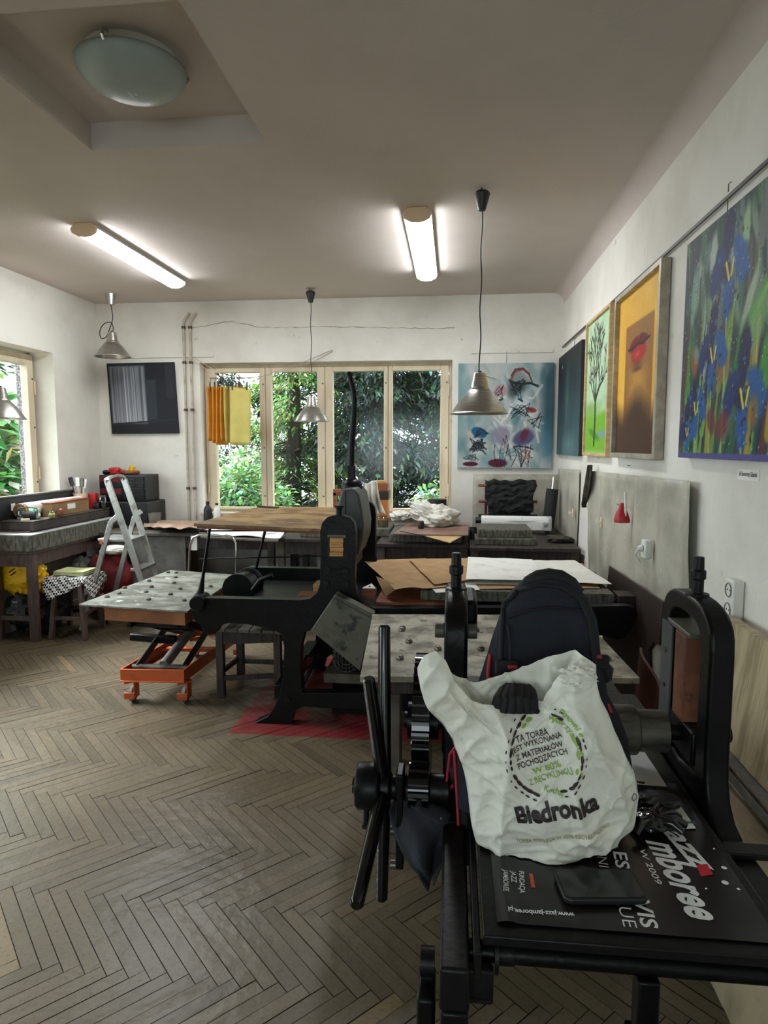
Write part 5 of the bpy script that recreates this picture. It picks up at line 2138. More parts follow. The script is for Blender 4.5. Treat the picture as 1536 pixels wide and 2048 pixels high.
one('flat_board', 'yellow-brown board on the stone behind the big press column', 'board', mb, M['tympan'], bevel=.003)

# window bench: stone, boards, rag bundle
ZC_ = .7605
sx0, sx1 = X(778, 5.3), X(925, 5.3)
stone('litho_stone', 'dark stone on the window bench under the reddish board', sx0, sx1, 5.3, 5.95, ZC_, .825, 'stone', 'stone')
mb = MB()
P = [at(820, 1063, Z=.835), at(900, 1085, Z=.835), at(928, 1070, Z=.835), at(850, 1058, Z=.835)]
mb.slab(lambda u, v: P[0].lerp(P[1], u).lerp(P[3].lerp(P[2], u), v) + Vector((0, 0, .0)), 4, 4, .005)
one('folded_sheet', 'yellowed sheet sticking out from under the reddish board', 'paper', mb, M['lightwood'])
mb = MB()
q = [at(786, 1069, Z=.842), at(936, 1071, Z=.842), at(938, 1046, Z=.842), at(815, 1048, Z=.842)]
mb.prism([Vector((v.x, min(v.y, 6.4), .8365)) for v in q], (0, 0, .012))
one('flat_board', 'reddish-grey board on the window bench under the white rag', 'board', mb, mat('reddish_board', (140, 118, 104), .6, c2=(112, 72, 62), scale=4), bevel=.002)
rg = MB()
bundle((at(868, 1035, Y=5.75).x, 5.75, .92), (.195, .17, .115), 51, mb=rg, amp=.36, nu=72, nv=48, flat=.3)
rg.v = [Vector((v.x, v.y, max(v.z, .8495) + max(0, (-.02 - (v.x - at(868, 1035, Y=5.75).x))) * .35)) for v in rg.v]
one('rag_bundle', 'big crumpled white rag on the reddish board by the window', 'rag', rg, M['rag'])
rg = bundle((at(800, 1050, Y=5.9).x, 6.0, .90), (.09, .1, .055), 57, amp=.4)
one('rag', 'small white cloth left of the big rag bundle', 'rag', rg, M['rag'])
jar('ink_pot', 'small dark brown pot in front of the white rag bundle', at(842, 1058, Y=5.5).x, 5.5, .8495, .026, .066, 'black', fill=.9, fm='redwood', cat='pot')
jar('glass_jar', 'glass jar with yellowish liquid beside the wooden box stack', at(766, 1048, Y=5.75).x, 5.75, .83, .05, .10, 'jar', fill=.6, fm='card')
mb = MB()
a = at(766, 1062, Y=5.7)
mb.bb(a.x - .10, a.x + .075, 5.6, 6.0, ZC_, .8295)
one('stone_block', 'small stone slab under the yellowish jar on the window bench', 'stone', mb, M['stone'], bevel=.006)
mb = MB()
mb.tube([at(800, 1062, Z=.852), at(838, 1070, Z=.852)], .004, 6)
one('etching_needle', 'thin dark tool on the reddish board', 'tool', mb, M['black'])
# box stack
Yb2 = 6.12
zz = ZC_
for k, (px0, px1, py0, py1, m_, lab) in enumerate(((752, 775, 1000, 1034, 'orange', 'orange box in the stack by the window, below the brown ones'), (748, 777, 983, 999, 'darkboard', 'dark brown box in the stack on the orange box'), (750, 775, 968, 983, 'redwood', 'red-brown box on top of the stack by the window'))):
    mb = MB()
    z0 = ZC_ if k == 0 else zprev
    z1 = at(760, py0, Y=Yb2).z
    mb.bb(at(px0, 1000, Y=Yb2).x, at(px1, 1000, Y=Yb2).x, Yb2, Yb2 + .2, z0 + .0005, z1)
    zprev = z1
    one('wooden_box', lab, 'box', mb, M[m_] if m_ != 'orange' else mat('amber_box', (176, 104, 36), .5), bevel=.004)
mb = MB()
a, b_ = at(750, 965, Y=6.2), at(772, 965, Y=6.2)
mb.bb(a.x, b_.x, 6.17, 6.26, zprev + .0005, zprev + .03)
one('pale_block', 'small pale wood block on top of the box stack', 'block', mb, M['oak'], bevel=.004)
mb = MB()
a, b_ = at(666, 985, Y=6.3), at(735, 985, Y=6.3)
mb.bb(a.x, b_.x + .04, 6.3, 6.36, a.z - .032, a.z + .032)
mb.bb(a.x, a.x + .03, 6.3, 6.36, .762, a.z)
mb.bb(b_.x, b_.x + .03, 6.3, 6.36, .762, a.z)
one('wooden_trestle', 'red-brown wooden bar standing behind the lever of the big press', 'trestle', mb, M['redwood'], bevel=.003)
# white cloth hanging over the press side
mb = MB()


def cl(u, v):
    px_ = 722 + 36 * u + 14 * v * v - 8 * (1 - v) * (u - .5)
    py_ = 964 + 66 * v + 3 * math.sin(u * 6)
    p_ = at(px_, py_, Y=4.95 + .02 * math.sin(u * 16 + v * 3) + .01 * math.cos(v * 9))
    return p_


mb.grid(cl, 26, 26)
t = one('white_cloth', 'white cloth hanging over a post between the press and the box stack', 'cloth', mb, M['rag'], solid=.004)
mb = MB()
p = at(738, 975, Y=4.99)
mb.bb(p.x - .012, p.x + .03, 5.0, 5.03, 0, p.z)
mb.bb(p.x - .06, p.x + .08, 4.95, 5.15, 0, .02)
one('post', 'thin wooden post carrying the hanging white cloth', 'post', mb, M['gwood'])
jar('lidded_can', 'round black canister behind the white rag bundle', at(875, 1015, Y=6.25).x, 6.22, ZC_, .095, at(876, 1002, Y=6.25).z - ZC_ + .01, 'black', lid='black', cat='canister')

# right bench
ZD = .7505
a, b_ = at(955, 1078, Y=5.35), at(1063, 1078, Y=5.35)
stone('litho_stone', 'grey-green stone on top of another on the right corner bench', a.x, b_.x, 5.32, 5.75, .806, .872, 'stone')
stone('litho_stone', 'lower dark stone on the right corner bench, under the grey-green one', a.x - .02, b_.x + .04, 5.28, 5.8, ZD, .8055, 'stone')
jar('ink_tin', 'black tin left of the stones on the right corner bench', at(947, 1065, Y=5.6).x, 5.6, ZD, .035, .10, 'black', cat='tin')
mb = MB()
a, b_ = at(963, 1033, Y=5.9), at(1105, 1036, Y=5.9)
z1 = a.z


def roll(u, v):
    ang = v * 3.6 - .5
    r = .045
    x = a.x + (b_.x - a.x) * u
    if v < .45:
        w = v / .45 * PI
        return Vector((x, 6.0 - r * math.sin(w) * 1.0 - .0, z1 - r + r * math.cos(w) + 0)) if False else Vector((x, 5.98 + r * math.cos(PI * .5 + w * .5), z1 - r + r * math.sin(PI * .5 + w * .5)))
    k = (v - .45) / .55
    return Vector((x, 5.98 - r - .006 * math.sin(u * 8), z1 - r - (z1 - r - .79) * k))


mb.grid(roll, 24, 30)
one('paper_roll', 'white paper with grey smudges hanging in front of the roller rack', 'paper', mb, M['inkpaper'], solid=.002)
mb = MB()
mb.cyl((a.x - .05, 5.98, z1 - .045), (b_.x + .01, 5.98, z1 - .045), .03, n=14)
mb.bb(a.x + .02, a.x + .05, 5.96, 6.0, ZD, z1 - .05)
mb.bb(b_.x - .05, b_.x - .02, 5.96, 6.0, ZD, z1 - .05)
one('paper_bar', 'black bar carrying the smudged white paper', 'bar', mb, M['black'])
# roller rack
t = thing('roller_rack', 'red metal rack holding inking rollers under a black cloth', 'rack', (at(1018, 1000, Y=6.3).x, 6.3, ZD))
xa, xb = at(972, 1000, Y=6.25).x, at(1059, 1000, Y=6.25).x
ztop = at(1000, 965, Y=6.25).z
for x in (xa, xb):
    mb = MB()
    mb.bb(x - .012, x + .012, 6.24, 6.27, ZD, ztop)
    mb.bb(x - .012, x + .012, 6.24, 6.44, ZD, ZD + .02)
    obj('upright', mb, M['redcloth'], t)
for k, py in enumerate((971, 1003, 1031)):
    z = at(1000, py, Y=6.2).z
    p0, p1 = at(957, py, Y=6.2).x, at(1074, py, Y=6.2).x
    mb = MB()
    mb.cyl((p0, 6.2, z), (p1, 6.2, z), .014, n=12)
    h = obj('roller_handle', mb, M['redwood'] if k < 2 else M['black'], t)
    mb = MB()
    mb.cyl((xa + .02, 6.2, z), (xb - .02, 6.2, z), .04, n=20)
    obj('roller', mb, M['rubber'], t)
mb = MB()


def drp(u, v):
    x = xa - .02 + (xb - xa + .06) * u
    z = ztop + .03 + .02 * noise.noise(Vector((u * 5, 0, 2))) - (.30 * v)
    w = 1 - .12 * v
    xm = (xa + xb) / 2 + .01
    return Vector((xm + (x - xm) * w + .01 * math.sin(v * 9), 6.14 - .03 * math.sin(v * 2.6) + .018 * noise.noise(Vector((u * 4 + v * 2, v * 9, 1))) + .016 * noise.noise(Vector((u * 9, v * 14 + u * 6, 5))), z + .012 * noise.noise(Vector((u * 8, v * 3, 9)))))


mb.grid(drp, 40, 30)
tag(obj('black_cloth', mb, mat('black_cloth', (24, 24, 25), .9, bump=.5, bscale=20), solid=.004), 'black cloth draped over the red roller rack', 'cloth')
# standing roller
t = thing('inking_roller', 'black inking roller standing in the right back corner', 'roller', (at(1098, 1060, Y=6.1).x, 6.1, ZD))
b0_, b1_ = at(1096, 1050, Y=6.1), at(1105, 978, Y=6.12)
b0_.z = ZD + .05
mb = MB()
mb.cyl(b0_, b1_, .055, n=24)
obj('drum', mb, M['rubber'], t, bevel=.004)
mb = MB()
dd = (b1_ - b0_).normalized()
mb.cyl(b1_, b1_ + dd * .11, .012, n=12)
mb.cyl(b0_ - dd * .05, b0_, .012, n=12)
obj('handle', mb, M['chrome'], t)
o = bundle((at(1122, 1078, Y=5.5).x, 5.55, ZD + .022), (.10, .12, .024), 63, amp=.5)
one('dirty_rag', 'dirty brown rag at the right end of the corner bench', 'rag', o, M['darkrag'])

# bits stored under the benches
for (px, py, Y, r, s_, m_, nm_, lab) in ((492, 1128, 5.7, (.13, .12, .10), 71, 'steel', 'plastic_wrap', 'crumpled grey plastic on the shelf behind the big press'),
                                    (505, 1195, 5.5, (.10, .1, .13), 72, 'paper', 'crumpled_paper', 'crumpled white paper under the bench behind the big press'),
                                    (618, 1130, 5.8, (.14, .12, .10), 73, 'blue', 'glass_lump', 'bluish glass lump on the shelf behind the press column'),
                                    (560, 1190, 5.6, (.10, .1, .13), 74, 'rag', 'sack', 'pale sack under the bench behind the press'),
                                    (255, 1115, 5.75, (.05, .1, .08), 75, 'red', 'red_container', 'red container under the left workbench behind the ladder'),
                                    (222, 1170, 5.6, (.06, .06, .06), 76, 'white', 'white_ball', 'white ball on the floor between the ladder legs')):
    p = at(px, py, Y=Y)
    z = max(r[2] * .9, .18 + r[2] * .9 if py < 1140 else r[2] * .9)
    o = bundle((p.x, p.y, z), r, s_, amp=.3, nu=30, nv=20)
    one(nm_, lab, nm_.split('_')[-1], o, M[m_])

# ------------------------------------------------------------------ the big flatbed press
t = thing('flatbed_press', 'big black cast iron lithographic press in the middle of the room', 'press', (-.6, 3.9, 0))
YA, YAr = 3.42, 4.34


def ax(px, py, Y=3.45):
    p_ = at(px, py, Y=Y)
    return (p_.x, p_.z)


outl = [(386, 1216), (388, 1200), (398, 1193), (420, 1194), (500, 1196), (600, 1198), (622, 1195), (636, 1183), (642, 1165), (643, 1110), (642, 1062), (646, 1045), (656, 1034), (668, 1030), (688, 1030),
        (701, 1034), (710, 1045), (713, 1062), (712, 1110), (711, 1165), (716, 1188), (728, 1205), (748, 1214), (800, 1214), (1100, 1212), (1254, 1209), (1268, 1213), (1272, 1226), (1264, 1250), (1246, 1272), (1230, 1276), (1200, 1268),
        (1000, 1262), (870, 1262), (842, 1275), (834, 1300), (836, 1360), (850, 1415), (878, 1440), (905, 1450), (905, 1458), (815, 1458), (812, 1440), (806, 1424), (790, 1418), (640, 1418), (606, 1416), (592, 1424), (588, 1440), (584, 1456), (512, 1455), (514, 1447), (538, 1436), (552, 1416), (562, 1388), (569, 1340),
        (571, 1290), (566, 1266), (548, 1256), (500, 1246), (460, 1243), (444, 1248), (436, 1262), (424, 1268), (412, 1262), (404, 1245), (390, 1236)]
inner_hole = [(607, 1382), (604, 1330), (605, 1290), (612, 1262), (640, 1250), (780, 1250), (800, 1262), (806, 1290), (806, 1330), (800, 1382)]


def frame_part(Y, name):
    k = Y / 3.45
    # keep real size: same outline at both frames
    pts_ = [ax(*q) for q in outl]
    hole = [ax(*q) for q in inner_hole]
    zmin = min(z for _, z in pts_)
    bm = bmesh.new()
    ov = [bm.verts.new((x, Y, max(.0, z - zmin * .5 if z < .1 else z))) for x, z in pts_]
    iv = [bm.verts.new((x, Y, z)) for x, z in hole]
    es = [bm.edges.new((ov[i], ov[(i + 1) % len(ov)])) for i in range(len(ov))] + [bm.edges.new((iv[i], iv[(i + 1) % len(iv)])) for i in range(len(iv))]
    bmesh.ops.triangle_fill(bm, edges=es, use_beauty=True)
    ret = bmesh.ops.extrude_face_region(bm, geom=bm.faces[:])
    vs = [g_ for g_ in ret['geom'] if isinstance(g_, bmesh.types.BMVert)]
    bmesh.ops.translate(bm, verts=vs, vec=(0, .065, 0))
    bmesh.ops.recalc_face_normals(bm, faces=bm.faces[:])
    bmesh.ops.dissolve_limit(bm, angle_limit=.01, verts=bm.verts[:], edges=bm.edges[:])
    bm.verts.index_update()
    mb_ = MB()
    mb_.add([v.co.copy() for v in bm.verts], [tuple(v.index for v in f.verts) for f in bm.faces])
    bm.free()
    return obj(name, mb_, M['iron'], t, bevel=.009, seg=2, ang=50)


frame_part(YA, 'side_frame')
frame_part(YAr, 'side_frame')
# rims and bosses on the front frame
mb = MB()
for (px, py) in ((578, 1394), (657, 1137), (693, 1140), (655, 1165), (694, 1165)):
    x, z = ax(px, py)
    mb.cyl((x, YA - .014, z), (x, YA + .01, z), .018, n=14)
obj('boss', mb, M['iron2'], t)
# column slots: dark box for the hole's shade, pine packing
for Y in (YA, YAr):
    x0, z0 = ax(659, 1113)
    x1, z1 = ax(693, 1058)
    mb = MB()
    mb.bb(x0 - .004, x1 + .004, Y - .003, Y + .068, z0, z1)
    so = obj('slot_shade', mb, M['rubber'], t)
    x0, z0 = ax(662, 1110)
    x1, z1 = ax(689, 1074)
    for j in range(4):
        h = (z1 - z0) / 4
        mb = MB()
        mb.bb(x0 + .002 * (j % 2), x1 - .002 * ((j + 1) % 2), Y - .010, Y + .07, z0 + j * h, z0 + (j + 1) * h - .0015)
        obj('packing', mb, M['packing'], so, bevel=.001)
    x0, z0 = ax(658, 1073)
    x1, z1 = ax(694, 1068)
    mb = MB()
    mb.bb(x0, x1, Y - .016, Y + .08, z0, z1)
    obj('slot_bar', mb, M['dsteel'], so)
    mb = MB()
    x, z = ax(678, 1030)
    mb.lathe((x, Y + .033, z - .01), [(.016, 0), (.016, .045), (.026, .05), (.026, .062), (0, .062)], 14)
    obj('adjusting_screw', mb, M['iron2'], t)
# bed, cross members
xb0, xb1 = ax(760, 1200)[0], ax(1262, 1200)[0]
mb = MB()
mb.bb(-1.42, xb1 + .02, YA + .066, YAr - .001, .60, .625)
mb.bb(-.44, xb1 - .02, YA + .07, YAr - .005, .625, .675)
obj('bed', mb, M['iron2'], t, bevel=.004)
mb = MB()
mb.bb(-.42, -.02, YA + .08, YAr - .02, .6755, .692)
obj('bed_board', mb, M['redwood'], t, bevel=.002)
mb = MB()
mb.bb(-1.0, -.92, YA + .066, YAr - .001, .12, .20)
obj('tie_beam', mb, M['iron'], t, bevel=.004)
mb = MB()
mb.bb(-.22, -.16, YA + .066, YAr - .001, .12, .20)
obj('tie_beam', mb, M['iron'], t, bevel=.004)
# scraper beam between the columns
xc = ax(678, 1100)[0]
mb = MB()
mb.bb(xc - .045, xc + .045, YA + .07, YAr - .005, .95, 1.08)
obj('scraper_beam', mb, M['iron'], t, bevel=.01)
mb = MB()
mb.bb(xc - .012, xc + .012, YA + .12, YAr - .05, .80, .95)
obj('scraper_box', mb, M['hood'], t, bevel=.004)
# grey cover and cap, lever
Yh = 3.72
hp = [(668, 1036), (675, 1010), (684, 979), (708, 977), (718, 990), (722, 1010), (728, 1050), (726, 1080), (716, 1110), (700, 1120), (672, 1100)]
mb = MB()
mb.prism([(at(px, py, Y=Yh).x, Yh, at(px, py, Y=Yh).z) for px, py in hp], (0, .36, 0))
obj('cover', mb, M['hood'], t, bevel=.012, seg=3)
mb = MB()
a, b_ = at(690, 1010, Y=Yh - .003), at(712, 1070, Y=Yh - .003)
mb.bb(a.x, a.x + .004, Yh - .004, Yh + .3, b_.z, a.z + .08)
obj('cover_seam', mb, M['iron2'], t)
Yl = 3.95
c0 = at(704, 984, Y=Yl)
mb = MB()
mb.lathe((c0.x, Yl, c0.z - .01), [(.065, 0), (.065, .05), (.055, .075), (.03, .09), (0, .09)], 24)
obj('lever_housing', mb, M['iron'], t)
mb = MB()
mb.bar((c0.x, Yl, c0.z + .05), (c0.x - .005, Yl, at(703, 931, Y=Yl).z), .05, .04)
obj('lever_socket', mb, M['iron'], t, bevel=.006)
mb = MB()
lp = [at(*q, Y=Yl) for q in ((702, 940), (703, 890), (708, 830), (709, 800), (707, 780), (702, 762), (699, 750))]
mb.tube(lp, [.021, .020, .018, .016, .016, .016, .016], 14)
mb.lathe(lp[-1], [(0, -.014), (.018, -.008), (.021, .004), (.016, .016), (0, .022)], 16)
obj('lever', mb, M['iron'], t)
# flywheel-like drum at the left and rear arm details
p = at(486, 1190, Y=3.95)
mb = MB()
mb.lathe((p.x, 3.85, .66), [(.0, 0), (.10, 0), (.10, .02), (.085, .025), (.085, .2), (.10, .205), (.10, .225), (0, .225)], 36, ax=(0, 1, 0))
obj('drum', mb, M['iron'], t)
mb = MB()
q0, q1, q2 = at(505, 1180, Y=3.8), at(520, 1160, Y=3.8), at(545, 1150, Y=3.8)
mb.tube([q0, q1, q2], .014, 10)
obj('crank', mb, M['iron2'], t)
# raised plywood tympan on two stays
P = [at(387, 1047, Z=1.108), at(676, 1060, Z=1.108), at(700, 1018, Z=1.122), at(520, 1011, Z=1.122)]
P = [Vector((P[0].x, 3.60, 1.112)), Vector((-.70, 3.60, 1.104)), Vector((-.62, 4.32, 1.128)), Vector((P[3].x, 4.32, 1.128))]
P[0] = at(387, 1046, Y=3.62)
P[1] = at(678, 1059, Y=3.58)
P[3] = at(520, 1012, Y=4.33)
P[2] = at(690, 1014, Y=4.33)
mb = MB()
mb.prism([v + Vector((0, 0, -.02)) for v in P], (0, 0, .018))
tp = obj('tympan_board', mb, M['tympan'], t, bevel=.002)
mb = MB()
mb.bar(P[0].lerp(P[1], .02) + Vector((0, .02, -.026)), P[0].lerp(P[1], .98) + Vector((0, .02, -.026)), .02, .012)
obj('batten', mb, M['redwood'], tp)
mb = MB()
a, b_ = at(516, 1014, Y=4.29), at(556, 1017, Y=4.25)
mb.bar(a + Vector((0, 0, .006)), b_ + Vector((0, 0, .006)), .03, .008)
obj('handle_strip', mb, M['dwood'], tp)
s0, s1 = at(420, 1055, Y=3.66), at(402, 1180, Y=3.50)
mb = MB()
mb.tube([s0, s0.lerp(s1, .8), s1, s1 + Vector((-.02, 0, -.05))], [.008, .010, .018, .026], 12)
obj('stay', mb, M['iron'], t)
s0, s1 = at(531, 1058, Y=3.9), at(512, 1138, Y=4.36)
mb = MB()
mb.tube([s0, s1], .009, 10)
obj('stay', mb, M['iron'], t)
for (a, b_) in (((398, 1062, 3.7), (566, 1061, 4.2)), ((400, 1118, 3.9), (642, 1112, 3.9))):
    mb = MB()
    mb.tube([at(a[0], a[1], Y=a[2]), at(b_[0], b_[1], Y=b_[2])], .0045, 8)
    obj('tie_rod', mb, M['iron2'], t)
# hub boss at the near left end
x, z = ax(398, 1205)
mb = MB()
mb.cyl((x + .01, YA - .03, z + .005), (x + .01, YA + .09, z + .005), .045, n=24)
obj('pivot_boss', mb, M['iron'], t, bevel=.006)
# diagonal cable/strap inside the leg
mb = MB()
mb.tube([at(640, 1310, Y=3.7), at(612, 1312, Y=3.65), at(604, 1330, Y=3.6), at(602, 1370, Y=3.5)], .006, 8)
obj('cable', mb, M['cord'], t)
mb = MB()
mb.bar(at(640, 1300, Y=3.8), at(604, 1372, Y=3.55), .02, .012)
obj('strap', mb, M['iron2'], t)

# guard plate: tilted grey-green box
gq = [(670, 1189), (748, 1230), (720, 1343), (621, 1261)]
mb = MB()
mb.prism([at(px, py, Y=3.28) for px, py in gq], (0, .09, 0))
obj('belt_guard', mb, M['guard'], t, bevel=.006)
mb = MB()
a, b_ = at(666, 1196, Y=3.276), at(742, 1236, Y=3.276)
mb.tube([a, b_], .002, 6)
obj('guard_crease', mb, M['dsteel'], t)

# motor with ribbed end on a plinth
t = thing('electric_motor', 'ribbed electric motor on a wooden plinth below the grey guard', 'motor', (at(693, 1340, Y=3.55).x, 3.6, .1))
p = at(693, 1338, Y=3.5)
mb = MB()
mb.bb(p.x - .10, p.x + .13, 3.60, 3.80, .0, .219)
obj('pedestal', mb, M['iron'], t)
mb = MB()
mb.bb(p.x - .13, p.x + .16, 3.495, 3.82, .22, .275)
obj('plinth', mb, M['gwood'], t, bevel=.004)
mb = MB()
zc = .365
mb.lathe((p.x, 3.50, zc), [(0, 0), (.05, 0), (.078, .012), (.082, .04), (.082, .24), (.06, .26), (0, .26)], 32, ax=(0, 1, 0))
obj('housing', mb, M['iron2'], t)
for k in range(18):
    a = PI * 2 * k / 18
    mb = MB()
    mb.bar((p.x + .084 * math.cos(a), 3.53, zc + .084 * math.sin(a)), (p.x + .084 * math.cos(a), 3.74, zc + .084 * math.sin(a)), .004, .012, up=(math.cos(a), 0, math.sin(a)))
    obj('cooling_rib', mb, M['grey'], t)
mb = MB()
for k in range(7):
    x = p.x - .06 + .02 * k
    h = math.sqrt(max(0, .075 ** 2 - (x - p.x) ** 2))
    mb.tube([(x, 3.486, zc - h), (x, 3.478, zc), (x, 3.486, zc + h)], .002, 6)
for k in range(3):
    r = .03 + .02 * k
    mb.tube([(p.x + r * math.cos(a), 3.479, zc + r * math.sin(a)) for a in [PI * 2 * i / 24 for i in range(25)]], .002, 6, cap=False)
obj('fan_grille', mb, M['dsteel'], t)
mb = MB()
mb.bb(p.x - .05, p.x + .05, 3.55, 3.72, .2755, .295)
obj('foot', mb, M['iron2'], t)

# printing stone and papers on the press bed
xs0, xs1 = at(800, 1190, Y=3.62).x, at(1232, 1190, Y=3.62).x
stone('litho_stone', 'large printing stone under paper on the bed of the big press', xs0 + .12, xs1 - .02, 3.56, 4.3, .693, .752, 'stone', 'stone')
mb = MB()
a = at(1216, 1190, Y=3.6)
mb.bb(xs1 + .0, xs1 + .09, 3.56, 3.70, .676, .745)
one('wooden_wedge', 'dark wooden block at the right end of the press bed', 'block', mb, M['darkboard'], bevel=.004)
zp = .7525


def psheet(name, label, qs, z, m_, curl=0., seed=0., nu=30, nv=16, wav=.004, edge=None):
    P_ = [at(px, py, Z=z) for px, py in qs]
    mb_ = MB()

    def fn(u, v):
        p_ = P_[0].lerp(P_[1], u).lerp(P_[3].lerp(P_[2], u), v)
        p_.z = z + .001 + wav * (1 + noise.noise(Vector((u * 4 + seed, v * 3, seed))))
        if curl:
            p_.z += curl * max(0, v - .75) ** 2 * 16 * (math.sin(u * 9 + seed) * .5 + .2)
        if edge:
            p_ = p_ + edge(u, v)
        return p_
    mb_.slab(fn, nu, nv, .0012)
    return one(name, label, 'paper', mb_, M[m_])


psheet('kraft_paper', 'long kraft sheet lying deepest under the white sheets on the press', ((865, 1122), (1165, 1128), (1200, 1178), (905, 1180)), zp, 'kraft', seed=2)


def edge_a(u, v):
    d = Vector((0, 0, 0))
    w_ = max(0, 1 - u * 3.2) * max(0, v - .35) / .65
    d.z -= .0
    d.y -= .02 * math.sin(u * 13) * max(0, v - .6)
    d.z += .006 * math.sin(u * 11) * max(0, v - .5)
    return d


psheet('kraft_paper', 'curling kraft sheet at the left on the press, its front edge torn', ((727, 1122), (852, 1118), (905, 1176), (790, 1180)), zp + .010, 'kraft', curl=.010, seed=5, edge=edge_a)
# drooping torn corner
P0, P1 = at(750, 1150, Z=zp + .012), at(812, 1174, Z=zp + .012)
mb = MB()
mb.slab(lambda u, v: (at(752 + 20 * v, 1152 + 22 * v, Y=3.58 + .1 * (1 - v))).lerp(at(800, 1172, Y=3.60), u) + Vector((0, -.012 * math.sin(v * PI), -.055 * v * (1 - u) + .0)), 12, 12, .0012)
one('kraft_paper_corner', 'brown paper corner folded down over the front of the press bed', 'paper', mb, M['kraft'])
psheet('kraft_paper', 'middle kraft sheet with a dark slanting edge on the press', ((818, 1120), (938, 1117), (950, 1160), (868, 1170)), zp + .022, 'kraft', seed=8)
psheet('white_sheet', 'white scrap sheet poking out between kraft sheets on the press', ((848, 1162), (936, 1150), (960, 1180), (872, 1186)), zp + .0065, 'paper', seed=9, wav=.001)
psheet('proof_sheet', 'white proof with faint grey marks on the press, in the middle', ((936, 1115), (1064, 1120), (1092, 1162), (932, 1160)), zp + .034, 'marked', seed=11)
psheet('proof_sheet', 'blank white sheet at the right end of the press', ((1064, 1122), (1150, 1122), (1224, 1170), (1088, 1164)), zp + .020, 'paper', seed=13)
psheet('proof_sheet', 'white ink-edged sheet under the marked proof on the press', ((934, 1150), (1080, 1156), (1112, 1172), (930, 1168)), zp + .0095, 'marked', seed=15, wav=.002)


def gable(px, py, Y, label, w=.075, h=.06, m_='redwood'):
    p_ = at(px, py, Y=Y)
    t_ = thing('wooden_block', label, 'block', (p_.x, Y, .693))
    mb_ = MB()
    mb_.prism([(p_.x - w / 2, Y, .693), (p_.x + w / 2, Y, .693), (p_.x + w / 2, Y, .693 + h), (p_.x - w / 2, Y, .693 + h)], (0, .05, 0))
    obj('block', mb_, M[m_], t_, bevel=.003)
    mb_ = MB()
    mb_.prism([(p_.x - w / 2, Y + .0, .694 + h), (p_.x + w / 2, Y + .0, .694 + h), (p_.x, Y + .12, .694 + h)], (0, 0, .006))
    obj('paper_top', mb_, M['paper'], t_)
    mb_ = MB()
    mb_.box((p_.x, Y + .03, .7015 + h), (.012, .02, .002))
    obj('mark', mb_, M['black'], t_)


gable(738, 1190, 3.55, 'wooden block with a white pointed top right of the press column')
for (px, Y, w, h, m_, lab) in ((616, 3.62, .13, .06, 'clay', 'terracotta brick on the press bed left of the column'), (638, 3.75, .07, .10, 'oak', 'pine block on the press bed touching the column')):
    p = at(px, 1190, Y=Y)
    mb = MB()
    mb.bb(p.x - w / 2, p.x + w / 2, Y, Y + .12, .6255, .63 + h)
    one('wooden_block', lab, 'block', mb, M[m_], bevel=.003)

# small table under the press
t = thing('low_table', 'low dark wooden table under the left arm of the big press', 'table', (-1.22, 3.95, 0))
TQ = [at(427, 1257, Z=.45), at(573, 1263, Z=.45), at(566, 1238, Z=.45), at(452, 1234, Z=.45)]
TQ[2].y = TQ[3].y = 4.14
TQ[2].x, TQ[3].x = -1.02, -1.44
nb = 6
for k in range(nb):
    mb = MB()
    f0, f1 = k / nb, (k + 1) / nb - .012
    q = [TQ[0].lerp(TQ[1], f0), TQ[0].lerp(TQ[1], f1), TQ[3].lerp(TQ[2], f1), TQ[3].lerp(TQ[2], f0)]
    mb.prism([Vector((v.x, v.y, .43)) for v in q], (0, 0, .02))
    obj('top_board', mb, M['gwood'], t, bevel=.002)
L4 = [(at(437, 1394, Z=0), TQ[0]), (at(562, 1388, Z=0), TQ[1]), (Vector((-1.05, 4.1, 0)), TQ[2]), (Vector((-1.41, 4.1, 0)), TQ[3])]
for a, c in L4:
    mb = MB()
    cc_ = Vector((-1.22, 3.93, 0))
    a2 = Vector((a.x, a.y, 0)) + (cc_ - Vector((a.x, a.y, 0))).normalized() * .02
    mb.bar(a2, (a2.x, a2.y, .429), .045, .045)
    obj('leg', mb, M['dwood'], t, bevel=.003)
for i, j, z, h in ((0, 1, .38, .09), (1, 2, .38, .09), (2, 3, .38, .09), (3, 0, .38, .09), (0, 1, .12, .03), (1, 2, .14, .03), (2, 3, .12, .03), (3, 0, .14, .03)):
    mb = MB()
    a, c = L4[i][0], L4[j][0]
    mb.bar((a.x, a.y, z), (c.x, c.y, z), .02, h)
    obj('rail', mb, M['dwood'], t, bevel=.002)

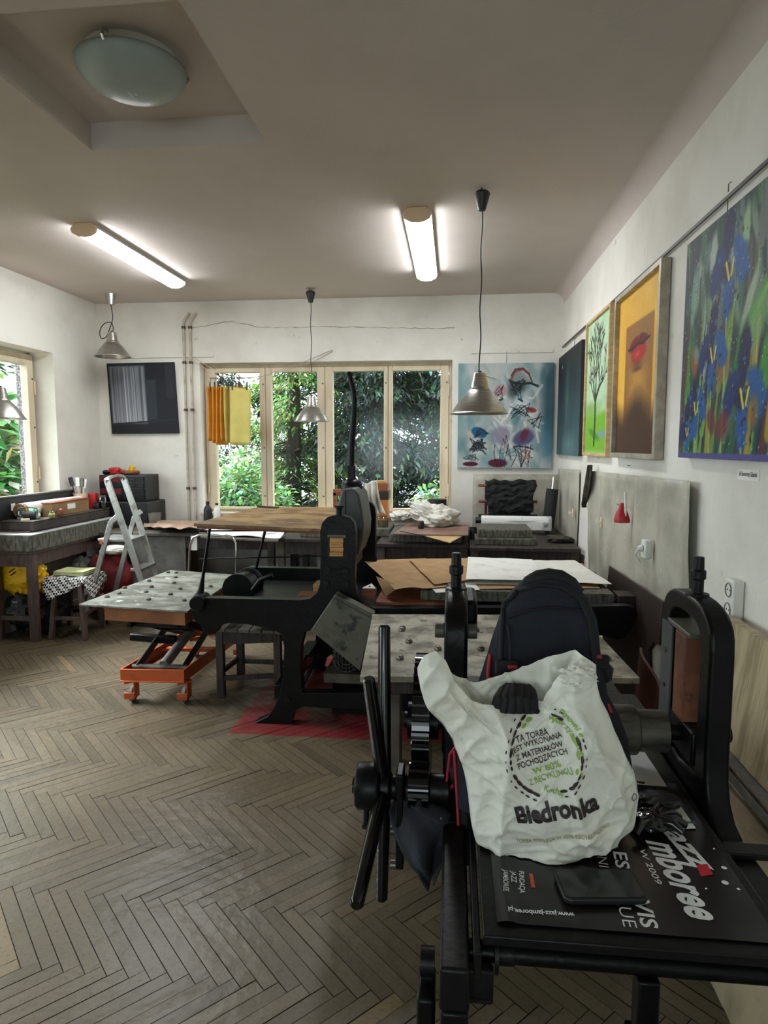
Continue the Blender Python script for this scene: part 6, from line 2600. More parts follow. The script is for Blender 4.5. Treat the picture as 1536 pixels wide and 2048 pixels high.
# ------------------------------------------------------------------ yellow cloths drying at the window
YW = 6.30
clothspec = [(420, 432, 'yellow1', 1.25), (430, 440, 'yellow1', 1.2), (438, 449, 'yellow1', 1.1), (447, 458, 'yellow1', 1.0), (455, 472, 'yellow2', .6), (466, 476, 'yellow1', 1.1), (472, 484, 'yellow1', 1.0), (478, 488, 'yellow1', 1.15), (466, 507, 'yellow2', .12)]
labs = ['leftmost orange-yellow cloth hanging at the window', 'orange-yellow cloth, second from the left of the hanging row', 'orange-yellow cloth, third from the left of the hanging row', 'orange-yellow cloth, fourth from the left of the hanging row',
        'pale yellow wedge-shaped cloth in the middle of the hanging row', 'orange cloth right after the pale wedge in the hanging row', 'orange cloth, third from the right of the hanging row', 'orange cloth just left of the broad pale one', 'broad pale yellow cloth at the right end of the hanging row']
for k, (a, b_, m_, ang) in enumerate(clothspec):
    xa_ = at(a, 800, Y=YW).x
    xb_ = at(b_, 800, Y=YW).x
    zt_, zb_ = at(460, 772 + (2 if k < 8 else 3), Y=YW).z, at(460, 882 + 4 * (k % 3), Y=YW).z
    w = xb_ - xa_
    dpth = .17 if k < 8 else .02
    t = thing('drying_cloth', labs[k], 'cloth', ((xa_ + xb_) / 2, YW, zt_), 'yellow cloths drying at the window')
    mb = MB()
    y_off = .0 if k < 8 else -.10

    def fn(u, v, k=k):
        x = xa_ + w * u
        y = YW + y_off - .09 * (1 if k < 8 else 0) + dpth * (u if k < 8 else 0) + .010 * math.sin(u * 7 + k + v * 2) * v
        bl = .010 * (1 + math.cos(u * PI * 2)) if k == 8 else 0
        return Vector((x + .006 * math.sin(v * 3 + k), y, zt_ + (zb_ - zt_) * v + bl * 0 - .03 * u * (k == 8) * (1 - v)))
    mb.grid(fn, 8, 14)
    obj('cloth', mb, M[m_], t, solid=.003)
    for q in ((.3,) if k < 8 else (.15, .85)):
        mb = MB()
        cx2 = xa_ + w * q
        cy2 = fn(q, 0).y
        mb.bb(cx2 - .006, cx2 + .006, cy2 - .006, cy2 + .006, zt_ - .035, zt_ + .045)
        obj('clip', mb, M['black'] if k % 3 else M['steel'], t)
        mb = MB()
        mb.tube([(cx2, cy2, zt_ + .045), (cx2 + .012, cy2, zt_ + .07), (cx2, YW - .02, zt_ + .088)], .003, 6)
        obj('ring', mb, M['chrome'], t)
# rail and the two lines
pts = [at(372, 716, Y=6.44), at(400, 730, Y=6.4), at(430, 750, Y=6.3), at(470, 758, Y=6.28), at(520, 754, Y=6.3), at(600, 727, Y=6.4), at(664, 700, Y=6.49)]
mb = MB()
mb.tube(pts, .0035, 6)
one('clothesline', 'upper pale string from the pipes sagging over the yellow cloths', 'string', mb, M['string'])
pts = [at(382, 712, Y=6.44), at(412, 730, Y=6.4), at(445, 750, Y=6.26), at(500, 757, Y=6.24), at(560, 745, Y=6.3), at(630, 722, Y=6.4), at(666, 702, Y=6.49)]
mb = MB()
mb.tube(pts, .0035, 6)
one('clothesline', 'lower pale string from the pipes sagging over the yellow cloths', 'string', mb, M['string'])
mb = MB()
a, b_ = at(422, 762, Y=YW), at(505, 765, Y=YW)
mb.tube([Vector((a.x, YW - .02, zt_ + .09)), Vector((b_.x, YW - .02, zt_ + .09))], .004, 6)
mb.tube([Vector(((a.x + b_.x) / 2, YW - .02, zt_ + .09)), at(470, 758, Y=6.28)], .003, 6)
one('drying_rail', 'thin rail with clips under the sagging strings', 'rail', mb, M['steel'])

# ------------------------------------------------------------------ steel-topped table behind the hand press
zt6 = .72
Q = [at(720, 1353, Z=zt6), at(1280, 1356, Z=zt6), at(1197, 1268, Z=zt6), at(745, 1228, Z=zt6)]
Q[2] = Q[1] + (Q[2] - Q[1]).normalized() * (Q[3] - Q[0]).length
t = thing('bolted_table', 'table with a stained steel sheet top and bolts behind the hand press', 'table', ((Q[0].x + Q[1].x) / 2, 2.7, 0))
mb = MB()
mb.prism([v + Vector((0, 0, -.022)) for v in Q], (0, 0, .022))
top = obj('steel_top', mb, M['plate'], t, smooth=False, bevel=.002)
for (px, py) in ((805, 1258), (818, 1285), (803, 1262), (952, 1262), (962, 1300), (878, 1262), (800, 1318), (1215, 1320), (876, 1300), (1010, 1262), (1105, 1260), (1160, 1290)):
    p = at(px, py, Z=zt6)
    mb = MB()
    bolt_into(mb, p.x, p.y, zt6 + .0003, .015, .016)
    obj('bolt', mb, M['steel'], top)
q = inset(*Q, .86)
mb = MB()
mb.prism([Vector((v.x, v.y, zt6 - .09)) for v in q], (0, 0, .067))
obj('apron', mb, M['dwood'], t, bevel=.004)
for v in inset(*Q, .78):
    mb = MB()
    mb.bar((v.x, v.y, 0), (v.x, v.y, zt6 - .091), .07, .07)
    obj('leg', mb, M['gwood'], t, bevel=.004)

# ------------------------------------------------------------------ the black hand press in the foreground
t = thing('hand_press', 'black cast iron star-wheel hand press in the foreground', 'press', (.29, 1.5, 0))
xLc, xRc = .010, .572
TH = .052
ZR = .75          # rail top


def yoke(xc_, name):
    """inverted-U cheek in the y-z plane, flaring into the side rail towards the camera"""
    out, inn = [], []
    y0, y1 = 1.405, 1.73
    yc, r = (y0 + y1) / 2, (y1 - y0) / 2
    ztop = 1.205
    n = 14
    for k in range(n + 1):                     # arch from far side over the top to the near side
        a = PI * k / n
        ca, sa = math.cos(a), max(0, math.sin(a))
        out.append((yc + r * math.copysign(abs(ca) ** .7, ca), ztop - .10 + .10 * sa ** .7))
    hy0, hy1 = 1.465, 1.672
    hc, hr = (hy0 + hy1) / 2, (hy1 - hy0) / 2
    for k in range(n + 1):
        a = PI * k / n
        ca, sa = math.cos(a), max(0, math.sin(a))
        inn.append((hc + hr * math.copysign(abs(ca) ** .7, ca), 1.16 - .06 + .06 * sa ** .7))
    # near side down, flare towards the camera
    near = [(y0, .98), (y0, .88), (y0 - .004, .83), (y0 - .018, .79), (y0 - .045, .762), (y0 - .085, ZR)]
    far = [(y1, .98), (y1, .88), (y1 + .004, .83), (y1 + .018, .79), (y1 + .045, .762), (y1 + .085, ZR)]
    outp = out + near + [(y0 - .085, .66), (1.45, .66), (1.69, .66), (y1 + .085, .66)] + far[::-1]
    hole = inn + [(hy0, .82), (hc, .80), (hy1, .82)]
    bm = bmesh.new()
    ov = [bm.verts.new((xc_ - TH / 2, y, z)) for y, z in outp]
    iv = [bm.verts.new((xc_ - TH / 2, y, z)) for y, z in hole]
    es = [bm.edges.new((ov[i], ov[(i + 1) % len(ov)])) for i in range(len(ov))] + [bm.edges.new((iv[i], iv[(i + 1) % len(iv)])) for i in range(len(iv))]
    bmesh.ops.triangle_fill(bm, edges=es, use_beauty=True)
    ret = bmesh.ops.extrude_face_region(bm, geom=bm.faces[:])
    bmesh.ops.translate(bm, verts=[g_ for g_ in ret['geom'] if isinstance(g_, bmesh.types.BMVert)], vec=(TH, 0, 0))
    bmesh.ops.recalc_face_normals(bm, faces=bm.faces[:])
    bmesh.ops.dissolve_limit(bm, angle_limit=.01, verts=bm.verts[:], edges=bm.edges[:])
    bm.verts.index_update()
    m_ = MB()
    m_.add([v.co.copy() for v in bm.verts], [tuple(v.index for v in f.verts) for f in bm.faces])
    bm.free()
    c = obj(name, m_, M['iron'], t, bevel=.008, seg=3, ang=45)
    # bearing block, packing, spindle
    b1 = MB()
    b1.bb(xc_ - .03, xc_ + .03, 1.475, 1.665, .825, .905)
    obj('bearing_block', b1, M['iron2'], c, bevel=.006)
    if xc_ > .3:
        b2 = MB()
        b2.bb(xc_ - .034, xc_ + .02, 1.53, 1.60, .906, 1.112)
        obj('packing_block', b2, mat('red_oxide_wood', (128, 78, 50), .6, c2=(98, 56, 34), scale=11, lo=.42, hi=.6, c3=(60, 36, 24), s3=18, lo3=.6, hi3=.7), c, bevel=.003)
        b3 = MB()
        b3.bb(xc_ - .036, xc_ + .03, 1.50, 1.655, 1.113, 1.125)
        obj('pressure_plate', b3, M['guard'], c, bevel=.003)
        b5 = MB()
        b5.bb(xc_ - .034, xc_ - .029, 1.625, 1.70, .80, 1.11)
        s5 = obj('guide_strip', b5, M['hood'], c, bevel=.001)
        for zz_ in (.86, .95, 1.04):
            b6 = MB()
            b6.cyl((xc_ - .038, 1.66, zz_), (xc_ - .033, 1.66, zz_), .005, n=8)
            obj('rivet', b6, M['steel'], s5)
    else:
        b2 = MB()
        b2.bb(xc_ + .018, xc_ + .05, 1.50, 1.66, 1.10, 1.19)
        obj('cap_block', b2, M['iron'], c, bevel=.01)
    b4 = MB()
    b4.lathe((xc_, 1.565, 1.195), [(.026, 0), (.026, .012), (.013, .014), (.013, .045), (.017, .047), (.017, .066), (.0125, .068), (.0115, .098), (0, .099)], 14)
    obj('spindle', b4, M['iron2'], c, bevel=.001)
    for sx in (-1, 1):
        if xc_ < .3:
            b7 = MB()
            b7.cyl((xc_ + sx * .026, 1.46, 1.13), (xc_ + sx * .048, 1.46, 1.13), .017, n=14)
            obj('lug', b7, M['dsteel'], c, bevel=.002)


yoke(xLc, 'cheek')
yoke(xRc, 'cheek')
for xc_, n_ in ((xLc, 'side_rail'), (xRc, 'side_rail')):
    mb = MB()
    mb.bb(xc_ - .024, xc_ + .024, .93, 1.33, .675, ZR - .002)
    obj(n_, mb, M['iron2'], t, bevel=.006, seg=3)
    mb = MB()
    mb.bb(xc_ - .024, xc_ + .024, 1.81, 2.12, .675, ZR - .002)
    obj('side_rail', mb, M['iron2'], t, bevel=.006)
    for y in (.955, 2.09):
        mb = MB()
        mb.bb(xc_ - .022, xc_ + .022, y - .025, y + .025, .0, .674)
        lg = obj('leg', mb, M['iron'], t, bevel=.005)
        mb = MB()
        mb.bb(xc_ - .035, xc_ + .035, y - .05, y + .05, .0, .018)
        obj('foot', mb, M['iron'], lg, bevel=.004)
# inner guide strips beside the bed
for x in (.046, .536):
    mb = MB()
    mb.bb(x - .006, x + .006, .95, 2.1, .715, .762)
    obj('guide_rail', mb, M['iron2'], t, bevel=.002)
# bed plate on rollers
mb = MB()
mb.bb(.055, .527, .965, 2.14, .763, .781)
obj('bed_plate', mb, M['iron2'], t, bevel=.003)
zax = .868
mb = MB()
mb.lathe((.062, 1.565, zax), [(0, 0), (.050, 0), (.050, .045), (.057, .05), (.0585, .055), (.0585, .375), (.057, .38), (.049, .385), (.049, .45), (0, .45)], 44, ax=(1, 0, 0))
obj('upper_roller', mb, M['dsteel'], t)
mb = MB()
mb.cyl((.06, 1.565, .708), (.525, 1.565, .708), .05, n=36)
obj('lower_roller', mb, M['dsteel'], t)
mb = MB()
mb.cyl((-.115, 1.565, zax), (.66, 1.565, zax), .020, n=20)
obj('roller_shaft', mb, M['iron2'], t)
mb = MB()
p = at(1416, 1455, Y=1.565)
mb.lathe((.605, 1.565, zax), [(0, 0), (.026, 0), (.026, .04), (.02, .044), (0, .044)], 20, ax=(1, 0, 0))
obj('shaft_collar', mb, M['iron'], t)


def gear(cx_, cy_, cz_, r, w, teeth, name):
    m_ = MB()
    ro, ri = r, r - .014
    pts_ = []
    for k in range(teeth):
        a = 2 * PI * k / teeth
        d = 2 * PI / teeth
        for f, rr in ((0, ri), (.22, ri), (.32, ro), (.62, ro), (.72, ri)):
            b_ = a + d * f
            pts_.append((rr * math.cos(b_), rr * math.sin(b_)))
    n = len(pts_)
    hb = [(.028 * math.cos(2 * PI * k / n), .028 * math.sin(2 * PI * k / n)) for k in range(n)]
    hb = [(.03 * p_[0] / math.hypot(*p_), .03 * p_[1] / math.hypot(*p_)) for p_ in pts_]
    m_.ring([(cx_, cy_ + a, cz_ + b_) for a, b_ in pts_], [(cx_, cy_ + a, cz_ + b_) for a, b_ in hb], (w, 0, 0))
    return obj(name, m_, M['gloss'], t, smooth=False)


gear(-.088, 1.565, zax, .165, .040, 44, 'drive_gear')
mb = MB()
mb.cyl((-.105, 1.565, zax), (-.03, 1.565, zax), .045, n=24)
obj('gear_hub', mb, M['iron'], t)
gear(-.090, 1.372, .795, .058, .044, 14, 'pinion_gear')
hy, hz = 1.372, .795
mb = MB()
mb.cyl((-.215, hy, hz), (.0, hy, hz), .019, n=20)
obj('pinion_shaft', mb, M['iron2'], t)
mb = MB()
mb.bar((-.03, hy, hz), (-.03, 1.565, .64), .02, .06)
mb.cyl((-.045, hy, hz), (.0, hy, hz), .034, n=20)
obj('pinion_bracket', mb, M['iron'], t, bevel=.003)
# outer support for the gear train
mb = MB()
mb.bb(-.118, -.100, 1.34, 1.40, .62, .84)
obj('outer_bracket', mb, M['iron'], t, bevel=.004)
mb = MB()
mb.bb(-.118, -.014, 1.36, 1.42, .655, .675)
obj('bracket_arm', mb, M['iron2'], t, bevel=.003)
for z in (.70, .62):
    mb = MB()
    mb.cyl((-.130, 1.36, z), (-.118, 1.36, z), .010, n=10)
    obj('bolt', mb, M['steel'], t)
# hand wheel: hub and four round arms
hub = Vector((-.158, hy, hz))
hubp = at(768, 1528, Y=hy)
hub = Vector((hubp.x, hy, hz))
mb = MB()
mb.lathe((hub.x - .062, hy, hz), [(0, 0), (.045, 0), (.05, .006), (.052, .04), (.05, .052), (.036, .056), (.036, .075), (.026, .08), (.026, .11), (.034, .112), (.034, .13), (0, .13)], 32, ax=(1, 0, 0))
obj('wheel_hub', mb, M['iron'], t, bevel=.002)
mb = MB()
mb.cyl((hub.x - .04, hy, hz - .048), (hub.x - .04, hy, hz - .095), .007, n=10)
mb.cyl((hub.x - .04, hy, hz - .088), (hub.x - .04, hy, hz - .098), .012, n=6)
obj('set_screw', mb, M['iron2'], t)


def on_sphere(px, py, R_, near):
    d = (at(px, py, Y=1.0) - EYE).normalized()
    oc = EYE - hub
    b_ = oc.dot(d)
    c = oc.dot(oc) - R_ * R_
    disc = b_ * b_ - c
    if disc < 0:
        return EYE + d * (-b_)
    s_ = math.sqrt(disc)
    return EYE + d * (-b_ - s_ if near else -b_ + s_)


for (px, py, near, R_) in ((769, 1250, False, .29), (737, 1356, True, .27), (763, 1800, False, .27), (712, 1812, True, .30)):
    e = on_sphere(px, py, R_, near)
    dirv = (e - hub).normalized()
    s = hub + dirv * .02
    mb = MB()
    L_ = (e - s).length
    mb.tube([s, s + dirv * L_ * .3, s + dirv * L_ * .9, s + dirv * (L_ - .005), e], [.0165, .0155, .0140, .0138, .010], 16)
    obj('wheel_arm', mb, M['gloss'], t, ang=35)

# front cross shaft with collar and bracket
zb_ = .722
mb = MB()
mb.cyl((.03, 1.005, zb_), (.60, 1.005, zb_), .0165, n=24)
obj('front_shaft', mb, M['iron'], t)
mb = MB()
mb.lathe((.062, 1.005, zb_), [(0, 0), (.014, 0), (.014, .012), (.032, .013), (.032, .019), (.019, .02), (.019, .045), (.014, .047), (0, .047)], 24, ax=(1, 0, 0))
obj('shaft_collar', mb, M['iron2'], t)
mb = MB()
mb.bb(.0, .072, .955, .975, .678, .728)
mb.bb(.0, .072, .955, 1.01, .67, .678)
obj('shaft_bracket', mb, M['iron2'], t, bevel=.004)
mb = MB()
mb.cyl((-.022, 1.0, .70), (-.045, 1.0, .70), .022, n=18)
obj('end_nut', mb, M['iron2'], t)
mb = MB()
mb.bb(-.05, -.02, .955, 1.03, .60, .67)
obj('bracket_foot', mb, M['iron'], t, bevel=.006)
mb = MB()
mb.bb(.30, .335, .985, 1.02, .60, .706)
mb.bb(.292, .345, .975, 1.03, .588, .60)
obj('centre_lug', mb, M['iron'], t, bevel=.004)
mb = MB()
mb.bb(.53, .66, 1.255, 1.295, ZR - .001, ZR + .012)
obj('rail_bracket', mb, M['iron2'], t, bevel=.003)
mb = MB()
mb.bb(.03, .55, 2.03, 2.06, .62, .67)
obj('rear_cross_bar', mb, M['iron'], t, bevel=.004)
mb = MB()
mb.bb(.03, .55, .94, .965, .30, .335)
obj('lower_cross_bar', mb, M['iron'], t, bevel=.004)

# grey cloth hanging from the bracket
c0_, c1_ = at(812, 1602, Y=1.34), at(875, 1760, Y=1.28)
mb = MB()


def gc(u, v):
    cx2 = c0_.lerp(c1_, v)
    w = .028 + .045 * math.sin(min(1, v * 1.25) * PI) ** .8
    if v > .8:
        w *= (1 - v) / .2 * .8 + .2
    return Vector((cx2.x + (u - .5) * 2 * w + .016 * math.sin(v * 4), cx2.y + .025 * math.sin(u * 6 + v * 5) + .012 * math.sin(u * 13), cx2.z + .02 * (u - .5)))


mb.grid(gc, 22, 26)
one('grey_rag', 'dark grey cloth with white flecks hanging left of the hand press', 'rag', mb, M['greyrag'], solid=.003)

# ------------------------------------------------------------------ things lying on the press bed
zP = .7825
pc = [at(1002, 1852, Z=zP), at(1542, 1892, Z=zP), at(1358, 1588, Z=zP), at(985, 1738, Z=zP)]
px0, px1 = .078, .512
py0, py1 = .992, 1.475
t = thing('concert_poster', 'dark poster with big slanted white lettering on the hand press bed', 'poster', ((px0 + px1) / 2, 1.23, zP))


def pz_(x, y):
    z = zP + .0008 + .0012 * (1 + noise.noise(Vector((x * 9, y * 9, 0))))
    if x < px0 + .035:
        z += .004 * math.sin((px0 + .035 - x) / .035 * PI)
    return z


mb = MB()
mb.slab(lambda u, v: Vector((px0 + (px1 - px0) * u, py0 + (py1 - py0) * v, pz_(px0 + (px1 - px0) * u, py0 + (py1 - py0) * v))), 60, 60, .0006)
obj('sheet', mb, M['poster'], t)
onp = lambda p_: Vector((p_.x, p_.y, pz_(p_.x, p_.y) + .0007))


def ptext(s, pxa, pxb, h, m_, bold=.02, shear=0., upside=None):
    """word between two picture points on the poster plane"""
    a, b_ = at(*pxa, Z=zP + .002), at(*pxb, Z=zP + .002)
    d = (b_ - a)
    w = d.length
    d.normalize()
    up = Vector((-d.y, d.x, 0))
    m2 = MB()
    text_into(m2, s, a, d, up, h, bold, shear, width=w, dice=.02, conform=onp)
    return obj('lettering', m2, M[m_], t, smooth=False)


ptext('azz', (1324, 1660), (1390, 1737), .046, 'pwhite', .028, .30)
ptext('mboree', (1293, 1682), (1379, 1834), .056, 'pwhite', .030, .28)
ptext('W 2009', (1277, 1698), (1312, 1768), .011, 'pwhite', .01, .15)
ptext('ES', (1226, 1703), (1233, 1735), .024, 'pwhite', .015)
ptext('VIS', (1266, 1797), (1284, 1855), .026, 'pwhite', .02)
ptext('ENI', (1192, 1702), (1198, 1733), .018, 'pwhite', -.012)
ptext('LUE', (1231, 1798), (1247, 1854), .022, 'pwhite', -.008)
ptext('FUNDACJA', (1038, 1743), (1040, 1786), .009, 'pwhite', .01)
ptext('JAZZ', (1022, 1743), (1023, 1765), .009, 'pwhite', .01)
ptext('JAMBOREE', (1006, 1743), (1007, 1786), .009, 'pwhite', .01)
ptext('www.jazz-jamboree.pl', (1148, 1826), (1016, 1818), .011, 'pwhite', .02)
a, b_ = at(1058, 1750, Z=zP), at(1068, 1778, Z=zP)
mb = MB()
mb.prism([Vector((x, y, pz_(x, y) + .0006)) for x, y in ((a.x, a.y), (a.x, b_.y), (b_.x + .002, b_.y), (b_.x + .002, a.y))], (0, 0, .0004))
obj('orange_bar', mb, M['porange'], t)
q = [at(1392, 1733, Z=zP), at(1414, 1731, Z=zP), at(1426, 1752, Z=zP), at(1402, 1756, Z=zP)]
mb = MB()
mb.prism([Vector((v.x, v.y, pz_(v.x, v.y) + .0006)) for v in q][::-1], (0, 0, .0004))
obj('red_square', mb, M['pred'], t)
mb = MB()
for (px, py, r) in ((1448, 1738, .005), (1450, 1768, .006), (1477, 1781, .003), (1412, 1780, .002), (1428, 1700, .002)):
    p = at(px, py, Z=zP)
    mb.lathe((p.x, p.y, pz_(p.x, p.y) + .0006), [(r, 0), (r * .7, .0006), (0, .0008)], 10)
obj('paint_drips', mb, M['pwhite'], t)

# white papers at the back of the bed
def flat(name, label, qs, z, m_, **k):
    P_ = [at(px, py, Z=z) for px, py in qs]
    m2 = MB()
    m2.slab(lambda u, v: P_[0].lerp(P_[1], u).lerp(P_[3].lerp(P_[2], u), v) + Vector((0, 0, .0015 * (1 + noise.noise(Vector((u * 3, v * 3, 1)))))), 16, 16, .0006)
    return one(name, label, 'paper', m2, M[m_], **k)


flat('paper_sheet', 'white sheet lying behind the poster, next to the roller', ((1248, 1568), (1334, 1574), (1290, 1506), (1230, 1500)), zP + .001, 'marked')
t = thing('leaflet', 'white leaflet with blue lettering at the far right corner of the poster', 'paper', (.43, 1.4, zP + .004))
P_ = [at(1352, 1658, Z=zP + .005), at(1392, 1656, Z=zP + .005), at(1346, 1590, Z=zP + .005), at(1318, 1592, Z=zP + .005)]
mb = MB()
mb.slab(lambda u, v: P_[0].lerp(P_[1], u).lerp(P_[3].lerp(P_[2], u), v), 4, 4, .0006)
obj('sheet', mb, M['paper'], t)
a, b_ = at(1388, 1642, Z=zP + .0056), at(1360, 1643, Z=zP + .0056)
mb = MB()
d = (b_ - a)
text_into(mb, 'let', a, d, Vector((-d.y, d.x, 0)), .012, .02, width=d.length)
obj('lettering', mb, M['pblue'], t, smooth=False)

# black phone
t = thing('phone', 'glossy black phone in a case lying on the poster', 'phone', (.2, 1.08, zP + .006))
qa, qb, qc, qd = at(1118, 1800, Z=zP + .014), at(1288, 1800, Z=zP + .014), at(1278, 1740, Z=zP + .014), at(1112, 1738, Z=zP + .014)
cen = (qa + qb + qc + qd) / 4
ux = (qb - qa).normalized()
uy = Vector((-ux.y, ux.x, 0))
hw_, hh_ = (qb - qa).length / 2, .040


def rrect(hw2, hh2, r, n=7):
    pts_ = []
    for cx2, cy2, a0 in ((hw2 - r, hh2 - r, 0), (-hw2 + r, hh2 - r, PI / 2), (-hw2 + r, -hh2 + r, PI), (hw2 - r, -hh2 + r, 1.5 * PI)):
        for k in range(n):
            a = a0 + PI / 2 * k / (n - 1)
            pts_.append((cx2 + r * math.cos(a), cy2 + r * math.sin(a)))
    return pts_


def plate(hw2, hh2, r, z0, z1, name, m_, par, bev=.002):
    m2 = MB()
    m2.prism([Vector((cen.x, cen.y, 0)) + ux * a + uy * b2 + Vector((0, 0, z0)) for a, b2 in rrect(hw2, hh2, r)], (0, 0, z1 - z0))
    return obj(name, m2, m_, par, bevel=bev, seg=3)


plate(hw_, hh_, .014, zP + .0045, zP + .0155, 'case', M['black'], t, .003)
plate(hw_ - .004, hh_ - .004, .011, zP + .0157, zP + .0165, 'screen', M['gloss'], t, .0003)

# crumpled black gloves / strap
gl = at(1300, 1640, Z=zP + .02)
bb = bundle(gl, (.036, .034, .018), 91, amp=.22, nu=44, nv=30)
bb.v = [Vector((p.x, p.y, max(p.z, zP + .003))) for p in bb.v]
for k, (dx, dy) in enumerate(((.045, -.030), (.058, -.008), (.055, .016), (.034, .040), (-.036, -.044))):
    bb.tube([gl + Vector((dx * .3, dy * .3, .004)), gl + Vector((dx * .8, dy * .8, .010)), gl + Vector((dx * 1.15, dy * 1.15, -.002))], [.012, .0105, .007], 10)
one('black_glove', 'crumpled black glove on the poster right of the carrier bag', 'glove', bb, M['gloss'])
bb = bundle(at(1318, 1600, Z=zP + .020), (.045, .032, .014), 94, amp=.2, nu=44, nv=30)
bb.v = [Vector((p.x, p.y, max(p.z, zP + .003))) for p in bb.v]
one('black_strap', 'black folded strap lying behind the glove on the bed', 'strap', bb, M['black'])

# ------------------------------------------------------------------ backpack
t = thing('backpack', 'navy backpack with crimson piping standing behind the carrier bag', 'backpack', (.17, 1.37, zP + .002))
YP = 1.375
lev = [  # py, left px, right px at depth YP
    (1725, 915, 1250), (1660, 908, 1252), (1560, 914, 1244), (1480, 925, 1232), (1400, 950, 1218), (1330, 968, 1204), (1280, 985, 1198), (1230, 1000, 1192), (1190, 1018, 1176), (1168, 1044, 1150), (1156, 1072, 1124)]
Ls = []
for py, l, r in lev:
    a, b_ = at(l, py, Y=YP), at(r, py, Y=YP)
    Ls.append((a.z, a.x, b_.x))
Ls.sort()
zs_ = [q[0] for q in Ls]
zbot = zP + .004
ztop_ = zs_[-1] + .002


def pack(u, v):
    z = zbot + (ztop_ - zbot) * v
    l = np.interp(z, zs_, [q[1] for q in Ls])
    r = np.interp(z, zs_, [q[2] for q in Ls])
    cx2, hw2 = (l + r) / 2, (r - l) / 2
    if v > .985:
        hw2 *= .6
    dep = .062 * (1 - .5 * v ** 2.2)
    a = u * 2 * PI
    ca, sa = math.cos(a), math.sin(a)
    e = .55
    x = cx2 + hw2 * math.copysign(abs(ca) ** e, ca)
    y = YP - .02 + .03 * v + dep * math.copysign(abs(sa) ** e, sa)
    p_ = Vector((x, y, z))
    p_.y += wob(p_, 14, .006, 3) + wob(p_, 30, .003, 5)
    p_.x += wob(p_, 14, .004, 9)
    return p_


mb = MB()
mb.grid(pack, 72, 48)
mb.add([pack(k / 40, 1.0) for k in range(40)], [tuple(range(40))])
mb.add([pack(k / 40, 0.0) for k in range(40)], [tuple(range(39, -1, -1))])
obj('body', mb, M['navy'], t)


def front_y(x, z):
    v = min(1, max(0, (z - zbot) / (ztop_ - zbot)))
    l = np.interp(z, zs_, [q[1] for q in Ls])
    r = np.interp(z, zs_, [q[2] for q in Ls])
    cx2, hw2 = (l + r) / 2, (r - l) / 2
    k = min(.999, abs((x - cx2) / max(hw2, .01)))
    ca = k ** (1 / .55)
    sa = math.sqrt(max(0, 1 - ca * ca))
    return YP - .02 + .03 * v - .062 * (1 - .5 * v ** 2.2) * sa ** .55


def seam(pts_, r, m_, name, par, off=.004):
    m2 = MB()
    P2 = []
    for i in range(len(pts_) - 1):
        for k in range(6):
            px = pts_[i][0] + (pts_[i + 1][0] - pts_[i][0]) * k / 6
            py = pts_[i][1] + (pts_[i + 1][1] - pts_[i][1]) * k / 6
            w = at(px, py, Y=YP - .06)
            P2.append(Vector((w.x, front_y(w.x, w.z) - off, w.z)))
    m2.tube(P2, r, 8)
    return obj(name, m2, M[m_], par)


# front pocket: raised arched panel with seams
seam([(1000, 1400), (1002, 1320), (1006, 1260), (1012, 1218), (1040, 1190), (1085, 1176), (1130, 1182), (1165, 1205), (1184, 1250), (1192, 1320), (1196, 1390)], .005, 'navy2', 'pocket_seam', t)
seam([(1018, 1242), (1060, 1226), (1110, 1220), (1160, 1226), (1182, 1232)], .0025, 'navy2', 'stitch_line', t)
seam([(1020, 1340), (1022, 1290), (1016, 1250)], .003, 'navy2', 'stitch_line', t)
mb = MB()


def haul(k):
    a = PI * k / 16
    c = at(1098, 1156, Y=YP + .03)
    return Vector((c.x + .045 * math.cos(a), YP + .03, c.z - .005 + .018 * math.sin(a)))


mb.tube([haul(k) for k in range(17)], .005, 8)
obj('haul_loop', mb, M['navy2'], t)
mb = MB()
px = 1092
pts_ = [at(1040, 1180, Y=YP), at(1056, 1164, Y=YP), at(1076, 1155, Y=YP), at(1098, 1152, Y=YP), at(1122, 1155, Y=YP), at(1144, 1166, Y=YP), at(1162, 1184, Y=YP)]
mb.tube(pts_, [.008, .013, .016, .017, .016, .013, .008], 12)
obj('top_flap', mb, M['navy2'], t)
# crimson piping left and right, side buckles
seam([(982, 1320), (978, 1345), (976, 1400)], .004, 'redpipe', 'piping', t, .006)
mb = MB()
mb.tube([at(908, 1500, Y=1.33), at(912, 1560, Y=1.33), at(916, 1630, Y=1.32), at(918, 1720, Y=1.31)], .003, 8)
obj('piping', mb, M['redpipe'], t)
mb = MB()
mb.tube([at(930, 1480, Y=1.34), at(912, 1492, Y=1.34), at(900, 1508, Y=1.35), at(890, 1590, Y=1.36), at(906, 1570, Y=1.35)], .003, 8)
obj('piping', mb, M['redpipe'], t)
mb = MB()
a, b_ = at(912, 1480, Y=1.335), at(948, 1724, Y=1.31)
mb.grid(lambda u, v: Vector((at(912 + 30 * u + 3 * v, 1490 + 234 * v, Y=1.335).x, 1.335 - .012 * math.sin(u * PI), at(912, 1490 + 232 * v, Y=1.335).z)), 8, 20)
obj('side_strap', mb, M['navy2'], t, solid=.006)
for (px, py) in ((1012, 1332), (1200, 1330)):
    p = at(px, py, Y=YP - .05)
    y = front_y(p.x, p.z) - .010
    if px > 1100:
        y = YP - .03
    mb = MB()
    mb.box((p.x, y, p.z), (.045, .014, .030))
    bk = obj('buckle', mb, M['navy2'], t, bevel=.004)
    mb = MB()
    mb.box((p.x + (.012 if px < 1100 else -.004), y - .009, p.z + (.004 if px < 1100 else .014)), (.020, .006, .008))
    obj('tab', mb, M['redpipe'], bk, bevel=.002)
mb = MB()
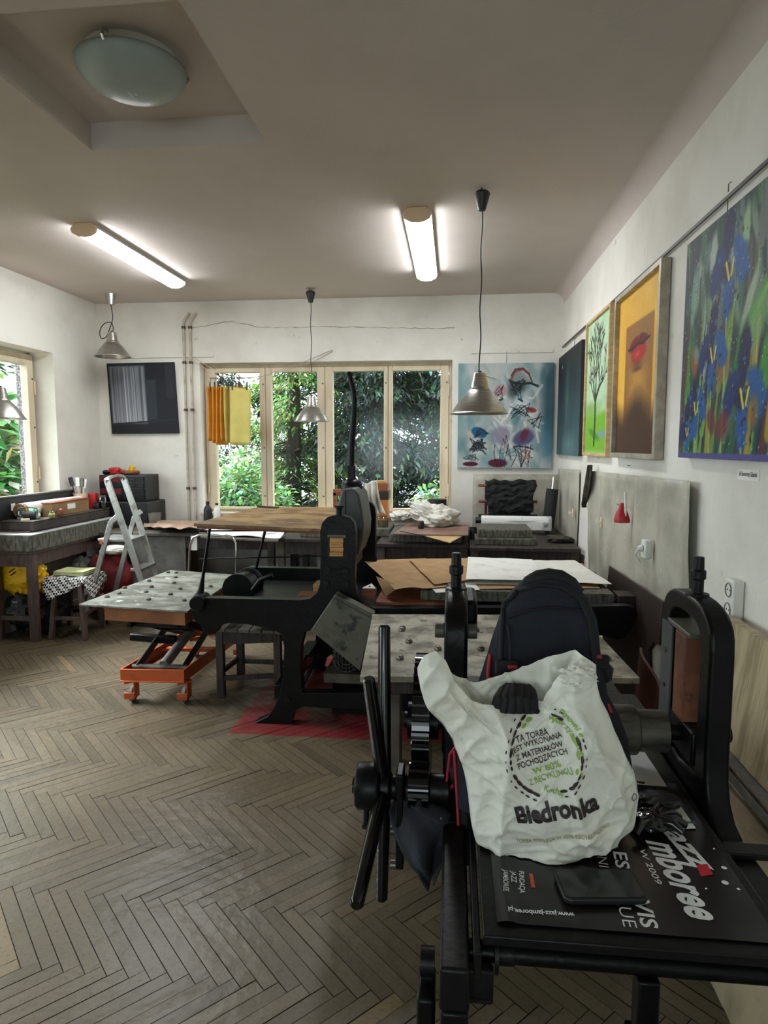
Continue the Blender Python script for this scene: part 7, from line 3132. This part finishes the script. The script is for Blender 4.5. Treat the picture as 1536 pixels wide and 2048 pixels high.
mb.tube([at(1204, 1325, Y=YP - .02), at(1214, 1340, Y=YP - .02), at(1212, 1356, Y=YP - .02), at(1206, 1366, Y=YP - .02)], [.010, .014, .012, .004], 10)
obj('strap_end', mb, M['navy2'], t)
mb = MB()
mb.tube([at(1200, 1385, Y=1.35), at(1222, 1432, Y=1.34), at(1240, 1480, Y=1.34), at(1256, 1560, Y=1.33)], [.012, .016, .016, .012], 12)
obj('shoulder_strap', mb, M['navy2'], t)
mb = MB()
mb.tube([at(1216, 1408, Y=1.325), at(1222, 1425, Y=1.322)], .003, 8)
obj('piping', mb, M['redpipe'], t)

# ------------------------------------------------------------------ the carrier bag
YBg = 1.20
sil = [(1722, 960, 1240), (1690, 950, 1250), (1650, 943, 1272), (1590, 938, 1280), (1540, 926, 1264), (1500, 912, 1246), (1450, 893, 1226), (1400, 868, 1206), (1350, 838, 1196), (1300, 834, 1196)]
sy = [q[0] for q in sil][::-1]
sL = [q[1] for q in sil][::-1]
sR = [q[2] for q in sil][::-1]
rimF = [(0, 836, 1336), (.05, 846, 1312), (.11, 870, 1304), (.17, 888, 1322), (.24, 912, 1366), (.33, 950, 1402), (.45, 1010, 1414), (.56, 1052, 1413), (.66, 1086, 1398), (.74, 1102, 1374), (.80, 1112, 1350), (.86, 1136, 1336), (.93, 1170, 1322), (1, 1194, 1330)]
rimB = [(0, 836, 1336), (.08, 860, 1304), (.2, 890, 1340), (.32, 930, 1366), (.45, 985, 1352), (.6, 1040, 1334), (.75, 1100, 1316), (.88, 1150, 1304), (1, 1194, 1330)]


def bagp(s, v, front):
    rim = rimF if front else rimB
    rs = [q[0] for q in rim]
    rxp = np.interp(s, rs, [q[1] for q in rim])
    ryp = np.interp(s, rs, [q[2] for q in rim])
    bx_ = 960 + (1236 - 960) * s
    by_ = 1726 - 34 * max(0, (s - .55) / .45) ** 1.3 - 2 * s
    if not front:
        by_ -= 60
        ryp = ryp
    py = by_ + (ryp - by_) * v
    L0 = np.interp(py, sy, sL)
    R0 = np.interp(py, sy, sR)
    sx = L0 + (R0 - L0) * s
    k = max(0, (v - .62) / .38)
    k = k * k * (3 - 2 * k)
    px = sx * (1 - k) + rxp * k
    kb = max(0, 1 - v / .08)
    px = px * (1 - kb) + bx_ * kb
    D = (.075 * math.sin(min(1, v * 2.2 + .35) * PI / 2)) * (1 - .45 * v)
    prof = abs(math.sin(PI * s)) ** .55
    prof = prof if 0 < s < 1 else 0
    dy = -D * prof if front else D * prof * 1.0
    handle = max(0, 1 - abs(s - .08) / .12) * max(0, (v - .75) / .25)
    Y = YBg + dy - .02 * handle * (1 if front else -1)
    if front and v > .8:
        Y += .03 * ((v - .8) / .2) * prof
    p_ = at(px, py, Y=Y)
    n_ = ridge(p_, 9, 3.5, .018, .25, 2.) + (ridge(p_, 16, 5, .012, -.5, 7.) + ridge(p_, 26, 9, .008, .9, 4.) + ridge(p_, 40, 22, .004, 2.1, 9.)) * (.45 if .25 < s < .8 and .12 < v < .85 and front else 1) + crumple(p_, 9, .010, 2.)
    w_ = min(1, s * 8, (1 - s) * 8)
    p_.y += (-n_ if front else n_) * (.4 + .6 * w_)
    p_.x += wob(p_, 16, .006, 4)
    p_.z += wob(p_, 18, .004, 8) * min(1, v * 5)
    if v < .04 or p_.z < zP + .004:
        p_.z = max(p_.z, zP + .004)
    return p_


mb = MB()
NU, NV = 110, 110
vs = []
W2 = 2 * NU
for j in range(NV + 1):
    v = j / NV
    for i in range(NU):
        vs.append(bagp(i / NU, v, True))
    for i in range(NU):
        vs.append(bagp(1 - i / NU, v, False))
fs = []
for j in range(NV):
    for i in range(W2):
        a, b_ = j * W2 + i, j * W2 + (i + 1) % W2
        fs.append((a, b_, b_ + W2, a + W2))
mb.add(vs, fs)
mb.add([vs[i] for i in range(W2)], [tuple(range(W2 - 1, -1, -1))])
t = thing('carrier_bag', 'crumpled white supermarket carrier bag with black and green print on the press', 'bag', (.2, YBg, zP))
obj('film', mb, M['bag'], t, ang=180)
# gathered handle knots
for (cx2, cy2, r, s_) in ((1158, 1352, (.030, .02, .020), 5),):
    kb_ = bundle(at(cx2, cy2, Y=YBg - .03), r, s_, amp=.6, nu=44, nv=30)
    obj('gathered_handle', kb_, M['bag'], t)

bvf = BVHTree.FromPolygons([tuple(v) for v in mb.v], mb.f)


def onbag(p_):
    o_ = EYE
    d_ = (Vector(p_) - o_).normalized()
    h_, n_, i_, ds = bvf.ray_cast(Vector((p_.x, .5, p_.z)), Vector((0, 1, 0)))
    if h_ is None:
        return Vector(p_)
    return Vector((p_.x, h_.y - .0030, p_.z))


def btext(s, a, b_, h, m_, bold=.01, arc=0.):
    A, B = at(*a, Y=YBg - .07), at(*b_, Y=YBg - .07)
    d = B - A
    d.y = 0
    up = Vector((-d.z, 0, d.x))
    m2 = MB()
    text_into(m2, s, A, d, up, h, bold, 0, width=d.length, dice=.004, conform=onbag)
    return obj('print', m2, M[m_], t, smooth=False)


btext('TA TORBA', (1036, 1497), (1102, 1482), .0105, 'inkb')
btext('JEST WYKONANA', (1026, 1516), (1130, 1488), .0108, 'inkb')
btext('Z MATERIAŁÓW', (1036, 1532), (1132, 1506), .0108, 'inkb')
btext('POCHODZĄCYCH', (1040, 1548), (1140, 1520), .0108, 'inkb')
btext('W 80%', (1070, 1560), (1126, 1543), .0108, 'inkg')
btext('Z RECYKLINGU', (1062, 1580), (1148, 1552), .0105, 'inkg')
btext('Biedronka', (1037, 1656), (1204, 1628), .032, 'inkb', .04)
btext('TORBA PODLEGA W 100% RECYKLINGOWI', (1036, 1704), (1226, 1672), .0085, 'inko', .005)
btext('Kochaj', (1090, 1590), (1128, 1600), .012, 'inkg')
# green words around the ring
for s_, pts_ in (('Ponownie', ((1124, 1442), (1138, 1452), (1152, 1466), (1164, 1482))), ('wykorzystanie', ((1102, 1455), (1124, 1462), (1142, 1478), (1154, 1498), (1160, 1514)))):
    n = len(s_)
    P3 = [at(*q, Y=YBg - .07) for q in pts_]
    for i, ch in enumerate(s_):
        f = (i / n) * (len(P3) - 1)
        k = int(f)
        a_ = P3[k].lerp(P3[min(k + 1, len(P3) - 1)], f - k)
        d = (P3[min(k + 1, len(P3) - 1)] - P3[k])
        d.y = 0
        m2 = MB()
        d = d.normalized()
        text_into(m2, ch, a_, d, Vector((-d.z, 0, d.x)), .010, .015, conform=onbag, dice=.006)
        if i == 0:
            acc = MB()
        acc.add(m2.v, m2.f)
    obj('print', acc, M['inkg'], t, smooth=False)
# wreath of little leaf and fish shapes
rr_ = random.Random(2)
for m_, seq in (('inkb', [(a, 1.0) for a in (100, 112, 124, 136, 148, 62, 74, 160, 172, 184, 196, 208, 220, 232, 244, 256, 300, 312, 324, 336, 348, 0, 12, 24)]), ('inkg', [(a, .9) for a in (118, 130, 28, 8, 338)])):
    acc = MB()
    for ang, k in seq:
        a = math.radians(ang + rr_.uniform(-3, 3))
        for rr2, sz in ((1.0, rr_.uniform(.7, 1.3)), (1.14, rr_.uniform(.35, .7))):
            cx2, cy2 = 1094 + 72 * math.cos(a) * rr2 * k, 1522 - 78 * math.sin(a) * rr2 * k
            c = at(cx2, cy2, Y=YBg - .07)
            tdir = Vector((-math.sin(a), 0, math.cos(a)))
            nd = Vector((math.cos(a), 0, math.sin(a)))
            L_, w = .0066 * sz, .0026 * sz
            pts3 = [onbag(c + tdir * L_ * math.cos(q) + nd * w * math.sin(q)) for q in [2 * PI * i / 10 for i in range(10)]]
            acc.add(pts3 + [onbag(c)], [(i, (i + 1) % 10, 10) for i in range(10)])
    obj('print', acc, M[m_], t, smooth=False)
m2 = MB()
c = at(1268, 1594, Y=YBg - .02)
ro = [onbag(c + Vector((.005 * math.cos(q), 0, .006 * math.sin(q)))) for q in [2 * PI * i / 16 for i in range(16)]]
m2.tube(ro + [ro[0]], .0006, 5)
obj('print', m2, M['inkb'], t)
# dark thing inside the bag
dc = at(1028, 1398, Y=YBg + .0)
db = MB()
for k in range(6):
    db.tube([dc + Vector((-.036 + .0145 * k, -.02 + .004 * abs(k - 2), -.02)), dc + Vector((-.030 + .0125 * k, -.012, .008 - .002 * abs(k - 2.5))), dc + Vector((-.018 + .010 * k, .012, .018 - .003 * abs(k - 2.5))), dc + Vector((-.01 + .008 * k, .035, .01))], [.009, .0105, .0105, .008], 10)
one('dark_fabric', 'dark ribbed fabric showing in the mouth of the white carrier bag', 'fabric', db, M['navy2'])
